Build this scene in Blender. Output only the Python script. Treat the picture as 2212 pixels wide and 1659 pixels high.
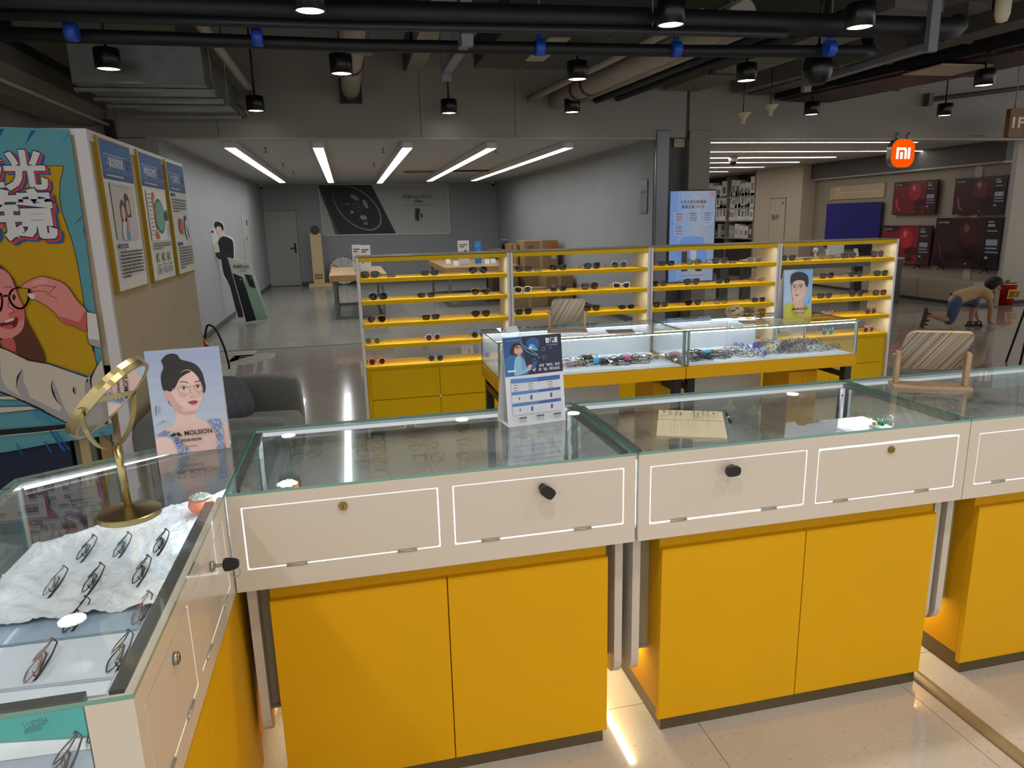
import bpy, bmesh, math, random
import numpy as np
from mathutils import Vector, Matrix

for o in list(bpy.data.objects):
    bpy.data.objects.remove(o, do_unlink=True)
SC = bpy.context.scene
COL = SC.collection
random.seed(7)

# ------------------------------------------------------------------ camera
IMW, IMH = 2212.0, 1659.0
FPX, PITCH, ROLL, YAW, HC = 1521.57, .2277926, -.0249013, .2196203, 1.68
_fw = np.array([math.sin(YAW)*math.cos(PITCH), math.cos(YAW)*math.cos(PITCH), -math.sin(PITCH)])
_r = np.array([math.cos(YAW), -math.sin(YAW), 0.0])
_u = np.cross(_r, _fw)
_r2 = _r*math.cos(ROLL)+_u*math.sin(ROLL)
_u2 = -_r*math.sin(ROLL)+_u*math.cos(ROLL)
CR = np.array([_r2, -_u2, _fw])
cam_data = bpy.data.cameras.new('camera')
cam = bpy.data.objects.new('camera', cam_data)
COL.objects.link(cam)
cam.matrix_world = Matrix(((_r2[0], _u2[0], -_fw[0], 0), (_r2[1], _u2[1], -_fw[1], 0), (_r2[2], _u2[2], -_fw[2], HC), (0, 0, 0, 1)))
cam_data.sensor_width = 36
cam_data.lens = 36*FPX/IMW
cam_data.clip_start = .02
cam_data.clip_end = 200
SC.camera = cam

# ------------------------------------------------------------------ world, exposure
w = bpy.data.worlds.new('world')
SC.world = w
w.use_nodes = True
w.node_tree.nodes['Background'].inputs[0].default_value = (.97, .985, 1, 1)
w.node_tree.nodes['Background'].inputs[1].default_value = 1.05
SC.view_settings.view_transform = 'Standard'
SC.view_settings.look = 'None'
SC.view_settings.gamma = 1
SC.view_settings.use_curve_mapping = False
SC.view_settings.exposure = 0.0
cy = SC.cycles
cy.use_denoising = True
cy.max_bounces = 6
cy.diffuse_bounces = 2
cy.glossy_bounces = 3
cy.transmission_bounces = 8
cy.transparent_max_bounces = 24
cy.caustics_reflective = False
cy.caustics_refractive = False
cy.sample_clamp_indirect = 6
cy.use_light_tree = False
cy.use_adaptive_sampling = True
cy.adaptive_threshold = .05
cy.light_sampling_threshold = .02

# lamp strengths, all in one place
E_SPOT = 30          # watts of each round downlight over the mall floor
E_SHOP = 52         # watts of each unseen downlight added over the optician's counters and aisle
E_STRIP = 12.5        # radiance of the linear lights in the empty unit
E_MI = 18           # radiance of the linear lights in the phone shop
E_CASE = 14          # radiance of LED bars inside the glass cases
E_TRAY = 185          # radiance of LED bars inside the front counters
E_RACK = 32          # radiance of LED bars under the rack shelves
E_GAP = 2.6          # glow added in the drop door gaps, imitating light leaking out
E_FLOOR = 30         # LED bars low between the counters

# ------------------------------------------------------------------ helpers: rays of the measured camera
C0 = np.array([0, 0, HC])
def ray(x, y):
    return CR.T @ np.array([(x-IMW/2)/FPX, (y-IMH/2)/FPX, 1.0])
def gz(x, y, z=0.0):
    d = ray(x, y); return Vector(C0+d*((z-HC)/d[2]))
def gy(x, y, Y):
    d = ray(x, y); return Vector(C0+d*(Y/d[1]))
def gx(x, y, X):
    d = ray(x, y); return Vector(C0+d*(X/d[0]))
def prj(p):
    c = CR @ (np.array(p, float)-C0)
    return (FPX*c[0]/c[2]+IMW/2, FPX*c[1]/c[2]+IMH/2, c[2])

# ------------------------------------------------------------------ helpers: materials
def lin(c):
    if isinstance(c, str):
        c = c.lstrip('#'); c = [int(c[i:i+2], 16)/255 for i in (0, 2, 4)]
        return tuple(v/12.92 if v <= .04045 else ((v+.055)/1.055)**2.4 for v in c)
    return tuple(c)
MATS = {}
def mat(name, col, rough=.5, metal=0.0, mottle=0.0, scale=8.0, bump=0.0, spec=.5, emit=0.0, ecol=None, coat=0.0, aniso=0.0, trans=0.0, alpha=1.0, sheen=0.0):
    if name in MATS: return MATS[name]
    m = bpy.data.materials.new(name); m.use_nodes = True
    nt = m.node_tree; b = nt.nodes['Principled BSDF']
    c = lin(col)
    b.inputs['Base Color'].default_value = (*c, 1)
    b.inputs['Roughness'].default_value = rough
    b.inputs['Metallic'].default_value = metal
    b.inputs['Specular IOR Level'].default_value = spec
    b.inputs['Coat Weight'].default_value = coat
    b.inputs['Anisotropic'].default_value = aniso
    b.inputs['Transmission Weight'].default_value = trans
    b.inputs['Alpha'].default_value = alpha
    b.inputs['Sheen Weight'].default_value = sheen
    if emit:
        b.inputs['Emission Color'].default_value = (*lin(ecol or col), 1)
        b.inputs['Emission Strength'].default_value = emit
    if mottle or bump:
        tc = nt.nodes.new('ShaderNodeTexCoord'); n = nt.nodes.new('ShaderNodeTexNoise')
        n.inputs['Scale'].default_value = scale; n.inputs['Detail'].default_value = 5
        nt.links.new(tc.outputs['Object'], n.inputs['Vector'])
        if mottle:
            r = nt.nodes.new('ShaderNodeValToRGB')
            r.color_ramp.elements[0].position = .3; r.color_ramp.elements[1].position = .7
            r.color_ramp.elements[0].color = (*[max(0, v*(1-mottle)) for v in c], 1)
            r.color_ramp.elements[1].color = (*[min(1, v*(1+mottle)) for v in c], 1)
            nt.links.new(n.outputs['Fac'], r.inputs['Fac'])
            nt.links.new(r.outputs['Color'], b.inputs['Base Color'])
        if bump:
            bp = nt.nodes.new('ShaderNodeBump'); bp.inputs['Strength'].default_value = bump
            bp.inputs['Distance'].default_value = .01
            nt.links.new(n.outputs['Fac'], bp.inputs['Height'])
            nt.links.new(bp.outputs['Normal'], b.inputs['Normal'])
    MATS[name] = m
    return m
def glass(name, tint=(1, 1, 1), ior=1.5, rough=0.0, refl=1.0):
    if name in MATS: return MATS[name]
    m = bpy.data.materials.new(name); m.use_nodes = True
    nt = m.node_tree; nt.nodes.clear()
    out = nt.nodes.new('ShaderNodeOutputMaterial'); mix = nt.nodes.new('ShaderNodeMixShader')
    t = nt.nodes.new('ShaderNodeBsdfTransparent'); g = nt.nodes.new('ShaderNodeBsdfGlossy')
    fr = nt.nodes.new('ShaderNodeFresnel'); fr.inputs['IOR'].default_value = ior
    geo = nt.nodes.new('ShaderNodeNewGeometry')      # same mirror strength on both sides of the pane
    mn = nt.nodes.new('ShaderNodeVectorMath'); mn.operation = 'SCALE'
    sg = nt.nodes.new('ShaderNodeMath'); sg.operation = 'MULTIPLY_ADD'
    sg.inputs[1].default_value = -2; sg.inputs[2].default_value = 1
    nt.links.new(geo.outputs['Backfacing'], sg.inputs[0])
    ior_n = nt.nodes.new('ShaderNodeMath'); ior_n.operation = 'POWER'; ior_n.inputs[0].default_value = ior
    nt.links.new(sg.outputs[0], ior_n.inputs[1])
    nt.links.new(ior_n.outputs[0], fr.inputs['IOR'])
    mu = nt.nodes.new('ShaderNodeMath'); mu.operation = 'MULTIPLY'; mu.inputs[1].default_value = refl
    nt.links.new(fr.outputs[0], mu.inputs[0])
    t.inputs[0].default_value = (*tint, 1); g.inputs['Roughness'].default_value = rough
    g.inputs[0].default_value = (1, 1, 1, 1)
    nt.links.new(mu.outputs[0], mix.inputs[0]); nt.links.new(t.outputs[0], mix.inputs[1]); nt.links.new(g.outputs[0], mix.inputs[2])
    nt.links.new(mix.outputs[0], out.inputs[0])
    nt.nodes.remove(mn)
    MATS[name] = m
    return m
def emitter(name, col, strength, lamp=True):
    if name in MATS: return MATS[name]
    m = bpy.data.materials.new(name); m.use_nodes = True
    nt = m.node_tree; nt.nodes.clear()
    out = nt.nodes.new('ShaderNodeOutputMaterial'); e = nt.nodes.new('ShaderNodeEmission')
    e.inputs[0].default_value = (*lin(col), 1); e.inputs[1].default_value = strength
    nt.links.new(e.outputs[0], out.inputs[0]); MATS[name] = m
    m.cycles.emission_sampling = 'FRONT' if lamp else 'NONE'
    return m
def ink(name, rough=.55, emit=0.0):
    """printed surface: colour comes from the 'ink' attribute of the print mesh; emit > 0 for a lit screen"""
    if name in MATS: return MATS[name]
    m = bpy.data.materials.new(name); m.use_nodes = True
    nt = m.node_tree; b = nt.nodes['Principled BSDF']; a = nt.nodes.new('ShaderNodeAttribute'); a.attribute_name = 'ink'
    nt.links.new(a.outputs['Color'], b.inputs['Base Color']); b.inputs['Roughness'].default_value = rough
    if emit:
        nt.links.new(a.outputs['Color'], b.inputs['Emission Color']); b.inputs['Emission Strength'].default_value = emit
        b.inputs['Base Color'].default_value = (.01, .01, .01, 1)
        for l in list(nt.links):
            if l.to_socket == b.inputs['Base Color']: nt.links.remove(l)
    MATS[name] = m
    return m

# ------------------------------------------------------------------ helpers: objects
def tag(o, label=None, cat=None, group=None, kind=None):
    if label: o['label'] = label
    if cat: o['category'] = cat
    if group: o['group'] = group
    if kind: o['kind'] = kind
    return o
def thing(name, label, cat, loc=(0, 0, 0), rz=0.0, group=None, parent=None, kind=None):
    o = bpy.data.objects.new(name, None); COL.objects.link(o)
    o.empty_display_size = .05
    o.location = loc; o.rotation_euler = (0, 0, rz)
    if parent: o.parent = parent
    return tag(o, label, cat, group, kind)
def copy_tree(o, parent=None):
    c = o.copy(); COL.objects.link(c); c.parent = parent
    for ch in o.children: copy_tree(ch, c)
    return c

class B:
    """collects geometry; off is subtracted so world coordinates can be used under a thing's Empty"""
    def __init__(s, off=(0, 0, 0)):
        s.v = []; s.f = []; s.m = []; s.s = []; s.off = Vector(off)
    def add(s, vs, fs, mi=0, smooth=False):
        n = len(s.v); s.v += [Vector(v)-s.off for v in vs]
        for f in fs:
            s.f.append([i+n for i in f]); s.m.append(mi); s.s.append(smooth)
        return s
    def box(s, x0, y0, z0, x1, y1, z1, mi=0, ch=0.0):
        lo = (min(x0, x1), min(y0, y1), min(z0, z1)); hi = (max(x0, x1), max(y0, y1), max(z0, z1))
        if ch <= 0:
            c = [(hi[0] if i & 1 else lo[0], hi[1] if i & 2 else lo[1], hi[2] if i & 4 else lo[2]) for i in range(8)]
            return s.add(c, [(0, 2, 3, 1), (4, 5, 7, 6), (0, 1, 5, 4), (2, 6, 7, 3), (0, 4, 6, 2), (1, 3, 7, 5)], mi)
        ch = min(ch, *( (hi[a]-lo[a])*.45 for a in range(3)))
        vs = []
        for i in range(8):
            for a in range(3):
                p = []
                for k in range(3):
                    up = (i >> k) & 1
                    p.append((hi[k] if up else lo[k]) + (0 if k == a else (-ch if up else ch)))
                vs.append(p)
        idx = lambda i, a: i*3+a
        fs = []
        for a in range(3):
            b, c = [k for k in range(3) if k != a]
            for sg in (0, 1):
                base = sg << a
                fs.append([idx(base, a), idx(base | (1 << b), a), idx(base | (1 << b) | (1 << c), a), idx(base | (1 << c), a)])
        for c in range(3):
            a, b = [k for k in range(3) if k != c]
            for sa in (0, 1):
                for sb in (0, 1):
                    i0 = (sa << a) | (sb << b); i1 = i0 | (1 << c)
                    fs.append([idx(i0, a), idx(i1, a), idx(i1, b), idx(i0, b)])
        for i in range(8): fs.append([idx(i, 0), idx(i, 1), idx(i, 2)])
        return s.add(vs, fs, mi)
    def tube(s, path, r, n=8, closed=False, mi=0, caps=True, flat=1.0, up=None):
        P = [Vector(p) for p in path]; k = len(P)
        rs = r if isinstance(r, (list, tuple)) else [r]*k
        prev = None; rings = []
        for i in range(k):
            if closed: t = P[(i+1) % k]-P[i-1]
            else: t = P[min(i+1, k-1)]-P[max(i-1, 0)]
            if t.length < 1e-9: t = Vector((0, 0, 1))
            t.normalize()
            if prev is None:
                a = Vector(up) if up else (Vector((0, 0, 1)) if abs(t.z) < .9 else Vector((1, 0, 0)))
                nrm = (a-t*a.dot(t)).normalized()
            else:
                nrm = prev-t*prev.dot(t)
                nrm = nrm.normalized() if nrm.length > 1e-6 else prev
            prev = nrm; bn = t.cross(nrm)
            rings.append([P[i]+nrm*(rs[i]*math.cos(q*2*math.pi/n))+bn*(rs[i]*flat*math.sin(q*2*math.pi/n)) for q in range(n)])
        vs = [v for rg in rings for v in rg]; fs = []
        for i in range(k if closed else k-1):
            j = (i+1) % k
            for q in range(n): fs.append([i*n+q, i*n+(q+1) % n, j*n+(q+1) % n, j*n+q])
        s.add(vs, fs, mi, True)
        if caps and not closed:
            s.add(rings[0][::-1], [list(range(n))], mi); s.add(rings[-1], [list(range(n))], mi)
        return s
    def cyl(s, p0, p1, r, r1=None, n=20, mi=0, caps=True):
        r1 = r if r1 is None else r1
        return s.tube([p0, p1], [r, r1], n, False, mi, caps)
    def lathe(s, prof, c=(0, 0, 0), n=28, mi=0, smooth=True):
        c = Vector(c); vs = []; fs = []; k = len(prof)
        for i in range(n):
            a = 2*math.pi*i/n
            for (r, z) in prof: vs.append(c+Vector((r*math.cos(a), r*math.sin(a), z)))
        for i in range(n):
            j = (i+1) % n
            for q in range(k-1): fs.append([i*k+q, j*k+q, j*k+q+1, i*k+q+1])
        return s.add(vs, fs, mi, smooth)
    def prism(s, pts, plane, d0, d1, mi=0, mside=None):
        def P(p, d):
            return {'xy': (p[0], p[1], d), 'xz': (p[0], d, p[1]), 'yz': (d, p[0], p[1])}[plane]
        n = len(pts)
        s.add([P(p, d0) for p in pts]+[P(p, d1) for p in pts], [list(range(n))[::-1], list(range(n, 2*n))], mi)
        s.add([P(p, d0) for p in pts]+[P(p, d1) for p in pts], [[i, (i+1) % n, n+(i+1) % n, n+i] for i in range(n)], mi if mside is None else mside)
        return s
    def quad(s, *p, mi=0):
        return s.add(p, [list(range(len(p)))], mi)
    def ball(s, c, r, n=12, m=8, mi=0, sc=(1, 1, 1)):
        c = Vector(c); vs = [c+Vector((0, 0, r*sc[2]))]; fs = []
        for i in range(1, m):
            ph = math.pi*i/m
            for q in range(n):
                a = 2*math.pi*q/n
                vs.append(c+Vector((r*sc[0]*math.sin(ph)*math.cos(a), r*sc[1]*math.sin(ph)*math.sin(a), r*sc[2]*math.cos(ph))))
        vs.append(c-Vector((0, 0, r*sc[2]))); L = len(vs)-1
        for q in range(n): fs.append([0, 1+q, 1+(q+1) % n])
        for i in range(m-2):
            for q in range(n):
                a = 1+i*n; fs.append([a+q, a+n+q, a+n+(q+1) % n, a+(q+1) % n])
        for q in range(n): fs.append([L, 1+(m-2)*n+(q+1) % n, 1+(m-2)*n+q])
        return s.add(vs, fs, mi, True)
    def mesh(s, name, mats, recalc=True):
        me = bpy.data.meshes.new(name)
        me.from_pydata([tuple(v) for v in s.v], [], s.f)
        for x in (mats if isinstance(mats, (list, tuple)) else [mats]): me.materials.append(x)
        me.polygons.foreach_set('material_index', s.m); me.polygons.foreach_set('use_smooth', s.s)
        if recalc:
            bm = bmesh.new(); bm.from_mesh(me)
            bmesh.ops.remove_doubles(bm, verts=bm.verts, dist=1e-6)
            bmesh.ops.recalc_face_normals(bm, faces=bm.faces); bm.to_mesh(me); bm.free()
        me.update()
        return me
    def build(s, name, mats, parent=None, recalc=True, **tags):
        o = bpy.data.objects.new(name, s.mesh(name, mats, recalc)); COL.objects.link(o)
        if parent: o.parent = parent
        return tag(o, **tags)
def obj(name, me, parent=None, loc=(0, 0, 0), rot=(0, 0, 0), **tags):
    o = bpy.data.objects.new(name, me); COL.objects.link(o); o.location = loc; o.rotation_euler = rot
    if parent: o.parent = parent
    return tag(o, **tags)
def struct(name, b, mats, parent=None, label=None):
    o = b.build(name, mats, parent)
    if parent is None: o['kind'] = 'structure'
    if label: o['label'] = label
    return o
def rnd(cx, cz, w, h, r, n=4):
    """rounded rectangle outline"""
    pts = []
    for (sx, sz, a0) in ((1, 1, 0), (-1, 1, 90), (-1, -1, 180), (1, -1, 270)):
        for i in range(n+1):
            a = math.radians(a0+90*i/n)
            pts.append((cx+sx*(w/2-r)+r*math.cos(a), cz+sz*(h/2-r)+r*math.sin(a)))
    return pts
def ell(cx, cy, rx, ry=None, n=24, a0=0, a1=360, rot=0):
    ry = rx if ry is None else ry; pts = []; c, s = math.cos(math.radians(rot)), math.sin(math.radians(rot))
    full = abs(a1-a0) >= 360
    for i in range(n if full else n+1):
        a = math.radians(a0+(a1-a0)*i/n); x, y = rx*math.cos(a), ry*math.sin(a)
        pts.append((cx+x*c-y*s, cy+x*s+y*c))
    return pts
def smooth(pts, k=4, closed=True):
    P = [Vector(p) for p in pts]; n = len(P); out = []
    rng = range(n) if closed else range(n-1)
    for i in rng:
        if closed: a, b, c, d = P[i-1], P[i], P[(i+1) % n], P[(i+2) % n]
        else: a, b, c, d = P[max(i-1, 0)], P[i], P[i+1], P[min(i+2, n-1)]
        for j in range(k):
            t = j/k
            out.append(tuple(.5*((2*b)+(c-a)*t+(2*a-5*b+4*c-d)*t*t+(3*b-a-3*c+d)*t**3)))
    if not closed: out.append(tuple(P[-1]))
    return out

# ------------------------------------------------------------------ helpers: printed matter
_tc = {}
def text_geo(s, bold=0.0):
    """outline geometry of a line of writing, 1 unit high glyph cell, left aligned on the baseline"""
    key = (s, bold)
    if key in _tc: return _tc[key]
    cu = bpy.data.curves.new('t', 'FONT'); cu.body = s; cu.size = 1; cu.offset = bold; cu.resolution_u = 3; cu.fill_mode = 'FRONT'
    o = bpy.data.objects.new('t', cu); COL.objects.link(o)
    dg = bpy.context.evaluated_depsgraph_get(); dg.update()
    me = bpy.data.meshes.new_from_object(o.evaluated_get(dg))
    vs = [(v.co.x, v.co.y) for v in me.vertices]; fs = [list(p.vertices) for p in me.polygons]
    bpy.data.objects.remove(o); bpy.data.curves.remove(cu); bpy.data.meshes.remove(me)
    _tc[key] = (vs, fs)
    return _tc[key]
def homog(src):
    """map 4 corners (tl, tr, br, bl) of a measured quadrilateral to the unit square (u right, v down)"""
    dst = [(0, 0), (1, 0), (1, 1), (0, 1)]; A = []; bb = []
    for (x, y), (u, v) in zip(src, dst):
        A.append([x, y, 1, 0, 0, 0, -u*x, -u*y]); bb.append(u)
        A.append([0, 0, 0, x, y, 1, -v*x, -v*y]); bb.append(v)
    h = np.linalg.solve(np.array(A, float), np.array(bb, float))
    def f(p):
        w_ = h[6]*p[0]+h[7]*p[1]+1
        return ((h[0]*p[0]+h[1]*p[1]+h[2])/w_, (h[3]*p[0]+h[4]*p[1]+h[5])/w_)
    return f
class Print:
    """flat print on a rectangle: o = top-left corner, U = vector along the width, V = vector down the height, N = outward normal"""
    def __init__(s, o, U, V, N, gap=.0004, tm=None):
        s.o, s.U, s.V, s.N = Vector(o), Vector(U), Vector(V), Vector(N).normalized()
        s.gap = gap; s.v = []; s.f = []; s.c = []; s.layer = 1; s.tm = tm; s.clip = False
    def P(s, p, raw=False):
        if s.tm and not raw: p = s.tm(p)
        return s.o+s.U*p[0]+s.V*p[1]+s.N*(s.gap*s.layer)
    def poly(s, pts, col, raw=False, up=True):
        if s.clip and s.tm and not raw:                 # trim to the sheet
            q = [s.tm(p) for p in pts]
            for ax, lim, sg in ((0, 0, 1), (0, 1, -1), (1, 0, 1), (1, 1, -1)):
                out = []
                for i in range(len(q)):
                    a, b = q[i-1], q[i]; da, db = (a[ax]-lim)*sg, (b[ax]-lim)*sg
                    if (da >= 0) != (db >= 0):
                        t = da/(da-db); out.append((a[0]+(b[0]-a[0])*t, a[1]+(b[1]-a[1])*t))
                    if db >= 0: out.append(b)
                q = out
                if len(q) < 3: return s
            pts, raw = q, True
        n = len(s.v); s.v += [s.P(p, raw) for p in pts]; s.f.append(list(range(n, n+len(pts)))); s.c.append(lin(col))
        if up: s.layer += 1
        return s
    def full(s, col): return s.poly([(0, 0), (1, 0), (1, 1), (0, 1)], col, True)
    def rect(s, x0, y0, x1, y1, col, raw=False, up=True):
        return s.poly([(x0, y0), (x1, y0), (x1, y1), (x0, y1)], col, raw, up)
    def line(s, pts, w, col, raw=False, taper=False):
        pts = [Vector(p[:2]) for p in pts]; n = len(pts)
        for i in range(n-1):
            a, b = pts[i], pts[i+1]; d = b-a
            if d.length < 1e-9: continue
            d.normalize(); q = Vector((-d.y, d.x))
            w0 = w*((1-abs(2*i/(n-1)-1)) if taper else 1)/2; w1 = w*((1-abs(2*(i+1)/(n-1)-1)) if taper else 1)/2
            e = d*0
            k = len(s.v)
            s.v += [s.P(a-e+q*w0, raw), s.P(b+e+q*w1, raw), s.P(b+e-q*w1, raw), s.P(a-e-q*w0, raw)]
            s.f.append([k, k+1, k+2, k+3]); s.c.append(lin(col))
            if not taper and i > 0:                       # round joint
                k = len(s.v); s.v += [s.P((a.x+w/2*math.cos(t*math.pi/4), a.y+w/2*math.sin(t*math.pi/4)), raw) for t in range(8)]
                s.f.append(list(range(k, k+8))); s.c.append(lin(col))
        s.layer += 1
        return s
    def text(s, t, x, y, h, col, raw=True, bold=0.0, w=None, asp=None, align='l', rot=0.0):
        """writing with its baseline at (x, y) and cell height h (v units); asp = physical width / height of the sheet"""
        vs, fs = text_geo(t, bold)
        if not vs: return s
        asp = asp or (s.U.length/s.V.length)
        x0 = min(v[0] for v in vs); x1 = max(v[0] for v in vs)
        sx = h/asp if w is None else w/max(1e-6, x1-x0)
        wid = (x1-x0)*sx
        ox = x-(0 if align == 'l' else wid/2 if align == 'c' else wid)
        n = len(s.v); c, sn = math.cos(rot), math.sin(rot)
        for vx, vy in vs:
            a, b = (vx-x0)*sx*asp, vy*h
            s.v.append(s.P((ox+(a*c-b*sn)/asp, y-(a*sn+b*c)), raw))
        for f in fs: s.f.append([i+n for i in f]); s.c.append(lin(col))
        s.layer += 1
        return s
    def lines(s, x0, y0, x1, dy, n, h, col, seed=1, last=.5, dash=True):
        """rows of small illegible writing"""
        rg = random.Random(seed)
        for i in range(n):
            e = x1 if i < n-1 else x0+(x1-x0)*last
            x = x0
            while x < e-1e-4:
                q = min(e, x+rg.uniform(.03, .12)*(x1-x0)/.6) if dash else e
                s.rect(x, y0+i*dy, q, y0+i*dy+h, col, True, False); x = q+(x1-x0)*.02
        s.layer += 1
        return s
    def build(s, name, m, parent=None, off=(0, 0, 0), **tags):
        me = bpy.data.meshes.new(name); off = Vector(off)
        me.from_pydata([tuple(v-off) for v in s.v], [], s.f)
        at = me.color_attributes.new('ink', 'FLOAT_COLOR', 'CORNER')
        buf = []
        for p, c in zip(me.polygons, s.c): buf += [*c, 1.0]*p.loop_total
        at.data.foreach_set('color', buf)
        # face outwards
        for p in me.polygons:
            if p.normal.dot(s.N) < 0: p.flip()
        me.materials.append(m); me.update()
        return obj(name, me, parent, **tags)
# ================================================================== materials of the place
M_grout = mat('grout', '#6f6658', .8)
def tile_mat(name, col, col2, rough, coat):
    m = bpy.data.materials.new(name); m.use_nodes = True; nt = m.node_tree; b = nt.nodes['Principled BSDF']
    g = nt.nodes.new('ShaderNodeNewGeometry'); n = nt.nodes.new('ShaderNodeTexNoise'); n.inputs['Scale'].default_value = 55; n.inputs['Detail'].default_value = 3
    n2 = nt.nodes.new('ShaderNodeTexNoise'); n2.inputs['Scale'].default_value = 2.3; n2.inputs['Detail'].default_value = 4
    nt.links.new(g.outputs['Position'], n.inputs['Vector']); nt.links.new(g.outputs['Position'], n2.inputs['Vector'])
    r = nt.nodes.new('ShaderNodeValToRGB'); e = r.color_ramp.elements
    e[0].position = .30; e[0].color = (*lin(col2), 1); e[1].position = .40; e[1].color = (*lin(col), 1)
    nt.links.new(n.outputs['Fac'], r.inputs['Fac'])
    mx = nt.nodes.new('ShaderNodeMix'); mx.data_type = 'RGBA'; mx.blend_type = 'MULTIPLY'; mx.inputs['Factor'].default_value = .35
    r2 = nt.nodes.new('ShaderNodeValToRGB'); r2.color_ramp.elements[0].color = (.72, .70, .68, 1); r2.color_ramp.elements[0].position = .3; r2.color_ramp.elements[1].color = (1, 1, 1, 1); r2.color_ramp.elements[1].position = .65
    nt.links.new(n2.outputs['Fac'], r2.inputs['Fac'])
    nt.links.new(r.outputs['Color'], mx.inputs['A']); nt.links.new(r2.outputs['Color'], mx.inputs['B']); nt.links.new(mx.outputs['Result'], b.inputs['Base Color'])
    b.inputs['Roughness'].default_value = rough; b.inputs['Coat Weight'].default_value = coat; b.inputs['Coat Roughness'].default_value = .015
    MATS[name] = m; return m
M_tile = tile_mat('polished_tile', '#b1a699', '#a3978a', .12, .7)
M_tile2 = tile_mat('grey_tile', '#8f8b80', '#838075', .22, .15)
M_wall = mat('store_wall_paint', '#9d9e9d', .95, mottle=.03, scale=1.5, spec=.1)
M_wallw = mat('phone_shop_paint', '#b3a594', .55, mottle=.03, scale=1.5)
M_header = mat('header_board', '#929088', .55, mottle=.05, scale=.8)
M_hdr2 = mat('header_board_right', '#8d857a', .55, mottle=.05, scale=.8)
M_lwall = mat('mall_wall_pinkish', '#8d807c', .6, mottle=.04, scale=1.0)
M_ceil = mat('painted_ceiling', '#b5b5b3', .7, mottle=.02, scale=2)
M_slab = mat('dark_slab', '#5a574f', .9, mottle=.2, scale=1.2)
M_base = mat('skirting', '#4a4a48', .4)
M_black = mat('black_paint', '#0c0c0d', .35)
M_steel = mat('brushed_steel', '#9a9a98', .32, 1.0)
M_galv = mat('galvanised_sheet', '#8f9290', .42, .75, mottle=.14, scale=9)
M_navy = mat('insulation_black', '#0b0d13', .55, mottle=.2, scale=3)
M_pipew = mat('painted_pipe', '#a59e90', .5, mottle=.08, scale=3)
M_duct = mat('grey_duct', '#6b685f', .6, mottle=.12, scale=2)
M_ductd = mat('dark_duct', '#34332c', .6, mottle=.2, scale=2)
M_blue = mat('blue_clamp', '#1d4fb8', .4)
M_white = mat('white_plastic', '#dedcd6', .4)
M_bracket = mat('grey_bracket', '#7f8086', .45, .3)
M_colm = mat('column_metal', '#7b7d82', .3, .35)
M_cold = mat('column_dark', '#565656', .5)
M_strip = emitter('linear_light', '#f8fbff', E_STRIP)
M_mil = emitter('phone_shop_light', '#fffaf2', E_MI)
M_disc = emitter('downlight_disc', '#fffaf0', 10, False)

# ================================================================== floor
XT0, YT0, TS = 1.042, 2.03, .8
YSPLIT = YT0+TS*math.ceil((10.3-YT0)/TS)-.35
fl = struct('floor', B().box(-4.5, -3.2, -.05, 15, 24, -.006), M_grout, label='polished beige tile floor of the mall')
def tiles(parent, m, x0, y0, xr, yr, ts, name='tile', cap=300):
    bx = B().box(-ts/2+.0012, -ts/2+.0012, -.006, ts/2-.0012, ts/2-.0012, 0)
    me = bx.mesh(name, m); cand = []
    i0, i1 = math.floor((xr[0]-x0)/ts), math.ceil((xr[1]-x0)/ts); j0, j1 = math.floor((yr[0]-y0)/ts), math.ceil((yr[1]-y0)/ts)
    for i in range(i0, i1):
        for j in range(j0, j1):
            cx, cyy = x0+(i+.5)*ts, y0+(j+.5)*ts
            if not (xr[0] < cx < xr[1] and yr[0] < cyy < yr[1]): continue
            vis = False; near = 1e9
            for a in (-.5, 0, .5):
                for b in (-.5, 0, .5):
                    px, py, d = prj((cx+a*ts, cyy+b*ts, 0))
                    if d > .05 and -60 < px < IMW+60 and -60 < py < IMH+200: vis = True
            cand.append((not vis, cyy, cx))
    cand.sort(); rest = B()
    for k, (nv, cyy, cx) in enumerate(cand):
        if not nv and k < cap: obj(name, me, parent, (cx, cyy, 0))
        else: rest.box(cx-ts/2+.0012, cyy-ts/2+.0012, -.006, cx+ts/2-.0012, cyy+ts/2-.0012, 0)
    if rest.v: rest.build('tile_field', m, parent, kind='stuff')
tiles(fl, M_tile, XT0, YT0, (-4.5, 11.2), (-3.2, 10.35), TS)
fl2 = struct('floor_shop', B().box(-2.25, 10.35, -.03, 11, 21.4, -.0059), M_grout, label='grey matte tile floor of the units behind')
tiles(fl2, M_tile2, -1.28, 10.35, (-2.25, 11), (10.3, 21.4), 1.2)

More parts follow.
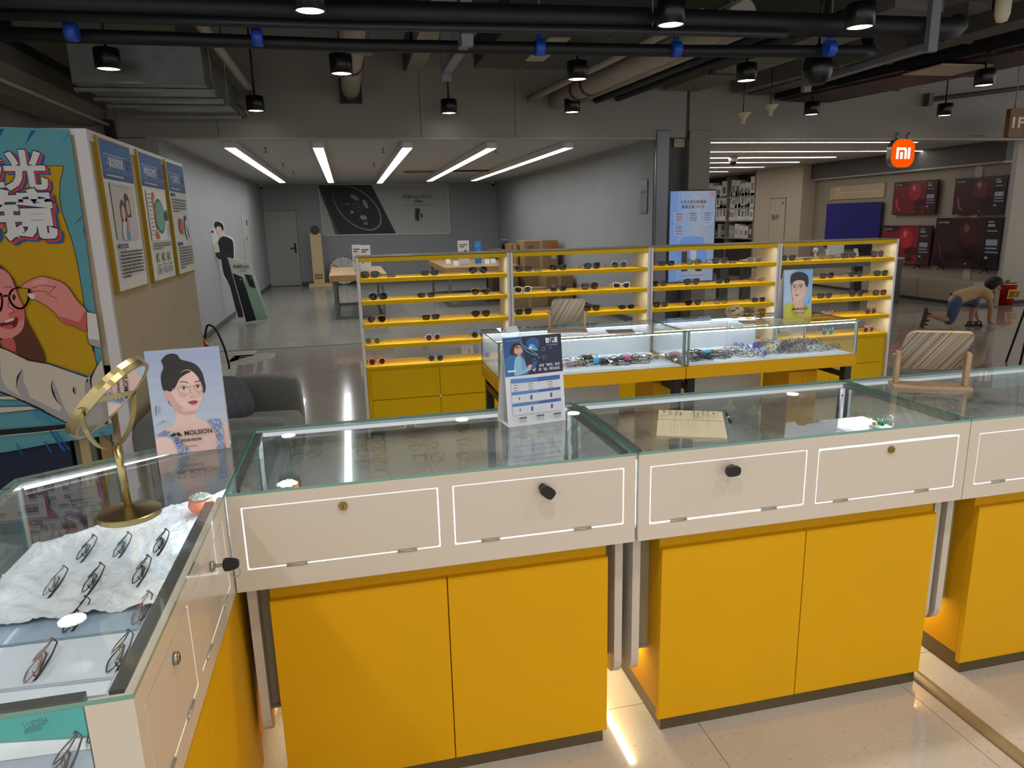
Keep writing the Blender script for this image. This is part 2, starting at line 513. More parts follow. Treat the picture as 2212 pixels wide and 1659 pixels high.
# ================================================================== empty unit: walls, ceiling, header, doors
YH = 10.0; XL, XR, YB, ZC = -2.25, 4.45, 21.4, 2.81
struct('wall_left', B().box(XL-.1, YH+.1, 0, XL, YB, ZC), M_wall)
struct('wall_right', B().box(XR, YH+.05, 0, XR+.1, YB, ZC), M_wall)
struct('wall_back', B().box(XL-.1, YB, 0, XR+.1, YB+.1, ZC), M_wall)
struct('ceiling_shop', B().box(XL, YH+.15, ZC, XR, YB, ZC+.05), M_ceil)
struct('baseboard_left', B().box(XL, YH+.15, 0, XL+.012, YB, .09), M_base)
struct('baseboard_back', B().box(XL, YB-.012, 0, XR, YB, .09), M_base)
struct('baseboard_right', B().box(XR-.012, YH+.1, 0, XR, YB, .09), M_base)
hd = struct('wall_header', B().box(-3.6, YH, 2.79, 4.964, YH+.15, 4.3), M_slab)
for (a, b) in ((-3.6, gy(250, 250, YH).x), (gy(250, 250, YH).x, gy(468, 250, YH).x), (gy(468, 250, YH).x, gy(908, 250, YH).x), (gy(908, 250, YH).x, gy(1112, 250, YH).x), (gy(1112, 250, YH).x, gy(1482, 250, YH).x)):
    B().box(a+.003, YH-.012, 2.80, b-.003, YH, 4.3).build('panel', M_header, hd)
struct('trim_1', B().box(XL-.1, YH-.016, 2.775, 4.45, YH+.15, 2.799), mat('header_edge', '#a7a196', .5), label='pale edge trim under the dark header')
# doors in the back wall
def flush_door(name, x0, x1, z1, handle=True):
    d = thing(name, 'flush grey door with black lever handle in the back wall', 'door', ((x0+x1)/2, YB-.03, 0)); d['kind'] = 'structure'
    o = d.location
    B(o).box(x0, YB-.02, .01, x1, YB, z1, ch=.003).build('leaf', mat('door_paint', '#a3a199', .5), d)
    B(o).box(x0-.012, YB-.012, .0, x0-.004, YB, z1+.01).box(x1+.004, YB-.012, 0, x1+.012, YB, z1+.01).box(x0-.012, YB-.012, z1+.003, x1+.012, YB, z1+.011).build('door_gap', mat('gap_dark', '#5b5a55', .8), d)
    h = B(o).box(x1-.12, YB-.032, .93, x1-.065, YB-.02, 1.20, ch=.004).tube([(x1-.09, YB-.03, 1.07), (x1-.09, YB-.07, 1.07), (x1-.22, YB-.07, 1.07)], .012, 8).build('handle', M_black, d)
    return d
flush_door('door_1', gy(570, 530, YB).x, gy(645, 530, YB).x, 2.1)
# hydrant door in the left wall of the empty unit
ya, yb = gx(522, 480, XL).y, gx(535, 480, XL).y
d = thing('door_2', 'flush hydrant door with red writing in the left wall', 'door', (XL, (ya+yb)/2, 0)); d['kind'] = 'structure'
B(d.location).box(XL, ya, .1, XL+.015, yb, 1.95, ch=.003).build('leaf', mat('door_paint2', '#aeaca4', .5), d)
p = Print((XL+.016, ya, 1.95), (0, yb-ya, 0), (0, 0, -1.85), (1, 0, 0), .001)
p.text('消火栓', .3, .30, .05, '#b03028', bold=.02).rect(.62, .06, .8, .12, '#303030', True)
p.build('sign', ink('paper'), d, d.location)

# mall: side walls and slab
struct('wall_mall_left', B().box(-3.6, 2.6, 0, -3.5, 10, 4.3), M_lwall)
struct('ceiling', B().box(-4.6, -3.3, 4.25, 15, 10, 4.35), M_slab)
struct('wall_left_return', B().box(-3.5, YH+.02, 0, XL-.1, YH+.12, 2.79), M_wall)
# column group between the two units
struct('column_metal', B().box(4.46, YH-.03, 0, 4.665, YH+.25, 2.9, ch=.01), M_colm, label='grey metal clad column beside the empty unit')
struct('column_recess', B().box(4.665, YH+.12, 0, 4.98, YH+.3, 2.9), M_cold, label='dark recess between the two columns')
struct('column_plaster', B().box(4.965, YH-.05, 0, 5.305, YH+.25, 2.9, ch=.004), mat('column_paint', '#8a8578', .55, mottle=.03, scale=2), label='beige plastered column beside the phone shop')
hr = struct('wall_header_right', B().box(4.965, YH-.02, 2.79, 15, YH+.15, 4.3), M_hdr2)
struct('trim_2', B().box(5.305, YH-.035, 2.765, 15, YH+.15, 2.79), mat('header_edge2', '#b0a698', .5), label='pale edge trim under the right header')
struct('door_lintel_glass', B().box(9.9, YH-.03, 2.82, 10.15, YH-.021, 2.835), mat('red_strip', '#8c1f1a', .5), hr)

# ================================================================== phone shop shell
XM = 11.0
M_mwall = mat('tv_wall_paint', '#8e8375', .55, mottle=.03, scale=1)
struct('wall_tv', B().box(XM, 10.2, 0, XM+.1, 15.42, 2.81), M_mwall, label='taupe wall carrying the televisions')
struct('wall_pilaster', B().box(XM-.35, 15.42, 0, XM+.1, 17.44, 2.81), M_wallw, label='beige pilaster with hydrant door in the phone shop')
struct('wall_shelf_back', B().box(XM+.0, 17.44, 0, XM+.1, 21.4, 2.81), mat('shelf_back', '#2c2a28', .6), label='dark back of the product shelving')
struct('wall_shop_back', B().box(4.55, 21.4, 0, XM+.1, 21.5, 2.81), M_wallw)
struct('ceiling_phone_shop', B().box(4.55, YH+.15, 2.81, 12.5, 21.4, 2.86), mat('phone_shop_ceiling', '#b7afa6', .6))
struct('wall_entrance_right', B().box(XM-.02, 10.75, 0, 14.9, 10.9, 2.81), M_wallw, label='beige entrance wall right of the phone shop')
struct('trim_3', B().box(XM-.14, 10.2, 2.46, XM, 15.42, 2.81), mat('dark_soffit', '#4e4a48', .6), label='dark soffit above the televisions')
struct('trim_4', B().box(XM-.16, 10.2, 2.43, XM, 15.42, 2.46), mat('soffit_lip', '#9c958c', .5), label='pale lip under the dark soffit')
struct('wall_partition_right', B().box(4.55, YH+.25, 0, 4.65, 21.4, 2.81), M_wallw)

# ================================================================== linear lights of the empty unit
strips = [((498, 320), (609.5, 395)), ((689, 320), (714, 395)), ((856+13, 320), (826, 396)), ((1066, 321), (925, 392)), ((1231.6, 320), (1021, 391))]
nm = ['leftmost', 'second from the left', 'middle', 'second from the right', 'rightmost']
for k, (a, b) in enumerate(strips):
    pa, pb = gz(*a, ZC-.1), gz(*b, ZC-.1); x = (pa.x+pb.x)/2; y0, y1 = pa.y, min(pb.y, 20.9)
    o = thing('linear_light', f'long white linear ceiling light in the empty unit, {nm[k]} of five', 'light', (x, (y0+y1)/2, ZC-.1), group='linear lights of the empty unit')
    B(o.location).box(x-.075, y0, ZC-.095, x+.075, y1, ZC-.001, ch=.004).build('housing', mat('lamp_housing', '#cfcdc6', .4), o)
    n = 3
    for i in range(n):
        u0, u1 = y0+.015+(y1-y0-.03)*i/n, y0+.015+(y1-y0-.03)*(i+1)/n
        B(o.location).quad((x-.068, u0, ZC-.098), (x-.068, u1-.006, ZC-.098), (x+.068, u1-.006, ZC-.098), (x+.068, u0, ZC-.098)).build('diffuser', M_strip, o, recalc=False)
# sprinklers, detectors and vents on that ceiling
for k, (x, y) in enumerate(((574, 330), (612, 362), (634, 378), (828, 331), (808, 361), (1071, 331), (1008, 358), (970, 375))):
    q = gz(x, y, ZC-.08)
    s_ = thing('sprinkler', f'small sprinkler drop {["nearest the left wall light", "behind the left light", "far left", "between second and third light", "behind the third light", "right of the fourth light", "between the fourth and fifth light", "far right"][k]}', 'sprinkler', (q.x, q.y, ZC), group='sprinklers of the empty unit')
    B(s_.location).cyl((q.x, q.y, ZC), (q.x, q.y, ZC-.07), .012, n=8).build('stem', M_steel, s_)
    B(s_.location).cyl((q.x, q.y, ZC-.07), (q.x, q.y, ZC-.08), .028, n=10).build('deflector', M_steel, s_)
for k, (x, y, w_, h_) in enumerate(((905, 370, .7, .5), (1020, 368, 1.2, .25))):
    q = gz(x, y, ZC)
    v = thing('ceiling_vent', ('square grille vent beside the fourth linear light', 'long dark slot vent beside the rightmost linear light')[k], 'vent', (q.x, q.y, ZC), group='vents of the empty unit')
    B(v.location).box(q.x-w_/2, q.y-h_/2, ZC-.012, q.x+w_/2, q.y+h_/2, ZC-.001, ch=.003).build('frame', mat(f'vent{k}', ('#8d8a80', '#2a2a28')[k], .6), v)
    for i in range(5):
        yy = q.y-h_/2+h_*(i+.5)/5
        B(v.location).box(q.x-w_*.46, yy-h_*.03, ZC-.02, q.x+w_*.46, yy+h_*.03, ZC-.0121).build('slat', mat(f'ventslat{k}', ('#6d6a62', '#111111')[k], .6), v)
# camera domes in the far corners
for k, (x, y) in enumerate(((562, 399), (1065, 397))):
    q = gy(x, y, YB-.15)
    c_ = thing('security_camera', ('small security camera in the far left corner', 'small security camera in the far right corner')[k], 'camera', q, group='corner cameras')
    B(q).cyl((q.x, q.y, ZC), (q.x, q.y, ZC-.05), .05, n=14).build('base', M_white, c_)
    B(q).ball((q.x, q.y, ZC-.07), .05, 12, 8).build('lens', M_black, c_)

# ================================================================== phone shop lights
ml = [((1525, 330), (2010, 324)), ((1525, 347.5), (1990, 340)), ((1525, 347), (1890, 340)), ((1525, 356), (1802, 349)), ((1525, 362), (1650, 358)), ((1525, 369), (1652, 367)), ((1525, 376.5), (1590, 374.5)), ((1525, 381.5), (1542, 381))]
rows = [(11.9, 6.0, 11.0, .10), (12.9, 6.0, 10.2, .10), (14.0, 6.0, 10.9, .08), (15.2, 6.0, 10.2, .08), (16.4, 6.0, 10.0, .08), (17.7, 6.0, 10.9, .08), (19.1, 6.0, 10.6, .08), (20.4, 6.0, 10.4, .08)]
pxr = [((2010, 325.5)), ((2004, 326)), ((1893, 340)), ((1801, 350)), ((1650, 360)), ((1652, 368.5)), ((1590, 375)), ((1542, 382))]
for k, (yy, xa, xb, wd) in enumerate(((12.05, 5.4, 10.95, .05), (10.55, 5.6, 9.4, .05), (13.3, 5.4, 9.9, .12), (14.5, 5.4, 9.9, .08), (15.9, 5.4, 9.9, .08), (17.4, 5.4, 9.8, .08), (18.9, 5.4, 9.8, .08), (20.3, 5.4, 9.7, .08))):
    ord_ = ['second', 'first', 'third', 'fourth', 'fifth', 'sixth', 'seventh', 'eighth'][k]
    o = thing('linear_light', f'thin white line light across the phone shop ceiling, {ord_} row from the entrance', 'light', ((xa+xb)/2, yy, 2.79), group='line lights of the phone shop')
    B(o.location).box(xa, yy-wd/2-.01, 2.79, xb, yy+wd/2+.01, 2.809).build('housing', mat('lamp_housing', '#cfcdc6', .4), o)
    B(o.location).quad((xa+.01, yy-wd/2, 2.787), (xa+.01, yy+wd/2, 2.787), (xb-.01, yy+wd/2, 2.787), (xb-.01, yy-wd/2, 2.787)).build('diffuser', M_mil, o, recalc=False)
q = gz(1584, 345, 2.75)
c_ = thing('dome_camera', 'white dome security camera hanging from the phone shop ceiling', 'camera', (q.x, q.y, 2.81))
B(c_.location).lathe([(0, 2.80), (.09, 2.80), (.09, 2.74), (.075, 2.71), (0, 2.71)], (q.x, q.y, 0), 18).build('body', M_white, c_)
B(c_.location).ball((q.x, q.y, 2.705), .065, 14, 8).build('dome', M_black, c_)

# ================================================================== round downlights hung over the mall
spots = [(670, 25), (1449, 55), (1857, 60), (235, 150), (738, 160), (553, 240), (970, 245), (1247, 172), (1236, 243), (1612, 175), (1753, 248), (2040, 250), (2125, 185)]
ZS = 3.05
slab = ['nearest row, above the left counter', 'nearest row, above the middle counter', 'nearest row, right, beside the grey bracket', 'in front of the galvanised air unit', 'beside the vertical pale pipe', 'at the far right corner of the air unit',
        'on a long rod left of centre, far row', 'under the dark soffit, middle row', 'below the large pale pipe, far row', 'left of the round black speaker, middle row', 'below the black cable trays, far row', 'on a long rod left of the floor sign, far row', 'rightmost of the middle row']
spd = bpy.data.lights.new('downlight_beam', 'SPOT'); spd.energy = E_SPOT; spd.spot_size = math.radians(118); spd.spot_blend = .9; spd.shadow_soft_size = .065; spd.color = (1, .965, .92)
sps = spd.copy(); sps.name = 'counter_beam'; sps.energy = E_SHOP; sps.spot_size = math.radians(140)
def downlight(x, y, z, label, rod=.9, data=None):
    o = thing('ceiling_spotlight', label, 'spotlight', (x, y, z), group='round black ceiling spotlights')
    B().lathe([(0, .17), (.097, .17), (.105, .162), (.105, 0), (.095, -.002), (.09, .014), (0, .016)], n=28).build('housing', mat('spot_black', '#09090a', .3), o)
    B().lathe([(.091, .008), (.0, .008)], n=28, smooth=False).build('diffuser', M_disc, o, recalc=False)
    B().cyl((0, 0, .17), (0, 0, .17+rod), .011, n=8).build('rod', M_black, o)
    l = bpy.data.objects.new('beam', data or spd); COL.objects.link(l); l.parent = o; l.location = (0, 0, -.02)
    return o
for (x, y), lb in zip(spots, slab):
    q = gz(x, y, ZS); downlight(q.x, q.y, ZS, f'black cylinder ceiling spotlight {lb}', .9)
downlight(-2.15, 5.2, ZS, 'black cylinder ceiling spotlight nearest row, outside the left picture edge', .9)
bl = ['above the staff aisle, left', 'above the staff aisle, centre', 'above the staff aisle, right', 'above the staff aisle, far right']
k = 0
for yy in (2.4, .9, -.6, -2.0):  # unseen lamp rows continuing the grid, added to light the counter fronts
    for i, xx in enumerate((-1.46, .3, 1.9, 3.4)):
        if yy == 2.4 and xx < 0: continue
        row = {2.4: 'above the front counters', .9: 'above the staff aisle', -.6: 'behind the staff aisle', -2.0: 'by the rear wall'}[yy]
        downlight(xx, yy, ZS, f'black cylinder ceiling spotlight {row}, {["far left", "left", "centre", "right"][i]}', .9, sps)
# ================================================================== services under the slab
def pipe(name, label, cat, p0, p1, r, m, n=16, group=None, extra=None):
    o = thing(name, label, cat, tuple((Vector(p0)+Vector(p1))/2), group=group)
    B(o.location).tube([p0, p1] if extra is None else extra, r, n).build('pipe', m, o)
    return o
ZP = 3.1
# large black insulated pipe across the view, steel bracket
o = pipe('insulated_pipe', 'thick black insulated pipe running across the whole view', 'pipe', gz(0, 2, 3.16), gz(2060, 62, 3.16), .085, M_navy, 20,
         extra=[gz(-150, -2, 3.16), gz(0, 2, 3.16), gz(740, 26, 3.16), gz(1409, 43, 3.16), gz(2040, 62, 3.16), gz(2062, 60, 3.18), gz(2068, 52, 3.22)])
p2 = [gz(-100, 30, 3.06), gz(740, 56, 3.06), gz(1409, 68, 3.06), gz(1700, 74, 3.06)]
o_ = thing('water_pipe', 'thin dark grey pipe just below the thick black pipe', 'pipe', p2[1])
B(o_.location).tube(p2, .03, 10).build('pipe', mat('pipe_darkgrey', '#25272b', .45), o_)
B(o_.location).cyl((p2[2].x, p2[2].y, 3.07), (p2[2].x, p2[2].y, 4.25), .006, n=6).build('drop_rod', M_bracket, o_)
for k, xx in enumerate((-2.0, .9, 3.0)):
    B(o.location).box(xx-.02, 5.25, 3.245, xx+.02, 5.5, 3.255).cyl((xx, 5.38, 3.25), (xx, 5.38, 4.25), .006, n=6).build('hanger', M_bracket, o)
def bracket(label, x, y0, y1, zb):
    b_ = thing('pipe_bracket', label, 'bracket', (x, (y0+y1)/2, zb), group='grey pipe brackets')
    B(b_.location).box(x-.04, y0, zb, x+.04, y1, zb+.06, ch=.004).build('cross_bar', M_bracket, b_)
    B(b_.location).box(x-.045, y0-.03, zb-.02, x+.045, y0+.03, 4.25, ch=.004).build('hanger', M_bracket, b_)
    B(b_.location).box(x-.045, y1-.03, zb-.05, x+.045, y1+.03, zb+.35, ch=.004).build('hanger', M_bracket, b_)
q0 = gz(1028, 62, 2.98)
bracket('grey angle bracket holding the thick black pipe, left of centre', q0.x, 5.6, 6.75, 2.97)
q0 = gz(2085, 82, 2.98)
bracket('grey angle bracket at the end of the thick black pipe, right', q0.x, 5.35, 7.0, 2.97)
# thinner pipe with blue clamps
pth = [gz(-60, 71, 3.0), gz(370, 84, 3.0), gz(740, 98, 3.0), gz(1200, 105, 3.0), gz(1480, 110, 3.0), gz(1860, 111, 3.0)]
e = pth[-1]
pth2 = pth+[Vector((e.x+.12, e.y+.03, 3.01)), Vector((e.x+.16, e.y+.12, 3.06)), Vector((e.x+.16, e.y+.16, 3.3))]
o = thing('water_pipe', 'slim black pipe with blue clamps under the thick pipe', 'pipe', (1, 5.8, 3.0))
B(o.location).tube(pth2, .048, 12).build('pipe', M_navy, o)
for x, y in ((155, 68), (556, 80), (1165, 102), (1460, 106), (1792, 104)):
    c = gz(x, y+1, 3.0)
    B(o.location).cyl((c.x-.035, c.y, 3.0), (c.x+.035, c.y, 3.0), .062, n=14).box(c.x-.02, c.y-.01, 3.05, c.x+.02, c.y+.01, 3.11).build('clamp', M_blue, o)
    B(o.location).cyl((c.x, c.y, 3.05), (c.x, c.y, 4.25), .006, n=6).build('drop_rod', M_bracket, o)
# galvanised fan unit, left
a, b_, c, d_ = gz(152, 178, 3.0), gz(440, 185, 3.0), gz(515, 250, 3.0), gz(300, 258, 3.0)
x0, x1, y0, y1 = -2.35, -1.21, 7.6, 9.7
o = thing('air_unit', 'galvanised sheet metal air unit hanging at upper left', 'air unit', ((x0+x1)/2, (y0+y1)/2, 3.0))
B(o.location).box(x0, y0, 3.0, x1, y0+1.25, 3.36, ch=.006).build('casing', M_galv, o)
B(o.location).box(x0+.1, y0+1.25, 3.02, x1+.02, y1, 3.34, ch=.006).build('outlet_box', M_galv, o)
for yy in (y0+.22, y0+.75, y0+1.2, y1-.12):
    B(o.location).box(x0-.05, yy-.03, 2.965, x1+.05, yy+.03, 2.998, ch=.003).build('rail', M_galv, o)
for xx in (x0-.03, x1+.03):
    for yy in (y0+.22, y0+1.2):
        B(o.location).cyl((xx, yy, 2.95), (xx, yy, 4.25), .007, n=6).build('drop_rod', M_steel, o)
B(o.location).box(x0-.4, y0-.02, 3.37, x1-.2, y0+1.6, 3.75).build('plenum', M_duct, o)
B(o.location).tube([(x1+.05, y1-.3, 3.1), (x1+.12, y1-.25, 3.05), (x1+.14, y1-.2, 3.0), (x1+.08, y1-.15, 2.97), (x1+.04, y1-.2, 3.02)], .012, 6).build('hose', mat('red_hose', '#6e1d18', .5), o)
# big duct along the left side
o = thing('air_duct', 'large pale grey duct along the left wall, upper left corner', 'duct', (-3.05, 7, 2.93))
dp = []
for i in range(9):
    ang = math.radians(180+90*i/8*1.0)
prof = [(-3.45, 3.75), (-3.45, 3.05), (-3.3, 2.95), (-2.95, 2.92), (-2.78, 2.97), (-2.74, 3.1), (-2.8, 3.3), (-2.95, 3.45), (-3.1, 3.75)]
B(o.location).prism(prof, 'xz', 3.2, 9.98).build('casing', mat('pale_duct', '#6f6c62', .6, mottle=.06, scale=2), o)
for yy in (5.2, 7.0, 8.8):
    B(o.location).prism([((x+3.05)*1.02-3.05, (z-3.3)*1.02+3.3) for x, z in prof], 'xz', yy, yy+.04).build('flange', mat('pale_duct2', '#7c796f', .6), o)
B(o.location).tube([(-2.72, 3.4, 2.93), (-2.72, 9.95, 2.93)], .022, 8).build('edge_pipe', mat('pale_pipe', '#a39b93', .5), o)
q = gy(240, 278, 9.9)
B(o.location).box(q.x-.06, 9.85, q.z-.14, q.x+.03, 9.98, q.z+.1).build('end_bracket', M_black, o)
# stub pipes into the header
for k, (xe, ye, r, m, lb) in enumerate((((757), 195, .12, M_pipew, 'pale round pipe running back into the header, left of centre'),)):
    q = gy(xe, ye, 9.95)
    o = pipe('drain_pipe', lb, 'pipe', (q.x, 5.9, q.z), (q.x, 10.0, q.z), r, m)
    B(o.location).cyl((q.x, 8.3, q.z), (q.x, 8.36, q.z), r+.012, n=16).build('collar', mat('red_collar', '#5f2a24', .6), o)
    B(o.location).box(q.x-.14, 9.9, q.z-.16, q.x+.14, 9.99, q.z+.14).build('wall_opening', M_black, o)
    B(o.location).box(q.x+.13, 7.2, q.z-.02, q.x+.17, 7.25, 4.25).box(q.x-.15, 7.2, q.z-.15, q.x+.17, 7.25, q.z-.12).build('hanger', M_bracket, o)
q = gy(898, 138, 9.95)
o = thing('square_duct', 'narrow square pale duct entering the header near the centre', 'duct', (q.x, 8.4, 3.4))
B(o.location).prism([(q.x-.13, q.z-.05), (q.x+.1, q.z-.05), (q.x+.1, q.z+.25), (q.x-.13, q.z+.25)], 'xz', 6.6, 9.98).build('casing', M_pipew, o)
B(o.location).box(q.x-.16, 8.9, q.z-.08, q.x-.13, 9.99, q.z+.25).build('side_plate', M_black, o)
# dark soffit with two grilles
o = thing('duct_soffit', 'dark flat duct with two pale grilles near the ceiling centre', 'duct', (2.1, 6.7, 3.2))
B(o.location).box(1.47, 6.34, 3.3, 2.96, 8.1, 3.6, ch=.01).build('casing', mat('soffit_dark', '#22211d', .6, mottle=.15, scale=2), o)
for xx in (1.97, 2.5):
    B(o.location).box(xx-.006, 6.35, 3.292, xx+.006, 8.09, 3.2999).build('seam', M_duct, o)
for yy in (6.81, 7.44):
    g_ = B(o.location).box(1.91, yy-.15, 3.285, 2.12, yy+.17, 3.2999).build('grille', mat('grille_cream', '#8f8a7a', .5), o)
    for i in range(9):
        B(o.location).box(1.92, yy-.135+i*.034, 3.278, 2.11, yy-.122+i*.034, 3.2849).build('slat', mat('grille_slat', '#c0baa6', .5), g_)
# services running back at the right
def run(lb, name, a, b, z, r, m, n=14, cat='pipe', clamp=None):
    p0, p1 = gz(*a, z), gz(*b, z)
    dv = (p0-p1); p0 = p1+dv*((9.97-p1.y)/(dv.y))
    p1 = p1-dv.normalized()*.9
    o = pipe(name, lb, cat, p0, p1, r, m, n)
    if clamp:
        for t in clamp:
            c0 = p0.lerp(p1, t); c1 = p0.lerp(p1, t+.012)
            B(o.location).cyl(c0, c1, r+.012, n=16).build('clamp', mat('red_collar', '#5f2a24', .6), o)
    return o
run('thin pale pipe slanting back to the header beside the air unit', 'conduit_pipe', (541, 196), (428, 44), 3.3, .045, M_pipew)
run('thin pale pipe slanting back to the header, right of the soffit', 'conduit_pipe', (1160, 206), (1400, 88), 3.3, .045, M_pipew)
run('large pale pipe with red clamps slanting back to the header', 'drain_pipe', (1222, 205), (1480, 88), 3.3, .125, M_pipew, 20, clamp=(.18, .26))
run('medium pale pipe slanting back beside the large pale pipe', 'conduit_pipe', (1275, 206), (1540, 96), 3.3, .05, M_pipew)
run('thin black pipe slanting back, left of the dark ducts', 'conduit_pipe', (1300, 211), (1600, 92), 3.3, .05, M_navy)
run('second thin black pipe slanting back, left of the dark ducts', 'conduit_pipe', (1335, 211), (1700, 78), 3.33, .05, M_navy)
def trunk(lb, name, a, b, z, w_, h_, m, cat='duct', mb=None):
    p0, p1 = gz(*a, z), gz(*b, z); dv = p0-p1
    p0 = p1+dv*((9.86-p1.y)/dv.y); p1 = p1-dv.normalized()*1.0
    t = (p0-p1).normalized(); s_ = Vector((t.y, -t.x, 0))*w_
    o = thing(name, lb, cat, tuple((p0+p1)/2))
    vs = []
    for p in (p0, p1):
        for (u, zz) in ((0, 0), (1, 0), (1, h_), (0, h_)): vs.append(p+s_*u+Vector((0, 0, zz)))
    B(o.location).add(vs, [(0, 1, 2, 3), (7, 6, 5, 4), (0, 4, 5, 1), (1, 5, 6, 2), (2, 6, 7, 3), (3, 7, 4, 0)]).build('casing', m, o)
    for k in (.2, .45, .7):
        c = p1.lerp(p0, k); v2 = []
        for dt in (0, .05):
            for (u, zz) in ((-.04, -.015), (1.04, -.015), (1.04, h_), (-.04, h_)): v2.append(c+t*dt+s_*u+Vector((0, 0, zz)))
        B(o.location).add(v2, [(0, 1, 2, 3), (7, 6, 5, 4), (0, 4, 5, 1), (1, 5, 6, 2), (2, 6, 7, 3), (3, 7, 4, 0)]).build('flange', mb or m, o)
    return o
trunk('dark rectangular duct slanting back to the header at right of centre', 'air_duct', (1380, 214), (1760, 78), 3.42, .55, .35, M_duct, mb=M_ductd)
trunk('pale underside of a wide duct right of the dark duct', 'air_duct', (1500, 222), (1900, 120), 3.4, .3, .3, mat('duct_pale', '#67645b', .6, mottle=.05))
trunk('brown grey cable trunk above the round speaker', 'cable_channel', (1535, 226), (2010, 95), 3.38, .35, .16, mat('trunk_brown', '#4b463f', .6, mottle=.1), cat='cable tray')
trunk('black cable tray below the cable trunk, right', 'cable_tray', (1640, 222), (2100, 118), 3.32, .1, .08, M_navy, cat='cable tray')
trunk('second black cable tray, rightmost of the pair', 'cable_tray', (1700, 218), (2200, 112), 3.32, .14, .06, M_navy, cat='cable tray')
trunk('dark red brown duct at the far right above the header', 'air_duct', (1885, 176), (2160, 118), 3.3, .9, .3, mat('duct_redbrown', '#3a2620', .6, mottle=.1))
o = thing('ceiling_panel_light', 'dim cream rectangular panel in the red brown duct', 'panel', tuple(gz(2045, 150, 3.28)))
q = o.location
B(q).box(q.x-.35, q.y-.3, 3.27, q.x+.35, q.y+.3, 3.2799, ch=.003).build('plate', mat('cream_panel', '#a99c86', .5), o)
B(q).box(q.x-.32, q.y-.27, 3.266, q.x+.32, q.y+.27, 3.2699).build('inset', mat('cream_panel2', '#b3a68f', .5), o)
# thin conduit with wall clip at far right
q0 = gy(2010, 215, 9.9)
o = pipe('conduit_pipe', 'thin grey pipe in front of the right header', 'pipe', (q0.x, 9.9, q0.z), (q0.x+2.9, 8.7, q0.z+.25), .035, mat('pipe_grey', '#5c574f', .5), 10)
B(o.location).box(q0.x-.06, 9.86, q0.z-.09, q0.x+.02, 9.98, q0.z+.09).build('wall_clip', mat('pipe_grey', '#5c574f', .5), o)
# speaker
q = gz(1766, 148, 2.9)
o = thing('ceiling_speaker', 'round black pendant speaker under the cable trunk', 'speaker', q)
B().lathe([(0, .16), (.04, .15), (.1, .1), (.125, .02), (.125, -.03), (.1, -.1), (.06, -.13), (0, -.14)], n=24).build('body', mat('spot_black', '#09090a', .3), o)
B().cyl((0, 0, .15), (0, 0, .9), .012, n=8).build('rod', M_black, o)
B().cyl((0, 0, .13), (0, 0, .19), .035, n=12).build('neck', M_black, o)
# antennas, white funnel shaped
for k, (x, y) in enumerate(((1605, 252), (1664, 235))):
    q = gy(x, y, 8.6)
    o = thing('ceiling_antenna', f'cream funnel shaped ceiling antenna, {("left and lower", "right and higher")[k]} of the pair', 'antenna', q, group='ceiling antennas')
    B().lathe([(0, -.09), (.03, -.085), (.035, -.03), (.06, 0), (.095, .035), (.095, .045), (0, .05)], n=22).build('body', mat('antenna_cream', '#bfb39a', .5), o)
    B().cyl((0, 0, .045), (0, 0, .5), .006, n=6).build('rod', M_black, o)
q = gz(2168, 8, 2.9)
o = thing('ceiling_antenna', 'cream capsule shaped ceiling antenna at the top right edge', 'antenna', q)
B().lathe([(0, -.11), (.03, -.1), (.042, -.06), (.045, .1), (0, .12)], n=18).build('body', mat('antenna_cream', '#bfb39a', .5), o)
B().cyl((0, 0, .1), (0, 0, 1.2), .008, n=6).build('rod', M_bracket, o)
# dark upper ducts
for k, (x0, y0, x1, y1, z0, z1) in enumerate(((-1.0, 4.2, 1.2, 5.2, 3.5, 3.9), (3.2, 4.6, 6.2, 5.3, 3.45, 3.8))):
    o = thing('air_duct', ('dark duct crossing above the thick pipe, left', 'dark duct crossing above the thick pipe, right')[k], 'duct', ((x0+x1)/2, (y0+y1)/2, z0))
    B(o.location).box(x0, y0, z0, x1, y1, z1, ch=.01).build('casing', M_ductd, o)
    for xx in (x0+.5, x1-.5):
        B(o.location).box(xx, y0-.02, z0-.02, xx+.05, y1+.02, z1+.02).build('flange', M_duct, o)
# floor sign '1F' hanging at the right edge
q = gy(2172, 297, 9.0)
o = thing('floor_sign', 'brown hanging sign reading 1F at the right edge', 'sign', (q.x, 9.0, q.z))
B(o.location).prism(rnd(q.x+.17, q.z+.2, .34, .4, .03), 'xz', 8.96, 9.04).build('plate', mat('sign_brown', '#7a4a12', .45), o)
B(o.location).prism(rnd(q.x+.72, q.z+.2, .86, .42, .03), 'xz', 8.95, 9.05).build('side_plate', mat('sign_mint', '#a9c4b8', .45), o)
p = Print((q.x, 8.958, q.z+.4), (.34, 0, 0), (0, 0, -.4), (0, -1, 0), .001)
p.text('1F', .13, .66, .5, '#e8dccb', bold=.03, w=.62); p.build('lettering', ink('paper'), o, o.location)
for xx in (q.x+.1, q.x+.9):
    B(o.location).cyl((xx, 9, q.z+.4), (xx, 9, 4.25), .008, n=6).build('rod', M_bracket, o)
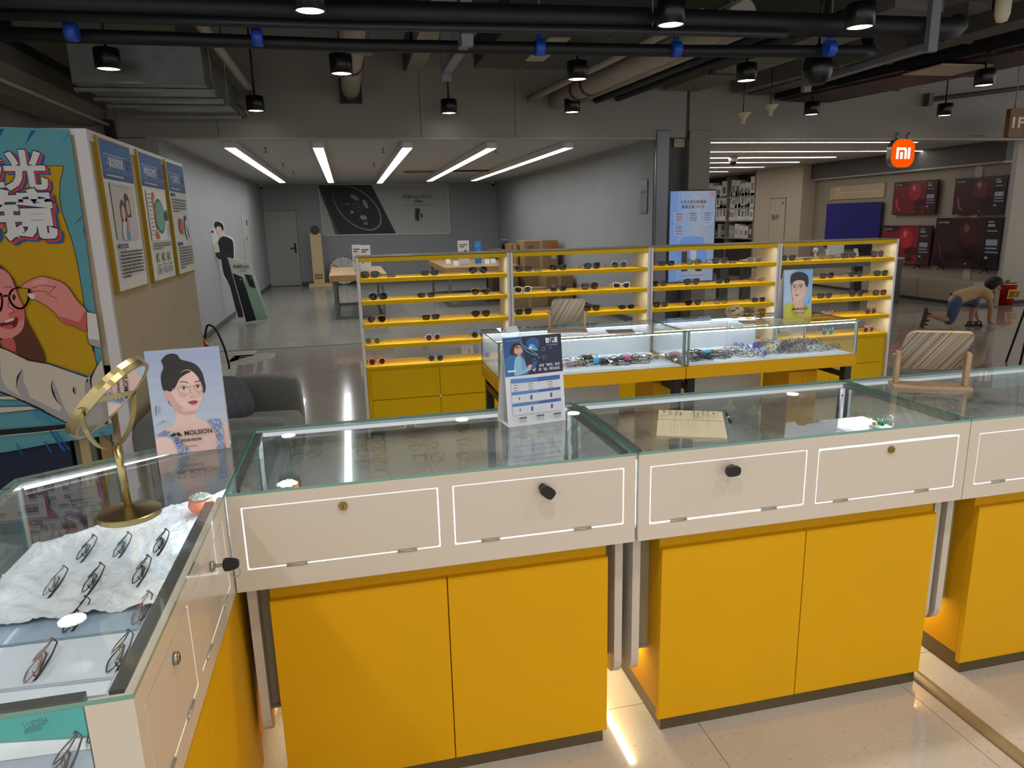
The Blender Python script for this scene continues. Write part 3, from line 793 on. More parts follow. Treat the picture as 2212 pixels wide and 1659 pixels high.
# lit logo sign
q = gy(1951, 331, 9.9)
o = thing('logo_sign', 'glowing orange rounded sign reading MI under the header', 'sign', (q.x, 9.9, q.z-.22))
B(o.location).prism(rnd(q.x-.005, q.z, .43, .43, .15, 8), 'xz', 9.90, 10.0).build('rim', mat('sign_rim', '#86807a', .3, .8), o)
sf = B(o.location).prism(rnd(q.x-.005, q.z, .415, .415, .145, 8), 'xz', 9.893, 9.8999).build('face', emitter('sign_orange', '#ff4d00', 1.25, False), o)
lm = B(o.location)
cx, cz = q.x-.005, q.z
def bar(x0, z0, x1, z1): lm.box(cx+x0, 9.886, cz+z0, cx+x1, 9.8929, cz+z1, ch=.0)
lm.prism([(cx-.125, cz-.085), (cx-.125, cz+.085), (cx+.02, cz+.085), (cx+.05, cz+.07), (cx+.06, cz+.04), (cx+.06, cz-.085), (cx+.025, cz-.085), (cx+.025, cz+.035), (cx+.01, cz+.05), (cx-.088, cz+.05), (cx-.088, cz-.085)], 'xz', 9.886, 9.8929)
bar(-.053, -.085, -.012, .015); bar(.085, -.085, .122, .085)
lm.build('letters', emitter('sign_white', '#fff4ee', 1.6, False), sf)
for xx in (-.1, .1):
    B(o.location).tube([(cx+xx, 9.95, cz+.2), (cx+xx+.02, 9.95, cz+.32)], .01, 8).build('hanger', M_steel, o)
# ================================================================== front counters
M_yel = mat('yellow_lacquer', '#d69d00', .5, mottle=.02, scale=3, spec=.22)
M_yeld = mat('yellow_lacquer_body', '#cd9500', .5, spec=.22)
M_cream = mat('cream_lacquer', '#cfc2b0', .2, coat=.3)
M_wing = mat('cream_edge', '#c7bba9', .35)
M_greyp = mat('greige_panel', '#a39679', .4)
M_kick = mat('bronze_kick', '#6d6046', .3, .75)
M_glass = glass('clear_glass', (.975, .99, .985), 1.5)
M_glassb = glass('display_glass', (.93, .97, .96), 2.25)
M_gedge = mat('glass_edge', '#6c9a8b', .08, coat=.6, spec=.7)
M_gedge2 = mat('glass_edge_pale', '#9fc4b8', .08, coat=.6)
M_alu = mat('aluminium', '#b9bcbf', .28, .85)
M_tray = mat('white_tray', '#e3e6ea', .5)
M_lock = mat('nickel', '#a8a296', .25, 1.0)
M_brass = mat('brass_lock', '#a58a4c', .28, 1.0)
M_hinge = mat('hinge_steel', '#b3a998', .35, .7)
M_led = emitter('case_led', '#eaf4ff', E_CASE)
M_ledt = emitter('tray_led', '#eaf4ff', E_TRAY)
M_gap = emitter('gap_glow', '#f2f8ff', E_GAP, False)  # no real lamp: added strips glow like case light leaking through gaps
M_fled = emitter('floor_led', '#fff3c8', E_FLOOR)
ZT, ZB, YF, YK = 1.0, .715, 1.86, 2.49

def lock(par, off, x, y, z, key=None, nrm='y'):
    b = B(off)
    b.cyl((x, y, z), (x, y-.006, z), .012, n=18); b.cyl((x, y-.006, z), (x, y-.008, z), .0085, n=18)
    l = b.build('lock', M_brass if key is None else M_lock, par)
    B(off).box(x-.0012, y-.0085, z-.005, x+.0012, y-.0079, z+.005).build('keyhole', M_black, l)
    if key:
        k = B(off); tl = key
        k.box(x-.0015, y-.03, z-.004, x+.0015, y-.008, z+.004, 1)
        out = smooth([(-.013, -.03), (-.016, -.005), (-.012, .010), (0, .014), (.012, .010), (.016, -.005), (.013, -.03)], 3)
        c, s_ = math.cos(tl), math.sin(tl)
        k.prism([(x+a*c-b_*s_, z+a*s_+b_*c) for a, b_ in out], 'xz', y-.034, y-.022, 0)
        k.build('key', [mat('key_black', '#121214', .35), M_lock], l)
    return l
def hinge(par, off, x, y, z, w=.055):
    b = B(off).cyl((x-w/2, y-.002, z), (x+w/2, y-.002, z), .0024, n=8).box(x-w/2, y-.0018, z-.005, x+w/2, y-.0005, z+.005)
    return b.build('hinge', M_hinge, par)
def pane(par, off, x0, y0, z0, x1, y1, z1, name='glass_pane', me=None, edge=M_gedge):
    gm = M_glassb if name in ('glass_back', 'glass_chamfer') else M_glass
    """glass sheet: big faces clear, narrow faces green"""
    d = [abs(x1-x0), abs(y1-y0), abs(z1-z0)]; th = d.index(min(d))
    b = B(off).box(x0, y0, z0, x1, y1, z1)
    for i, f in enumerate(b.f):
        v = [b.v[k] for k in f]; n = (v[1]-v[0]).cross(v[2]-v[0])
        ax = max(range(3), key=lambda a: abs(n[a])); b.m[i] = 0 if ax == th else 1
    return b.build(name, [gm, edge], par)

def counter(x0, x1, bx0, bx1, dm, doors, lks, label, hs):
    o = thing('display_counter', label, 'counter', ((x0+x1)/2, (YF+YK)/2, 0), group='yellow and cream display counters')
    L = o.location
    # yellow base with two doors and a bronze kick board
    B(L).box(bx0, 1.905, .075, bx1, 2.40, ZB, ch=.002).build('base_cabinet', M_yeld, o)
    B(L).box(bx0+.012, 1.892, 0, bx1-.012, 2.39, .075).build('kick_board', M_kick, o)
    for a, b in ((bx0, dm-.0015), (dm+.0015, bx1)):
        B(L).box(a, 1.885, .045, b, 1.9049, .662, ch=.0015).build('cabinet_door', M_yel, o)
    # side wings with rounded foot and set-back filler
    for s_, xe, xb in ((0, x0, bx0), (1, x1, bx1)):
        w0, w1 = (xe+.012, xe+.038) if s_ == 0 else (xe-.038, xe-.012)
        pts = [(1.925, ZB), (1.925, .26)]+[(1.925+.06-.06*math.cos(math.radians(a)), .26-.06*math.sin(math.radians(a))) for a in (22, 45, 68, 90)]+[(2.44, .2), (2.44, ZB)]
        B(L).prism(pts, 'yz', w0, w1).build('side_wing', M_wing, o)
        f0, f1 = (w1, xb) if s_ == 0 else (xb, w0)
        if f1-f0 > .01:
            B(L).box(f0, 1.985, .27, f1, 2.0, ZB).box(f0, 1.975, .262, f1, 2.42, .2699).build('filler_panel', M_greyp, o)
            B(L).box(f0+.004, 2.05, .255, f1-.004, 2.4, .2615).build('led_bar', M_fled, o)
    # cream display box: front frame with drop doors
    fr = B(L); z0, z1 = min(d[2] for d in doors), max(d[3] for d in doors)
    y0, y1 = YF, YF+.018
    fr.box(x0, y0, ZB, x1, y1, z0).box(x0, y0, z1, x1, y1, ZT-.008)
    xs = [x0]+[v for d in doors for v in (d[0], d[1])]+[x1]
    for a, b in zip(xs[0::2], xs[1::2]): fr.box(a, y0, z0, b, y1, z1)
    fr.build('front_frame', M_cream, o)
    g = .0034
    for k, d in enumerate(doors):
        dr = B(L).prism(rnd((d[0]+d[1])/2, (d[2]+d[3])/2, d[1]-d[0]-2*g, d[3]-d[2]-2*g, .006, 3), 'xz', YF+.0008, YF+.017).build('drop_door', M_cream, o)
        sl = B(L)
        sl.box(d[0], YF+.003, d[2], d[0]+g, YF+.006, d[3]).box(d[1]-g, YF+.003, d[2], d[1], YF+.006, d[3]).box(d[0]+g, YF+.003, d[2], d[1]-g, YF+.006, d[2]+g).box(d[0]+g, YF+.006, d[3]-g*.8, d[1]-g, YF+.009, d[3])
        sl.build('gap_glow', M_gap, o)  # glowing strips added in the door gaps as leaked light
        lk = lks[k]
        lock(dr, L, lk[0], YF+.0008, lk[1], lk[2])
        for hx in hs[k]: hinge(dr, L, hx, YF+.0005, d[2]+g*.6)
    # tray, glass, profiles, LED bars
    B(L).box(x0+.002, YF+.0231, ZB, x1-.002, YK, ZB+.03).build('tray', M_tray, o)
    pane(o, L, x0, YF, ZT-.008, x1, YK, ZT, 'glass_top')
    pane(o, L, x0+.008, YK-.008, ZB+.03, x1-.008, YK, ZT-.0081, 'glass_back')
    pane(o, L, x0, YF+.0181, ZB+.03, x0+.006, YK, ZT-.0081, 'glass_side')
    pane(o, L, x1-.006, YF+.0181, ZB+.03, x1, YK, ZT-.0081, 'glass_side')
    pr = B(L)
    pr.box(x0+.0065, YK-.032, ZT-.026, x1-.0065, YK-.0085, ZT-.0085)
    pr.build('light_profile', mat('profile_white', '#dfe3e6', .35), o)
    B(L).quad((x0+.02, YK-.0325, ZT-.024), (x1-.02, YK-.0325, ZT-.024), (x1-.02, YK-.0325, ZT-.011), (x0+.02, YK-.0325, ZT-.011)).build('diffuser_strip', emitter('profile_glow', '#eef4fb', 1.15, False), o, recalc=False)
    B(L).quad((x0+.03, YK-.029, ZT-.0264), (x0+.03, YK-.012, ZT-.0264), (x1-.03, YK-.012, ZT-.0264), (x1-.03, YK-.029, ZT-.0264)).build('led_bar', M_ledt, o, recalc=False)
    for a in (x0+.0065, x1-.0285):
        B(L).box(a, YF+.05, ZT-.024, a+.022, YK-.033, ZT-.0085).build('light_profile', mat('profile_dark', '#7d7d79', .35, .6), o)
        B(L).quad((a+.004, YF+.08, ZT-.0244), (a+.004, YK-.06, ZT-.0244), (a+.018, YK-.06, ZT-.0244), (a+.018, YF+.08, ZT-.0244)).build('led_bar', M_ledt, o, recalc=False)
    for a in (x0+.008, x1-.02):
        B(L).box(a, YK-.022, ZB+.03, a+.012, YK-.0085, ZT-.03).build('corner_profile', M_alu, o)
    return o
counter(-.362, .787, -.287, .711, .211, [(-.3285, .195, .777, .957), (.236, .7505, .778, .957)], [(-.066, .933, None), (.498, .925, .9)],
        'display counter with padlock key hanging, nearest left of the front row', [(-.2, .1), (.34, .62)])
counter(.797, 1.976, .891, 1.912, 1.4025, [(.834, 1.366, .768, .953), (1.4065, 1.938, .765, .948)], [(1.102, .921, -1.57), (1.675, .924, None)],
        'middle display counter of the front row, notebook lying on its glass', [(.93, 1.24), (1.5, 1.81)])
counter(1.979, 3.15, 2.087, 3.06, 2.58, [(2.019, 2.545, .764, .947), (2.585, 3.11, .764, .947)], [(2.28, .922, None), (2.85, .922, None)],
        'right display counter at the picture edge, wooden mirror standing on it', [(2.12, 2.44), (2.68, 3.0)])

# ================================================================== left corner showcase (chamfered corner)
XA, XC = -.365, -.972          # staff side, customer side
YN, YQ, YE = 1.035, 2.16, 2.485  # near end, start of chamfer, far end
o = thing('corner_showcase', 'cream corner showcase at the left with white fur lining', 'counter', (-.66, 1.75, 0))
L = o.location
foot = [(XA, YN), (XA, YE), (-.43, YE), (XC, YQ), (XC, YN)]
inn = lambda k: [(XA-.02-k, YN+.02+k), (XA-.02-k, YE-.02-k), (-.44, YE-.02-k), (XC+.02+k, YQ-.01), (XC+.02+k, YN+.02+k)]
B(L).prism(inn(.011), 'xy', .045, ZB).build('base_cabinet', M_yeld, o)
B(L).prism(inn(.045), 'xy', 0, .045).build('kick_board', M_kick, o)
for (a, b, z0, z1) in ((1.06, 1.45, .05, .45), (1.06, 1.45, .455, .69), (1.456, 2.02, .05, .69)):
    B(L).box(XA-.03, a, z0, XA-.01, b, z1, ch=.0015).build('cabinet_door', M_yel, o)
B(L).prism([(XA-.0185, YN), (XA-.0185, YE), (-.43, YE), (XC, YQ), (XC, YN)], 'xy', ZB+.0001, ZB+.03).build('tray', M_tray, o)
B(L).prism([(XA-.024, YN+.024), (XA-.024, YE-.03), (-.44, YE-.03), (XC+.02, YQ-.012), (XC+.02, YN+.024)], 'xy', ZB+.0301, .80).build('raised_deck', M_tray, o)
fr = B(L); dz0, dz1 = .768, .952; dy = [(1.075, 1.385), (1.43, 1.80)]
x0, x1 = XA-.018, XA
fr.box(x0, YN, ZB+.0, x1, YE-.62, dz0).box(x0, YN, dz1, x1, YE-.62, ZT-.008)
ys = [YN]+[v for d in dy for v in d]+[YE-.62]
for a, b in zip(ys[0::2], ys[1::2]): fr.box(x0, a, dz0, x1, b, dz1)
fr.box(x0-.05, YN, ZB+.03, x0-.0001, YN+.018, ZT-.008)
fr.build('side_frame', M_cream, o)
for k, (a, b) in enumerate(dy):
    g = .003
    dr = B(L).prism(rnd((a+b)/2, (dz0+dz1)/2, b-a-2*g, dz1-dz0-2*g, .006, 3), 'yz', XA-.017, XA-.0008).build('drop_door', M_cream, o)
    B(L).box(XA-.006, a, dz0, XA-.003, a+g, dz1).box(XA-.006, b-g, dz0, XA-.003, b, dz1).box(XA-.006, a+g, dz0, XA-.003, b-g, dz0+g).build('gap_glow', M_gap, o)  # same added glow for light leaking round the side doors
    ly = (1.255, 1.62)[k]
    l = B(L).cyl((XA-.0008, ly, .915), (XA+.007, ly, .915), .012, n=18).cyl((XA+.007, ly, .915), (XA+.009, ly, .915), .0085, n=18).build('lock', M_lock, dr)
    B(L).box(XA+.0085, ly-.0012, .910, XA+.0095, ly+.0012, .920).build('keyhole', M_black, l)
    if k == 1:
        kb = B(L).box(XA+.009, ly-.0015, .911, XA+.03, ly+.0015, .919, 1)
        kb.prism([(XA+.028+a_, .915+c_) for a_, c_ in smooth([(0, -.013), (.02, -.013), (.032, -.008), (.034, .0), (.032, .008), (.02, .013), (0, .013)], 3)], 'xz', ly-.005, ly+.005, 0)
        kb.tube([(XA+.05+.012*math.cos(t), ly, .895+.014*math.sin(t)) for t in np.linspace(0, 6.28, 14)[:-1]], .0009, 6, True, mi=1)
        kb.build('key', [mat('key_black', '#121214', .35), M_lock], l)
    for hy in (a+.07, b-.08):
        B(L).cyl((XA+.002, hy-.027, dz0+.002), (XA+.002, hy+.027, dz0+.002), .0024, n=8).box(XA+.0005, hy-.027, dz0-.003, XA+.0018, hy+.027, dz0+.007).build('hinge', M_hinge, dr)
B(L).prism(foot, 'xy', ZT-.008, ZT, 0, 1).build('glass_top', [M_glass, M_gedge], o)
pane(o, L, XC+.002, YN+.0, ZB+.03, x0-.052, YN+.006, ZT-.0081, 'glass_end')
pane(o, L, XC, YN+.007, ZB+.03, XC+.006, YQ-.004, ZT-.0081, 'glass_side')
ch = [(XC+.001, YQ), (-.432, YE-.002), (-.436, YE-.008), (XC+.005, YQ-.006)]
B(L).prism(ch, 'xy', ZB+.03, ZT-.0081, 0, 0).build('glass_chamfer', [M_glass, M_gedge], o)
pane(o, L, -.428, YE-.006, ZB+.03, XA, YE, ZT-.0081, 'glass_end')
pane(o, L, XA-.006, YE-.62, ZB+.03, XA, YE-.008, ZT-.0081, 'glass_side')
def bar_between(a, b, z, w_, h_, name, m):
    a, b = Vector(a), Vector(b); t = (b-a).normalized(); n = Vector((-t.y, t.x))*w_
    pts = [a, b, b+n, a+n]
    return B(L).prism([tuple(p) for p in pts], 'xy', z, z+h_).build(name, m, o)
M_prof = mat('profile_clear', '#a9aaa8', .3, .5)
bar_between((-.445, YE-.014), (XC+.01, YQ-.012), ZT-.022, .018, .0135, 'light_profile', M_prof)
bar_between((-.46, YE-.028), (XC+.03, YQ-.026), ZT-.0245, .008, .0024, 'led_bar', M_led)
bar_between((XC+.008, YQ-.02), (XC+.008, YN+.03), ZT-.022, .018, .0135, 'light_profile', M_prof)
bar_between((XC+.013, YQ-.04), (XC+.013, YN+.05), ZT-.0245, .008, .0024, 'led_bar', M_led)
bar_between((x0-.004, YN+.03), (x0-.004, 1.84), ZT-.022, .022, .0135, 'light_profile', mat('profile_dark', '#7d7d79', .35, .6))
bar_between((x0-.01, YN+.05), (x0-.01, 1.82), ZT-.0245, .008, .0024, 'led_bar', M_led)
bar_between((-.93, YN+.02), (x0-.06, YN+.02), ZT-.022, .02, .0135, 'light_profile', mat('profile_dark', '#7d7d79', .35, .6))
B(L).box(XC+.008, YQ-.014, ZB+.03, XC+.016, YQ-.006, ZT-.024).build('corner_profile', M_alu, o)

# ================================================================== glass cases in the middle
M_caseled = emitter('case_led2', '#e6f2ff', E_CASE*1.15)
M_casepan = mat('case_white', '#dfe4e8', .5)
def case(x0, x1, label, ypl):
    y0, y1, zf0, zf1, zt = 4.05, 4.62, .665, .745, .975
    o = thing('glass_case', label, 'display case', ((x0+x1)/2, (y0+y1)/2, 0), group='lit glass cases on black legs'); L = o.location
    B(L).box(x0, y0, zf0, x1, y1, zf1, ch=.002).build('yellow_frame', M_yel, o)
    B(L).box(x0+.02, y0+.02, zf1+.0001, x1-.02, y1-.02, zf1+.006).build('floor_board', M_tray, o)
    for a in (x0+.02, x1-.07):
        for b in (y0+.02, y1-.07):
            B(L).box(a, b, 0, a+.05, b+.05, zf0-.0005).build('leg', M_black, o)
    for a in (x0+.02, x1-.06): B(L).box(a, y0+.071, .58, a+.04, y1-.071, .62).build('side_rail', M_black, o)
    t = .006
    pane(o, L, x0, y0, zt-.008, x1, y1, zt, 'glass_top')
    pane(o, L, x0+.004, y0+.004, zf1, x1-.004, y0+.004+t, zt-.0081, 'glass_front')
    pane(o, L, x0+.004, y0+.0105, zf1, x0+.004+t, y1-.004, zt-.0081, 'glass_side')
    pane(o, L, x1-.004-t, y0+.0105, zf1, x1-.004, y1-.004, zt-.0081, 'glass_side')
    # white sliding back panels on the staff side
    for k, (a, b) in enumerate(ypl):
        B(L).box(x0+(x1-x0)*a+.011, y1-.022-.004*k, zf1+.006, x0+(x1-x0)*b-.011, y1-.019-.004*k, zt-.03).build('back_panel', M_casepan, o)
    if not (ypl[-1][1] > .99):
        pane(o, L, x0+(x1-x0)*ypl[-1][1], y1-.012, zf1, x1-.011, y1-.006, zt-.0081, 'glass_back')
    for a, yy in ((x0+.011, y0+.0105), (x1-.021, y0+.0105), (x0+.011, y1-.016), (x1-.021, y1-.016)):
        B(L).box(a, yy, zf1, a+.01, yy+.01, zt-.0085).build('corner_profile', M_alu, o)
    B(L).box(x0+.02, y1-.06, zt-.026, x1-.02, y1-.03, zt-.0085).build('light_profile', M_alu, o)
    n = 34; lb = B(L)
    for i in range(n):
        a = x0+.03+(x1-x0-.06)*i/n
        lb.box(a, y1-.057, zt-.029, a+(x1-x0-.06)/n*.72, y1-.034, zt-.0261)
    lb.build('led_bar', M_caseled, o)
    B(L).box(x0+.03, y0+.014, zt-.016, x1-.03, y0+.024, zt-.0085).build('led_bar_front', M_caseled, o)
    return o
case(.82, 2.045, 'lit glass case with blue and pink spectacle cases, left of two', [(0, .52), (.48, 1.0)])
case(2.05, 3.30, 'lit glass case crammed with dark frames, right of two', [(0, .5), (.46, .66)])
# things standing under and behind the cases
o = thing('low_board', 'pale grey board standing behind the left glass case legs', 'board', (1.35, 4.75, 0))
B(o.location).box(.95, 4.7, 0, 1.85, 4.72, .62, ch=.003).build('board', mat('pale_board', '#d2d1c8', .5), o)
for xx in (1.0, 1.76): B(o.location).box(xx, 4.7205, .02, xx+.03, 4.78, .6).build('stiffener', M_greyp, o)
o = thing('low_board', 'pale grey board standing behind the right glass case legs', 'board', (2.7, 4.75, 0))
B(o.location).box(2.3, 4.7, 0, 3.0, 4.72, .62, ch=.003).build('board', mat('pale_board', '#d2d1c8', .5), o)
for xx in (2.35, 2.9): B(o.location).box(xx, 4.7205, .02, xx+.03, 4.78, .6).build('stiffener', M_greyp, o)
for k, (a, b, lb) in enumerate(((1.93, 2.12, 'small yellow cabinet standing between the two glass cases'), (2.95, 3.18, 'small yellow cabinet standing under the right glass case end'))):
    o = thing('yellow_cabinet', lb, 'cabinet', ((a+b)/2, 4.5, 0))
    yy = 4.30
    B(o.location).box(a, yy, .06, b, yy+.3, .60, ch=.002).build('body', M_yeld, o)
    B(o.location).box(a+.01, yy+.01, 0, b-.01, yy+.29, .0599).build('kick_board', M_kick, o)
    B(o.location).box(a+.003, yy-.015, .07, (a+b)/2-.001, yy-.0001, .595, ch=.001).build('door', M_yel, o)
    B(o.location).box((a+b)/2+.001, yy-.015, .07, b-.003, yy-.0001, .595, ch=.001).build('door', M_yel, o)

# ================================================================== sunglasses rack, four bays
M_rackw = mat('rack_white', '#d9d8d6', .4)
M_racki = mat('rack_inner', '#e8e0c4', .5)
M_ryel = mat('rack_yellow', '#dfb400', .6, spec=.2)
M_rtop = mat('rack_top_unlit', '#8f7d5e', .5)  # greyish brown puts the unlit look of the top into its colour
M_rled = emitter('rack_led', '#fff4dc', E_RACK)
RY0, RY1, RZT = 5.60, 5.90, 1.432
RX = [.045+1.2125*k for k in range(5)]
SHZ = [1.27, 1.097, .917, .747, .575]     # top of each board, the last is the drawer unit
shn = ['top', 'second', 'third', 'fourth', 'lowest']
bayn = ['leftmost', 'second', 'third', 'rightmost']
for k in range(4):
    x0, x1 = RX[k], RX[k+1]-.004
    o = thing('display_rack', f'white and yellow sunglasses rack bay, {["leftmost of four", "second from the left", "third from the left", "rightmost of four"][k]}', 'rack', ((x0+x1)/2, (RY0+RY1)/2, 0), group='sunglasses rack bays'); L = o.location
    for a in (x0, x1-.022):
        B(L).box(a, RY0-.012, 0, a+.022, RY1, RZT, ch=.001).build('side_panel', [M_rackw], o)
    for a, b in ((x0+.0221, x0+.024), (x1-.024, x1-.0221)):
        B(L).box(a, RY0+.02, SHZ[-1], b, RY1-.002, RZT-.04).build('inner_lining', M_racki, o)
    a, b = x0+.0245, x1-.0245
    B(L).box(a, RY0-.012, RZT-.034, b, RY1, RZT-.003).build('top_board', M_ryel, o)
    B(L).box(x0, RY0-.012, RZT+.0001, x1, RY1, RZT+.006).build('top_cover', M_rtop, o)
    for i, z in enumerate(SHZ[:4]):
        B(L).box(a, RY0, z-.032, b, RY1, z, ch=.0015).build('shelf', M_ryel, o)
    for z in [RZT-.034]+[z-.032 for z in SHZ[:4]]:
        B(L).quad((a+.03, RY0+.01, z-.0006), (a+.03, RY0+.022, z-.0006), (b-.03, RY0+.022, z-.0006), (b-.03, RY0+.01, z-.0006)).build('led_bar', M_rled, o, recalc=False)
    B(L).box(a, RY0+.012, .05, b, RY1, SHZ[4]-.02).build('drawer_carcass', M_ryel, o)
    B(L).box(a, RY0-.002, SHZ[4]-.0199, b, RY1, SHZ[4], ch=.001).build('drawer_top', M_ryel, o)
    B(L).box(a+.02, RY0+.03, 0, b-.02, RY1-.02, .0499).build('kick_board', M_kick, o)
    mid = (a+b)/2
    for (u0, u1) in ((a+.03, mid-.002), (mid+.002, b-.03)):
        for (w0, w1) in ((.06, .295), (.302, .535)):
            B(L).box(u0, RY0-.004, w0, u1, RY0+.0119, w1, ch=.0015).build('drawer_front', M_ryel, o)
    B(L).ball((mid, RY0-.008, .298), .011, 10, 8).build('knob', M_white, o)
# ================================================================== partition with cloth poster, left
M_paper = ink('paper'); M_cloth = ink('cloth_print', .85); M_card = ink('card_print', .3)
PX, PY, PZ = -1.28, 4.246, 2.2
M_beige = mat('partition_beige', '#b9a888', .5, mottle=.03, scale=2)
M_ptrim = mat('partition_trim', '#d6d0cf', .4)
o = thing('poster_partition', 'beige free standing partition with white trim carrying posters', 'partition', (-1.9, 5.3, 0)); L = o.location
B(L).box(-3.4, PY+.02, .95, PX-.02, 6.5, PZ-.02).box(-3.4, PY+.5, 0, PX-.02, 6.5, .949).build('core', M_beige, o)
B(L).box(PX-.06, PY, 0, PX, PY+.03, PZ, ch=.002).box(-3.4, PY, PZ-.035, PX-.0601, PY+.03, PZ, ch=.002).box(PX-.03, PY+.0301, PZ-.06, PX, 6.5, PZ, ch=.002).build('trim', M_ptrim, o)
ys = [4.28, 4.73, 5.18, 5.63, 6.08, 6.5]
for a, b in zip(ys[:-1], ys[1:]):
    B(L).box(PX-.02, a+.002, .02, PX-.008, b-.002, PZ-.061, ch=.001).build('panel', M_beige, o)
B(L).box(-3.4, PY+.008, .95, PX-.061, PY+.0199, PZ-.036).build('front_panel', M_beige, o)
# cloth poster
YC = PY-.012
Z4 = lambda pts: [(x/3.318, 260+y/3.318) for x, y in pts]
Z1 = lambda pts: [(x/3.607, 740+y/3.607) for x, y in pts]
def tmc(p):
    q = gy(p[0], p[1], YC); return (q.x, -q.z)
c = thing('cloth_poster', 'large printed cloth poster of a cartoon girl touching red glasses', 'poster', (-1.9, YC, 1.5)); L = c.location
edge = [(-230, 268), (-60, 272), (60, 276), (148, 279), (153, 300), (165, 380), (185, 520), (208, 690), (228, 820), (246, 938), (180, 948), (100, 960), (15, 976), (-60, 985), (-200, 1000)]
cl = [tmc(p) for p in edge]
B(L).prism([(x, -z) for x, z in cl], 'xz', YC, YC+.003).build('cloth', mat('cloth_edge', '#4d8d94', .9), c)
P = Print((0, YC, 0), (1, 0, 0), (0, 0, -1), (0, -1, 0), .00015, tmc)
TEAL, YEL, RED, BLU, WHT, BLK, SKIN, SKIN2, CRM, HAIR, GRY = '#5b99a2', '#c39605', '#d6403b', '#125a94', '#d9d5cf', '#15161c', '#dd8a80', '#c85b55', '#cfc3b0', '#5d3520', '#a9a2a2'
P.poly(edge, TEAL)
# yellow field with dark outline
yb = Z4([(-300, 318), (150, 322), (345, 326), (457, 326), (445, 380), (431, 440), (428, 560), (445, 660), (480, 760), (515, 860), (550, 1000), (582, 1180), (600, 1300), (607, 1370), (628, 1500), (650, 1590), (672, 1659)])+Z1([(725, 20), (745, 130), (757, 178), (700, 257), (390, 162), (0, 120), (-300, 100)])
P.poly(yb, YEL)
P.line(yb[3:17]+Z1([(725, 20), (745, 130), (757, 178)]), 1.6, BLK)
P.line(yb[:4], 1.4, BLK)
# dark blue rays
for t in (((258, 72), (222, 72), (178, 180)), ((495, 92), (490, 110), (428, 188)), ((28, 60), (0, 60), (-4, 130)), ((585, 685), (585, 700), (522, 757)), ((605, 770), (598, 772), (604, 850)), ((663, 1185), (648, 1195), (652, 1200))): P.poly(Z4(t), BLU)
# block letters: blue and red drop layers, dark outline, white face
def big(t, x, y, wpx, hpx):
    a = tmc((x, y)); b2 = tmc((x+wpx, y)); d = tmc((x, y-hpx))
    w_ = b2[0]-a[0]; h_ = (a[1]-d[1])
    bo = .03
    def put(dx, dz, col, up=True):
        P.text(t, a[0]+dx*w_-bo*.3*w_, a[1]-h_*.09+dz*h_, h_*1.09, col, True, bo, w=w_*(1+bo*.6))
    for sx, col, r_ in ((.085, BLU, .032), (.045, RED, .032), (0, '#16365e', .036)):
        for i in range(4): put(sx+r_*math.cos((i+.5)*math.pi/2), sx+r_*math.sin((i+.5)*math.pi/2), col, False)
    for i in range(2): put(.012*(2*i-1), .0, WHT, False)
    put(0, 0, WHT)
big('验', -78, 409, 92, 92); big('光', 15, 409, 91, 82)
big('配', -122, 517, 118, 103); big('镜', 3, 517, 124, 104)
# hair behind, face
P.poly(smooth(Z4([(-60, 1030), (0, 1035), (60, 1085), (110, 1150), (130, 1230), (150, 1300), (180, 1380), (225, 1480), (270, 1560), (330, 1700), (300, 1800), (150, 1700), (90, 1600), (-100, 1600)]), 4), HAIR)
fc = smooth(Z4([(-80, 1060), (0, 1062), (40, 1075), (85, 1120), (115, 1190), (140, 1262), (178, 1345), (184, 1430), (168, 1500), (120, 1545), (60, 1568), (15, 1560), (-20, 1540), (-80, 1520)]), 4)
P.poly(fc, SKIN); P.line(fc[12:48], 1.1, BLK)
P.poly(smooth(Z4([(20, 1570), (100, 1560), (118, 1650), (60, 1640), (15, 1600)]), 3), SKIN2)
P.poly(smooth(Z4([(70, 1390), (130, 1350), (175, 1350), (175, 1420), (130, 1440), (90, 1430)]), 3), '#d76b64')
P.line(smooth(Z4([(35, 1197), (65, 1190), (92, 1195)]), 4, False), 1.2, BLK)
P.poly(smooth(Z4([(0, 1455), (60, 1440), (128, 1408), (135, 1440), (118, 1480), (70, 1492), (20, 1480)]), 4), '#6d1519')
P.poly(smooth(Z4([(45, 1435), (100, 1415), (104, 1430), (50, 1448)]), 3), WHT)
P.poly(smooth(Z4([(20, 1478), (80, 1462), (105, 1480), (60, 1490)]), 3), '#d8504d')
P.line(smooth(Z4([(68, 1300), (65, 1330), (85, 1345), (105, 1355), (95, 1378), (70, 1385)]), 4, False), 1.1, '#7c2f2c')
P.poly(smooth(Z4([(98, 1250), (112, 1248), (120, 1270), (108, 1290), (98, 1278)]), 3), BLK)
# glasses
P.line(smooth(Z4([(110, 1205), (205, 1192), (214, 1240), (205, 1300), (165, 1345), (115, 1335), (78, 1290), (76, 1245)]), 4)+[smooth(Z4([(110, 1205), (205, 1192), (214, 1240), (205, 1300), (165, 1345), (115, 1335), (78, 1290), (76, 1245)]), 4)[0]], 4.6, '#6a1a1c')
P.line(smooth(Z4([(-60, 1250), (0, 1240), (18, 1255), (22, 1320), (0, 1370), (-60, 1360)]), 4), 4.6, '#6a1a1c')
P.line(Z4([(18, 1262), (50, 1255), (80, 1258)]), 4.6, '#6a1a1c')
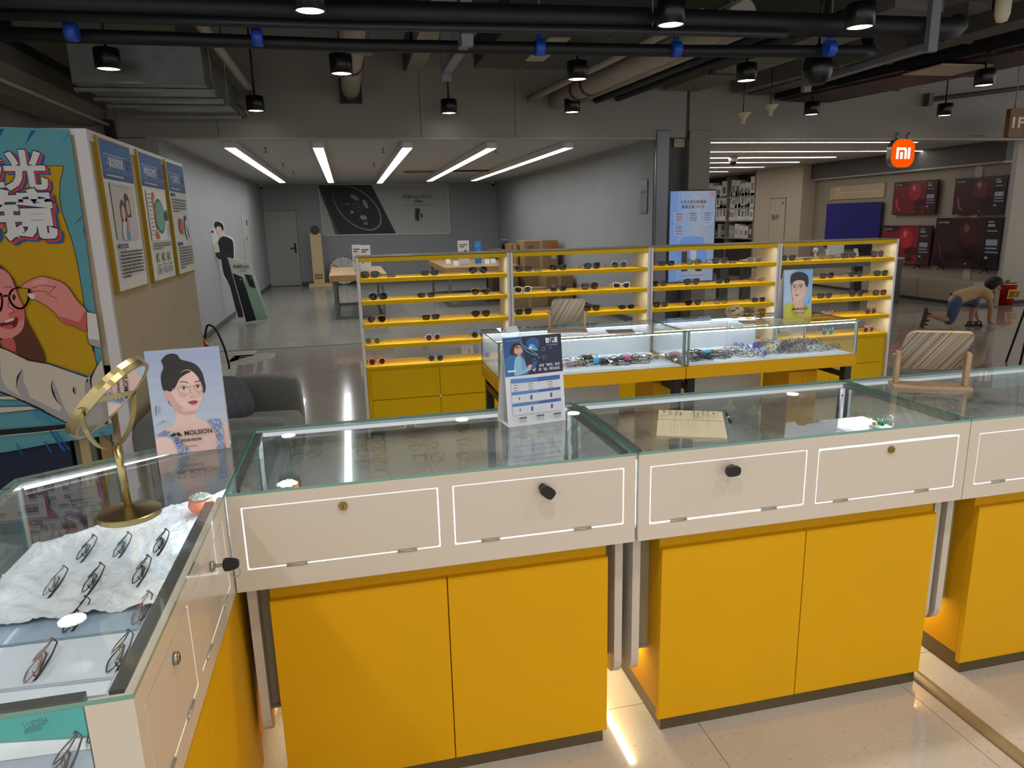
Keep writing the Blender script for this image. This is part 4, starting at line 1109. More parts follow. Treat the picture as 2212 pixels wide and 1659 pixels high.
# hand and cuff
hand = smooth(Z4([(155, 1190), (215, 1148), (300, 1116), (380, 1134), (452, 1160), (500, 1202), (560, 1290), (627, 1368), (627, 1505), (560, 1482), (470, 1450), (438, 1428), (395, 1372), (330, 1322), (270, 1290), (212, 1262), (214, 1240), (240, 1230), (215, 1205), (175, 1200)]), 3)
P.poly(hand, SKIN); P.line(hand+[hand[0]], 1.2, BLK)
P.poly(smooth(Z4([(600, 1385), (625, 1380), (625, 1500), (560, 1478), (470, 1445), (430, 1405), (500, 1420), (570, 1440)]), 3), SKIN2)
P.poly(smooth(Z4([(240, 1160), (320, 1130), (350, 1165), (280, 1195)]), 3), '#e59a90')
P.line(smooth(Z4([(228, 1205), (300, 1180), (380, 1192), (405, 1190), (370, 1225), (365, 1250), (415, 1275)]), 4, False), 1.1, BLK)
P.line(smooth(Z4([(240, 1222), (330, 1225), (360, 1250)]), 4, False), 1.0, BLK)
P.poly(smooth(Z4([(328, 1238), (355, 1240), (375, 1260), (350, 1258)]), 3), YEL)
P.poly(smooth(Z4([(208, 1240), (240, 1240), (258, 1252), (248, 1280), (218, 1266)]), 3), WHT)
P.poly(Z4([(627, 1370), (694, 1382), (730, 1628), (665, 1612), (640, 1590)]), WHT)
P.poly(Z4([(634, 1560), (722, 1575), (730, 1628), (665, 1612), (640, 1590)]), GRY)
P.line(Z4([(627, 1370), (694, 1382)]), 1.2, BLK); P.line(Z4([(627, 1370), (634, 1560), (645, 1600), (690, 1620), (730, 1630)]), 1.2, BLK)
# sleeve
slv = Z1([(-300, -40), (0, 28), (70, 52), (230, 132), (390, 160), (560, 215), (690, 265), (715, 262), (760, 190), (800, 130), (830, 300), (862, 560), (880, 620), (800, 640), (600, 650), (540, 622), (360, 528), (200, 452), (95, 412), (0, 372), (-300, 330)])
P.poly(slv, CRM)
P.poly(Z1([(0, 100), (12, 130), (20, 270), (60, 350), (230, 450), (0, 372), (-60, 350), (-60, 100)]), GRY)
P.poly(Z1([(150, 245), (185, 205), (195, 300), (245, 420), (400, 500), (600, 585), (600, 645), (360, 528), (200, 452), (140, 360)]), GRY)
P.poly(Z1([(420, 285), (470, 400), (520, 520), (590, 620), (560, 625), (470, 560), (485, 490), (430, 400)]), GRY)
P.poly(smooth(Z1([(590, 335), (605, 360), (600, 400), (590, 385)]), 3), GRY)
P.poly(smooth(Z1([(665, 330), (690, 280), (710, 300), (700, 400), (680, 410)]), 3), GRY)
for st in ([(187, 200), (160, 240), (142, 290), (140, 360)], [(420, 278), (412, 340), (440, 430), (490, 490)], [(580, 335), (582, 370), (595, 402)], [(800, 100), (750, 200), (715, 275), (718, 340), (705, 402)], [(690, 272), (682, 310)]):
    P.line(smooth(Z1(st), 4, False), 4.2, BLK, taper=True)
P.line(Z1([(-300, 0), (0, 30), (70, 54), (230, 134), (390, 162), (690, 266)]), 2.2, BLK)
P.line(smooth(Z1([(-100, 340), (0, 374), (200, 455), (360, 530)]), 4, False), 3.2, BLK)
P.line(smooth(Z1([(340, 525), (450, 580), (600, 652)]), 4, False), 1.8, BLK)
# shirt stripes, belt
P.poly(Z1([(-300, 405), (0, 412), (95, 414), (150, 440), (-300, 432)]), CRM)
P.poly(Z1([(-300, 490), (0, 498), (230, 490), (300, 512), (0, 545), (-300, 545)]), CRM)
for y_ in (((-300, 403), (0, 411), (95, 412)), ((-300, 434), (0, 440), (150, 440)), ((-300, 488), (0, 497), (235, 490)), ((-300, 547), (0, 546), (300, 513))): P.line(Z1(y_), 1.1, BLK)
P.poly(Z1([(250, 525), (330, 530), (560, 640), (400, 610), (300, 570)]), '#3f8aa4')
P.poly(Z1([(-300, 690), (0, 675), (300, 650), (600, 625), (850, 600), (850, 625), (600, 655), (300, 690), (0, 715), (-300, 740)]), BLK)
P.line(Z1([(-300, 745), (0, 722), (300, 694), (600, 660), (840, 640)]), 1.8, CRM)
for t in (((135, 780), (145, 780), (190, 866), (178, 868)), ((350, 760), (362, 760), (415, 845), (400, 850)), ((395, 680), (410, 680), (525, 835), (500, 842)), ((780, 690), (790, 690), (905, 775), (890, 785)), ((440, 690), (450, 690), (560, 830), (545, 832))): P.poly(Z1(t), BLU)
P.build('print', M_cloth, c, L)

# three information boards on the long side
XB = PX+.012
def board(k, y0, y1, title, label):
    z0, z1 = 1.345, 2.168
    b = thing('information_board', label, 'board', (PX-.008, (y0+y1)/2, z0), group='information boards on the partition'); L = b.location
    B(L).box(PX-.0079, y0, z0, XB, y1, z1, ch=.001).build('panel', mat('board_edge', '#c9bfae', .5), b)
    B(L).box(PX-.0079, y0-.014, z0-.012, XB+.004, y0-.0001, z1+.012).box(PX-.0079, y0, z0-.012, XB+.004, y1, z0-.0001).box(PX-.0079, y0, z1+.0001, XB+.004, y1, z1+.008).build('gold_frame', mat('gold_frame', '#b18f1c', .35, .3), b)
    p = Print((XB, y0, z1), (0, y1-y0, 0), (0, 0, z0-z1), (1, 0, 0), .0007)
    p.full('#e6e2da'); p.rect(0, 0, 1, .255, '#476fa6', True); p.rect(0, .205, 1, .255, '#3b5688', True)
    p.line([(.1, .165), (.1, .09), (.74, .09), (.74, .165), (.25, .165), (.18, .20)], .006, '#cdd6e4', True)
    p.text(title, .16, .155, .062, '#eef2f6', bold=.02, w=.52)
    for cx in (.80, .91): p.line(ell(cx, .135, .045, .028, 16)+[ell(cx, .135, .045, .028, 16)[0]], .007, '#2a4673', True)
    p.lines(.1, .222, .62, .01, 1, .012, '#c9d2e0', 3+k, 1.0)
    return b, p
b, p = board(0, 4.36, 4.945, '儿童近视的危害', 'information board with a photo of two people, nearest on the partition side')
p.rect(.14, .275, .9, .655, '#cbc6be', True)
for x in (.3, .4, .5, .6, .7): p.rect(x, .29, x+.03, .30, '#55504a', True, False)
p.poly(smooth([(.36, .42), (.44, .38), (.52, .42), (.53, .50), (.50, .56), (.38, .56), (.35, .5)], 4), '#4a2f24', True)
p.poly(smooth([(.53, .37), (.6, .335), (.68, .37), (.70, .48), (.66, .55), (.56, .5)], 4), '#3a261e', True)
p.poly(ell(.435, .475, .065, .055), '#dcb09a', True); p.poly(ell(.605, .435, .06, .055), '#dfb49d', True)
p.poly(smooth([(.33, .65), (.36, .54), (.44, .53), (.52, .55), (.54, .65)], 3), '#d9d7de', True)
p.poly(smooth([(.54, .65), (.54, .52), (.64, .5), (.78, .52), (.84, .6), (.85, .655), (.6, .655)], 3), '#c9c8cf', True)
p.poly(smooth([(.44, .655), (.47, .57), (.53, .57), (.55, .655)], 3), '#7c90ba', True)
p.poly(smooth([(.48, .55), (.53, .50), (.58, .53), (.55, .6), (.5, .6)], 3), '#d5a48e', True)
p.rect(.12, .685, .42, .715, '#3e4f80', True); p.text('近视的危害', .15, .71, .022, '#e9e9ef', w=.23)
p.lines(.13, .735, .88, .024, 8, .013, '#55504d', 4, .35); p.build('print', M_paper, b, b.location)
b, p = board(1, 5.115, 5.72, '眼球结构图', 'information board with a green eyeball diagram, middle of the three')
p.rect(.1, .285, .93, .68, '#f0eee8', True)
p.poly(ell(.56, .485, .23, .145, 30), '#3c7d5c', True); p.poly(ell(.575, .485, .19, .122, 30), '#79b393', True)
p.poly(smooth([(.3, .33), (.36, .29), (.44, .32), (.38, .36), (.34, .42), (.30, .4)], 3), '#c2702e', True)
p.poly(smooth([(.3, .60), (.4, .62), (.45, .66), (.36, .67), (.29, .66)], 3), '#c96a2a', True)
p.poly(smooth([(.34, .4), (.38, .4), (.38, .58), (.33, .58), (.31, .49)], 3), '#b5452f', True)
p.poly(smooth([(.78, .455), (.9, .43), (.93, .5), (.9, .52), (.78, .515)], 3), '#5d5148', True)
for i in range(11): p.rect(.12, .31+i*.032, .26, .317+i*.032, '#8b8680', True, False)
for i in range(6): p.rect(.82, .55+i*.02, .92, .556+i*.02, '#8b8680', True, False)
p.lines(.12, .70, .92, .02, 3, .011, '#6a6560', 9, .5)
for i in range(3):
    p.poly(smooth([(.24+i*.25, .775), (.29+i*.25, .815), (.24+i*.25, .86), (.19+i*.25, .815)], 4), '#5a9a68', True); p.poly(ell(.24+i*.25, .817, .025, .02), '#e6e2da', True)
    p.rect(.19+i*.25, .875, .29+i*.25, .885, '#4b4744', True, False)
    for j in range(4): p.rect(.17+i*.25, .90+j*.014, .31+i*.25, .907+j*.014, '#77726d', True, False)
p.build('print', M_paper, b, b.location)
b, p = board(2, 5.845, 6.42, '什么是散光', 'information board with a small person figure, farthest on the partition side')
p.rect(.08, .27, .3, .297, '#3e4f80', True); p.lines(.1, .32, .9, .026, 5, .013, '#6a6560', 12, .4)
p.poly(ell(.42, .57, .12, .075, 24), '#c9563d', True); p.poly(ell(.40, .57, .07, .045, 20), '#dd7a58', True)
p.poly(ell(.72, .50, .05, .035), '#3a2a22', True); p.poly(smooth([(.66, .52), (.78, .52), (.86, .66), (.8, .7), (.68, .68), (.62, .6)], 3), '#e8e8ec', True)
p.poly(smooth([(.7, .56), (.78, .6), (.84, .68), (.76, .66)], 3), '#5e566c', True)
p.rect(.1, .715, .36, .742, '#3e4f80', True); p.lines(.12, .76, .92, .026, 8, .013, '#6a6560', 15, .3)
p.build('print', M_paper, b, b.location)

# odds and ends stored in the open foot of the partition
def crate(name, label, cat, x0, x1, y0, y1, h, col, lidc=None, tape=True):
    o = thing(name, label, cat, ((x0+x1)/2, (y0+y1)/2, 0)); L = o.location
    B(L).box(x0, y0, 0, x1, y1, h, ch=.004).build('body', mat('m_'+label[:18], col, .7, mottle=.06, scale=6), o)
    if tape: B(L).box((x0+x1)/2-.025, y0-.0008, h*.3, (x0+x1)/2+.025, y1+.0008, h+.0008).build('tape', mat('parcel_tape', '#b49a6c', .3), o)
    return o
crate('storage_box', 'dark navy box under the cloth poster', 'box', -2.05, -1.62, 4.28, 4.62, .86, '#141d38', tape=False)
crate('storage_box', 'brown grey box under the cloth poster beside the navy box', 'box', -1.6, -1.49, 4.28, 4.62, .84, '#6b6152')
crate('wooden_board', 'narrow upright wooden board under the cloth poster', 'board', -1.475, -1.41, 4.30, 4.34, .90, '#a58550', tape=False)
crate('storage_box', 'rust brown box under the cloth poster corner', 'box', -1.40, -1.345, 4.28, 4.62, .88, '#5c3a26')

# ================================================================== grey sofa beside the partition
def soft_box(b, x0, y0, z0, x1, y1, z1, r=.04, mi=0, puff=.015, n=8):
    """upholstered block with rounded edges and slightly domed faces"""
    c = Vector(((x0+x1)/2, (y0+y1)/2, (z0+z1)/2)); h = Vector(((x1-x0)/2, (y1-y0)/2, (z1-z0)/2))
    vs = []; idx = {}; fs = []
    def vid(a, s_, i, j):
        u, v = -1+2*i/n, -1+2*j/n; p = [0, 0, 0]; p[a] = s_; p[(a+1) % 3] = u; p[(a+2) % 3] = v
        q = []
        for k in range(3):
            lim = h[k]-r; t = p[k]*h[k]; q.append(max(-lim, min(lim, t)))
        d = Vector([p[k]*h[k]-q[k] for k in range(3)])
        e = Vector(q)+(d.normalized()*r if d.length > 1e-9 else d)
        e[a] += s_*puff*(1-u*u)*(1-v*v)
        key = tuple(round(x, 5) for x in e)
        if key not in idx: idx[key] = len(vs); vs.append(c+e)
        return idx[key]
    for a in range(3):
        for s_ in (-1, 1):
            for i in range(n):
                for j in range(n):
                    f = [vid(a, s_, i, j), vid(a, s_, i+1, j), vid(a, s_, i+1, j+1), vid(a, s_, i, j+1)]
                    f = list(dict.fromkeys(f))
                    if len(f) > 2: fs.append(f)
    return b.add(vs, fs, mi, True)
M_sofa = mat('sofa_fabric', '#5a5b57', .75, mottle=.06, scale=14, bump=.12, sheen=.2)
o = thing('sofa', 'grey upholstered sofa beside the beige partition', 'sofa', (-.85, 4.65, 0)); L = o.location
soft_box(B(L), -1.24, 4.02, .07, -.42, 5.12, .30, .03).build('base', M_sofa, o)
soft_box(B(L), -1.05, 4.22, .28, -.41, 5.10, .42, .05, puff=.03).build('seat_cushion', M_sofa, o)
soft_box(B(L), -1.24, 4.02, .28, -1.04, 5.3, .64, .06, puff=.02).build('backrest', M_sofa, o)
soft_box(B(L), -1.20, 5.10, .07, -.42, 5.32, .63, .05, puff=.02).build('armrest', M_sofa, o)
soft_box(B(L), -1.20, 4.0, .07, -.42, 4.21, .60, .05, puff=.02).build('armrest', M_sofa, o)
for xx in (-1.18, -.5):
    for yy in (4.1, 5.2): B(L).cyl((xx, yy, 0), (xx, yy, .09), .025, n=10).build('foot', M_black, o)
o = thing('throw_pillow', 'dark grey knitted pillow leaning on the sofa', 'pillow', (-.83, 4.78, .425)); 
b = B(); soft_box(b, -.07, -.2, 0, .07, .2, .28, .065, puff=.04).build('cover', mat('pillow_knit', '#50535a', .95, mottle=.25, scale=60, bump=.5), o)
B().tube(smooth([(0, -.19, .03), (0, .19, .03), (0, .19, .25), (0, -.19, .25)], 4), .006, 6, True).build('piping', mat('pillow_piping', '#3a3c42', .9), o)
o.rotation_euler = (math.radians(0), math.radians(-24), math.radians(-35))
# ================================================================== spectacles and sunglasses
def outline(shape, side, n=20):
    """lens outline around its own centre, x outwards positive for the right lens"""
    A = {'square': (.0265, .0215, .55), 'rect': (.0265, .0175, .5), 'round': (.0235, .0235, 1), 'aviator': (.029, .0255, .8), 'cat': (.0265, .0195, .75), 'oval': (.027, .0155, 1), 'hex': (.026, .0225, .7), 'big': (.0285, .026, .7), 'slim': (.025, .0165, .65)}[shape]
    a, b, p = A; pts = []
    for i in range(n):
        t = 2*math.pi*i/n; c, s = math.cos(t), math.sin(t)
        x = a*math.copysign(abs(c)**p, c); z = b*math.copysign(abs(s)**p, s)
        if shape == 'aviator':
            if z < 0: x = x*(1+.35*z/b)+.003*(-z/b)
            z *= 1.0 if z < 0 else .85
        if shape == 'cat' and x > 0 and z > -.3*b: z += .007*(x/a)**2; x *= 1.06
        if shape in ('square', 'big', 'rect') and z < 0: x *= 1-.14*(-z/b)
        if shape == 'hex': x = x*(1-.12*abs(z/b)**3)
        pts.append((side*x, z))
    return pts
HB = {'square': .0215, 'rect': .0175, 'round': .0235, 'aviator': .0255, 'cat': .0195, 'oval': .0155, 'hex': .0225, 'big': .026, 'slim': .0165}
LENS = {'dark': glass('lens_dark', (.05, .055, .04), 1.5), 'olive': glass('lens_olive', (.12, .12, .04)), 'brown': glass('lens_brown', (.20, .075, .02)), 'navy': glass('lens_navy', (.06, .08, .13)),
        'clear': glass('lens_clear', (.97, .985, .98), 1.45), 'yellow': glass('lens_yellow', (.85, .62, .02)), 'lime': glass('lens_lime', (.55, .55, .12)), 'purple': glass('lens_purple', (.16, .09, .14)), 'amber': glass('lens_amber', (.42, .28, .01)), 'grey': glass('lens_grey', (.3, .33, .33)), 'bluegrey': glass('lens_bluegrey', (.2, .28, .42))}
RIM = {'black': mat('rim_black', '#0f0f11', .25, coat=.4), 'tort': mat('rim_tort', '#2e1a12', .25, mottle=.5, scale=90, coat=.4), 'white': mat('rim_white', '#e6e2da', .3), 'gold': mat('rim_gold', '#b08a4e', .25, 1.0), 'rose': mat('rim_rose', '#a9806c', .28, .8), 'silver': mat('rim_silver', '#a9abb0', .25, 1.0), 'gun': mat('rim_gun', '#2d3036', .25, .8),
       'blue': mat('rim_blue', '#1f4fc0', .3), 'teal': mat('rim_teal', '#2f9ab0', .3), 'pink': mat('rim_pink', '#e3948c', .35), 'purple': mat('rim_purple', '#a58fc0', .35), 'red': mat('rim_red', '#8e2424', .3), 'crystal': mat('rim_crystal', '#8d8f8c', .15), 'burg': mat('rim_burg', '#3a1620', .25, .3), 'cyan': mat('rim_cyan', '#3fb4dc', .35), 'tan': mat('rim_tan', '#7a5a3a', .3), 'palepink': mat('rim_palepink', '#d7b2b4', .3)}
M_horn = mat('temple_tip', '#141416', .3)
_gm = {}
def glasses_parts(shape, rim, lens, pose, wire, deco=None):
    key = (shape, rim, lens, pose, wire, deco)
    if key in _gm: return _gm[key]
    r = .0014 if wire else .0024
    hb = HB[shape]; cz = hb+r; cx = .0345 if shape != 'aviator' else .036
    n = 16 if pose == 'heap' else 20
    fr = B(); lens_me = []
    for s_ in (-1, 1):
        ol = outline(shape, s_, n)
        curve = lambda x: .00016*((x/.01)**2)          # face form
        path = [(s_*cx+x, curve(s_*cx+x), cz+z) for x, z in ol]
        fr.tube(path, r, 5, True)
        lb = B(); lb.add([(x*.97+s_*cx*.03, y, z) for x, y, z in path], [list(range(len(path)))])
        lens_me.append(lb)
    zb = cz+hb*.35
    ix = cx-{'square': .0265, 'rect': .0265, 'round': .0235, 'aviator': .029, 'cat': .0265, 'oval': .027, 'hex': .026, 'big': .0285, 'slim': .025}[shape]
    fr.tube([(-ix-.001, 0, zb), (-ix*.4, -.001, zb+.004), (ix*.4, -.001, zb+.004), (ix+.001, 0, zb)], r*1.1, 5)
    if shape == 'aviator' or lens == 'grey': fr.tube([(-ix-.004, .0, cz+hb*.75), (0, -.001, cz+hb*.82), (ix+.004, 0, cz+hb*.75)], r, 5)
    ex = cx+(cx-ix); hx = ex+.006; hz = cz+hb*.5; hy = .006
    for s_ in (-1, 1):
        fr.tube([(s_*(ex-.002), .002, hz), (s_*(ex+.003), .002, hz+.001), (s_*hx, hy, hz)], r*1.3, 5)
        if wire:
            fr.tube([(s_*(ix+.002), .001, zb), (s_*(ix-.001), .008, zb-.006)], .0006, 4)
    pads = B()
    for s_ in (-1, 1): pads.ball((s_*(ix-.001), .009, zb-.009), .0042, 6, 4, sc=(.4, .4, 1))
    if deco == 'ears':
        for s_ in (-1, 1):
            for q in (-.01, .01):
                fr.tube([(s_*cx+q, 0, cz+hb-.001), (s_*cx+q*1.6, 0, cz+hb+.012), (s_*cx+q*1.4, 0, cz+hb+.02)], [.004, .0042, .002], 6)
    if deco == 'bow':
        for s_ in (-1, 1):
            fr.ball((s_*cx-.012, -.001, cz+hb+.002), .007, 8, 6, sc=(1, .5, .8)); fr.ball((s_*cx+.012, -.001, cz+hb+.002), .007, 8, 6, sc=(1, .5, .8))
    temples = []
    for s_ in (-1, 1):
        tb = B(); tr = .0013 if wire else .002
        if pose == 'open':
            tb.tube([(s_*hx, hy, hz), (s_*(hx+.001), .05, hz-.004), (s_*(hx-.001), .095, hz-.012), (s_*(hx-.004), .12, max(.004, hz-.026)), (s_*(hx-.006), .137, .003)], [tr, tr, tr*1.1, tr*1.3, tr], 5, flat=1.6)
        else:
            yo = hy+(.006 if s_ > 0 else .011); zo = -.004 if s_ > 0 else .003
            tb.tube([(s_*hx, hy, hz), (s_*(hx-.004), yo, hz), (s_*.02, yo+.002, hz+zo-.004), (-s_*.03, yo+.001, hz+zo-.009), (-s_*.052, yo, hz+zo-.02), (-s_*.058, yo, max(.003, hz-.032))], [tr, tr, tr, tr*1.2, tr*1.5, tr], 5, flat=1.4)
        temples.append(tb)
    if pose == 'heap':
        g = B()
        for sub, mi in ((fr, 0), (temples[0], 0), (temples[1], 0)):
            n0 = len(g.v); g.v += sub.v; g.f += [[i+n0 for i in f] for f in sub.f]; g.m += [mi]*len(sub.f); g.s += sub.s
        for lb in lens_me:
            n0 = len(g.v); g.v += lb.v; g.f += [[i+n0 for i in f] for f in lb.f]; g.m += [1]*len(lb.f); g.s += lb.s
        res = {'one': g.mesh('spectacles', [RIM[rim], LENS[lens]], recalc=False)}
    else:
        res = {'frame': fr.mesh('frame', RIM[rim]), 'lens': [lb.mesh('lens', LENS[lens], False) for lb in lens_me], 'temple': [tb.mesh('temple', RIM[rim] if not (wire and pose == 'fold') else M_horn) for tb in temples]}
        if wire: res['pads'] = pads.mesh('nose_pads', glass('silicone', (.9, .9, .9)))
    _gm[key] = res
    return res
def glasses(name, label, cat, loc, rz, shape, rim, lens, pose='open', wire=False, group=None, tilt=0.0, tagc=None, deco=None, roll=0.0, scale=1.0):
    P_ = glasses_parts(shape, rim, lens, pose, wire, deco)
    if pose == 'heap':
        o = obj(name, P_['one'], None, loc, (tilt, roll, rz)); o.scale = (scale,)*3
        return tag(o, label, cat, group)
    o = thing(name, label, cat, loc, rz, group); o.rotation_euler = (tilt, roll, rz); o.scale = (scale,)*3
    obj('frame', P_['frame'], o)
    for m_ in P_['lens']: obj('lens', m_, o)
    for m_ in P_['temple']: obj('temple', m_, o)
    if 'pads' in P_: obj('nose_pads', P_['pads'], o)
    if tagc:
        b = B().box(-.011, .012, .010, .013, .0135, .024).build('price_tag', mat('tag_'+tagc, {'brown': '#7c4a3a', 'white': '#e9e9e6'}[tagc], .5), o)
        B().tube([(0, .004, HB[shape]*1.4), (0, .012, .022)], .0005, 4).build('tag_thread', M_white, b)
    return o
# -------- rack: (px x of the pair, bay, shelf, shape, rim, lens, wire, deco, words)
rk = [
 (798.6, 0, 0, 'square', 'black', 'navy', 0, None, 'black square'), (928, 0, 0, 'rect', 'black', 'dark', 0, None, 'black rectangular'), (1033, 0, 0, 'aviator', 'gun', 'navy', 1, None, 'blue tinted aviator'),
 (817, 0, 1, 'hex', 'gun', 'dark', 1, None, 'dark six sided'), (921, 0, 1, 'slim', 'gun', 'olive', 1, None, 'small olive square'), (1038, 0, 1, 'aviator', 'gold', 'olive', 1, None, 'olive aviator'),
 (813, 0, 2, 'aviator', 'gold', 'dark', 1, None, 'dark aviator'), (931, 0, 2, 'rect', 'tort', 'olive', 0, None, 'brown rectangular'), (1039, 0, 2, 'aviator', 'gun', 'olive', 1, None, 'olive aviator'),
 (805, 0, 3, 'round', 'teal', 'amber', 0, 'bow', 'teal round children'), (936, 0, 3, 'round', 'purple', 'olive', 0, 'bow', 'lilac round children'), (1035, 0, 3, 'round', 'blue', 'olive', 0, 'ears', 'blue eared children'),
 (815, 0, 4, 'round', 'pink', 'brown', 0, None, 'pink round children'), (942, 0, 4, 'round', 'blue', 'olive', 0, 'ears', 'blue eared children'),
 (1131, 1, 0, 'square', 'tort', 'brown', 0, None, 'brown square'), (1205, 1, 0, 'cat', 'black', 'dark', 0, None, 'black cat eye'), (1279, 1, 0, 'square', 'black', 'navy', 0, None, 'black square'), (1338, 1, 0, 'hex', 'crystal', 'navy', 0, None, 'grey crystal framed'),
 (1129, 1, 1, 'square', 'white', 'dark', 0, None, 'white framed square'), (1206, 1, 1, 'square', 'black', 'dark', 0, None, 'black square'), (1274, 1, 1, 'big', 'tort', 'brown', 0, None, 'large brown square'), (1342, 1, 1, 'cat', 'white', 'dark', 0, None, 'white cat eye'),
 (1131, 1, 2, 'square', 'black', 'dark', 0, None, 'black square'), (1278, 1, 2, 'square', 'black', 'olive', 0, None, 'black framed green'), (1353, 1, 2, 'oval', 'black', 'dark', 0, None, 'narrow black oval'),
 (1439, 2, 0, 'rect', 'black', 'dark', 0, None, 'black rectangular'), (1497, 2, 0, 'square', 'gun', 'lime', 1, None, 'pale yellow wire framed'), (1555, 2, 0, 'square', 'black', 'dark', 0, None, 'black square'), (1629, 2, 0, 'rect', 'silver', 'grey', 1, None, 'silver framed pale grey'),
 (1424, 2, 1, 'square', 'black', 'dark', 0, None, 'black square'), (1494, 2, 1, 'aviator', 'black', 'dark', 0, None, 'black aviator'), (1562, 2, 1, 'rect', 'gun', 'dark', 1, None, 'dark rectangular'), (1634, 2, 1, 'rect', 'gold', 'yellow', 1, None, 'bright yellow lensed'),
 (1427, 2, 2, 'square', 'tort', 'olive', 0, None, 'dark olive square'), (1497, 2, 2, 'aviator', 'black', 'dark', 0, None, 'black aviator'), (1557, 2, 2, 'square', 'gun', 'lime', 1, None, 'pale yellow green lensed'), (1638, 2, 2, 'slim', 'black', 'dark', 0, None, 'small black'),
 (1702, 3, 0, 'square', 'black', 'dark', 0, None, 'black square'), (1786, 3, 0, 'rect', 'tan', 'lime', 0, None, 'tan framed clear yellow'), (1833, 3, 0, 'square', 'tort', 'brown', 0, None, 'dark brown square'), (1895, 3, 0, 'big', 'gun', 'purple', 1, None, 'large purple tinted'),
 (1690, 3, 1, 'square', 'black', 'dark', 0, None, 'black square'), (1786, 3, 1, 'square', 'black', 'dark', 0, None, 'black rounded square'), (1848, 3, 1, 'round', 'black', 'dark', 0, None, 'black round'), (1902, 3, 1, 'square', 'black', 'dark', 0, None, 'black framed'),
 (1781, 3, 2, 'square', 'tort', 'brown', 0, None, 'brown square'), (1849, 3, 2, 'round', 'tort', 'brown', 0, None, 'brown round'), (1899, 3, 2, 'square', 'tort', 'brown', 0, None, 'brown framed'),
 (1786, 3, 3, 'slim', 'pink', 'palepink' if False else 'clear', 0, 'ears', 'pink children'), (1880, 3, 3, 'round', 'red', 'brown', 0, 'ears', 'red round children'),
 (1787, 3, 4, 'round', 'cyan', 'bluegrey', 0, 'ears', 'blue grey children'), (1875, 3, 4, 'round', 'pink', 'dark', 0, 'ears', 'pink round children'),
]
ORD = ['first', 'second', 'third', 'fourth', 'fifth', 'sixth', 'seventh', 'eighth', 'ninth', 'tenth', 'eleventh', 'twelfth', 'thirteenth', 'fourteenth', 'fifteenth', 'sixteenth', 'seventeenth', 'eighteenth', 'nineteenth', 'twentieth']
cnt = {}
for (px_, bay, sh, shp, rim, ln, wi, deco, words) in rk: cnt.setdefault((bay, sh), []).append(px_)
ordn = ['first', 'second', 'third', 'fourth', 'fifth']
gn = random.Random(3)
for (px_, bay, sh, shp, rim, ln, wi, deco, words) in rk:
    z = SHZ[sh]
    rowpx = {0: (590, 575, 565, 550), 1: (640, 620, 610, 595), 2: (688, 670, 655, 640), 3: (738, 720, 700, 680), 4: (785, 760, 745, 725)}[sh][bay]
    X = gy(px_, rowpx, RY0+.06).x
    i = sorted(cnt[(bay, sh)]).index(px_)
    lb = f'{words} sunglasses, {ordn[i]} from left, {shn[sh]} shelf, {bayn[bay]} rack bay'
    glasses('sunglasses', lb, 'sunglasses', (X, RY0+.055, z+.0005), gn.uniform(-.22, .12), shp, rim, ln, 'open', bool(wi), 'sunglasses on the yellow rack', deco=deco, scale=1.13 if deco is None else 1.0)
for (px_, bay, w_) in ((845, 0, 0), (1162, 1, 0), (1582, 2, 0), (1742, 3, 0)):
    X = gy(px_, 590, RY0+.05).x; z = SHZ[0]
    o = thing('price_sign', f'small dark price sign on the top shelf of the {bayn[bay]} rack bay', 'sign', (X, RY0+.05, z), group='price signs on the rack')
    B().prism([(-.012, 0), (.012, 0), (.004, .022), (-.004, .022)], 'yz', -.03, .03).build('block', mat('sign_dark', '#3b2f1c', .5), o)
    B().box(-.026, -.0105, .006, .026, -.0085, .016).build('plate', mat('sign_gold', '#8d7436', .4, .4), o)

# -------- big frames lying in the corner showcase
TZ = ZB+.03; LZ = .80
lf = [((143, 1222), (197, 1163), 'rect', 'burg', 'first row from the mirror, left'), ((225, 1213), (270, 1160), 'rect', 'black', 'first row from the mirror, middle'), ((310, 1205), (355, 1150), 'slim', 'gun', 'first row from the mirror, right'),
      ((70, 1300), (130, 1232), 'rect', 'silver', 'second row from the mirror, left'), ((150, 1290), (215, 1228), 'rect', 'black', 'second row from the mirror, middle'), ((258, 1272), (318, 1210), 'rect', 'gun', 'second row from the mirror, right'),
      ((100, 1370), (178, 1290), 'square', 'gun', 'on the grey blue board, left'), ((255, 1350), (315, 1275), 'rect', 'rose', 'on the grey blue board, right'), ((10, 1475), (105, 1385), 'square', 'rose', 'on the white board, left'), ((198, 1455), (265, 1365), 'square', 'black', 'on the white board, right'),
      ((160, 1590), (225, 1510), 'square', 'gun', 'on the teal board behind the end pane'), ((60, 1700), (140, 1612), 'square', 'tort', 'on the grey board at the bottom edge')]
for k, (a, b, shp, rim, words) in enumerate(lf):
    pa, pb = gz(*a, LZ+.02), gz(*b, LZ+.02); c = (pa+pb)/2
    zz = LZ+(.021 if k < 6 else .006)
    glasses('spectacles', f'{ {"burg": "burgundy", "black": "black", "gun": "gunmetal", "silver": "silver", "rose": "rose gold", "tort": "tortoiseshell"}[rim]} wire spectacles {words}', 'spectacles', (c.x, c.y, zz), -math.pi/2+.1, shp, rim, 'clear', 'fold', True, 'spectacles in the corner showcase', tilt=math.radians(-48), tagc='brown', scale=1.02)

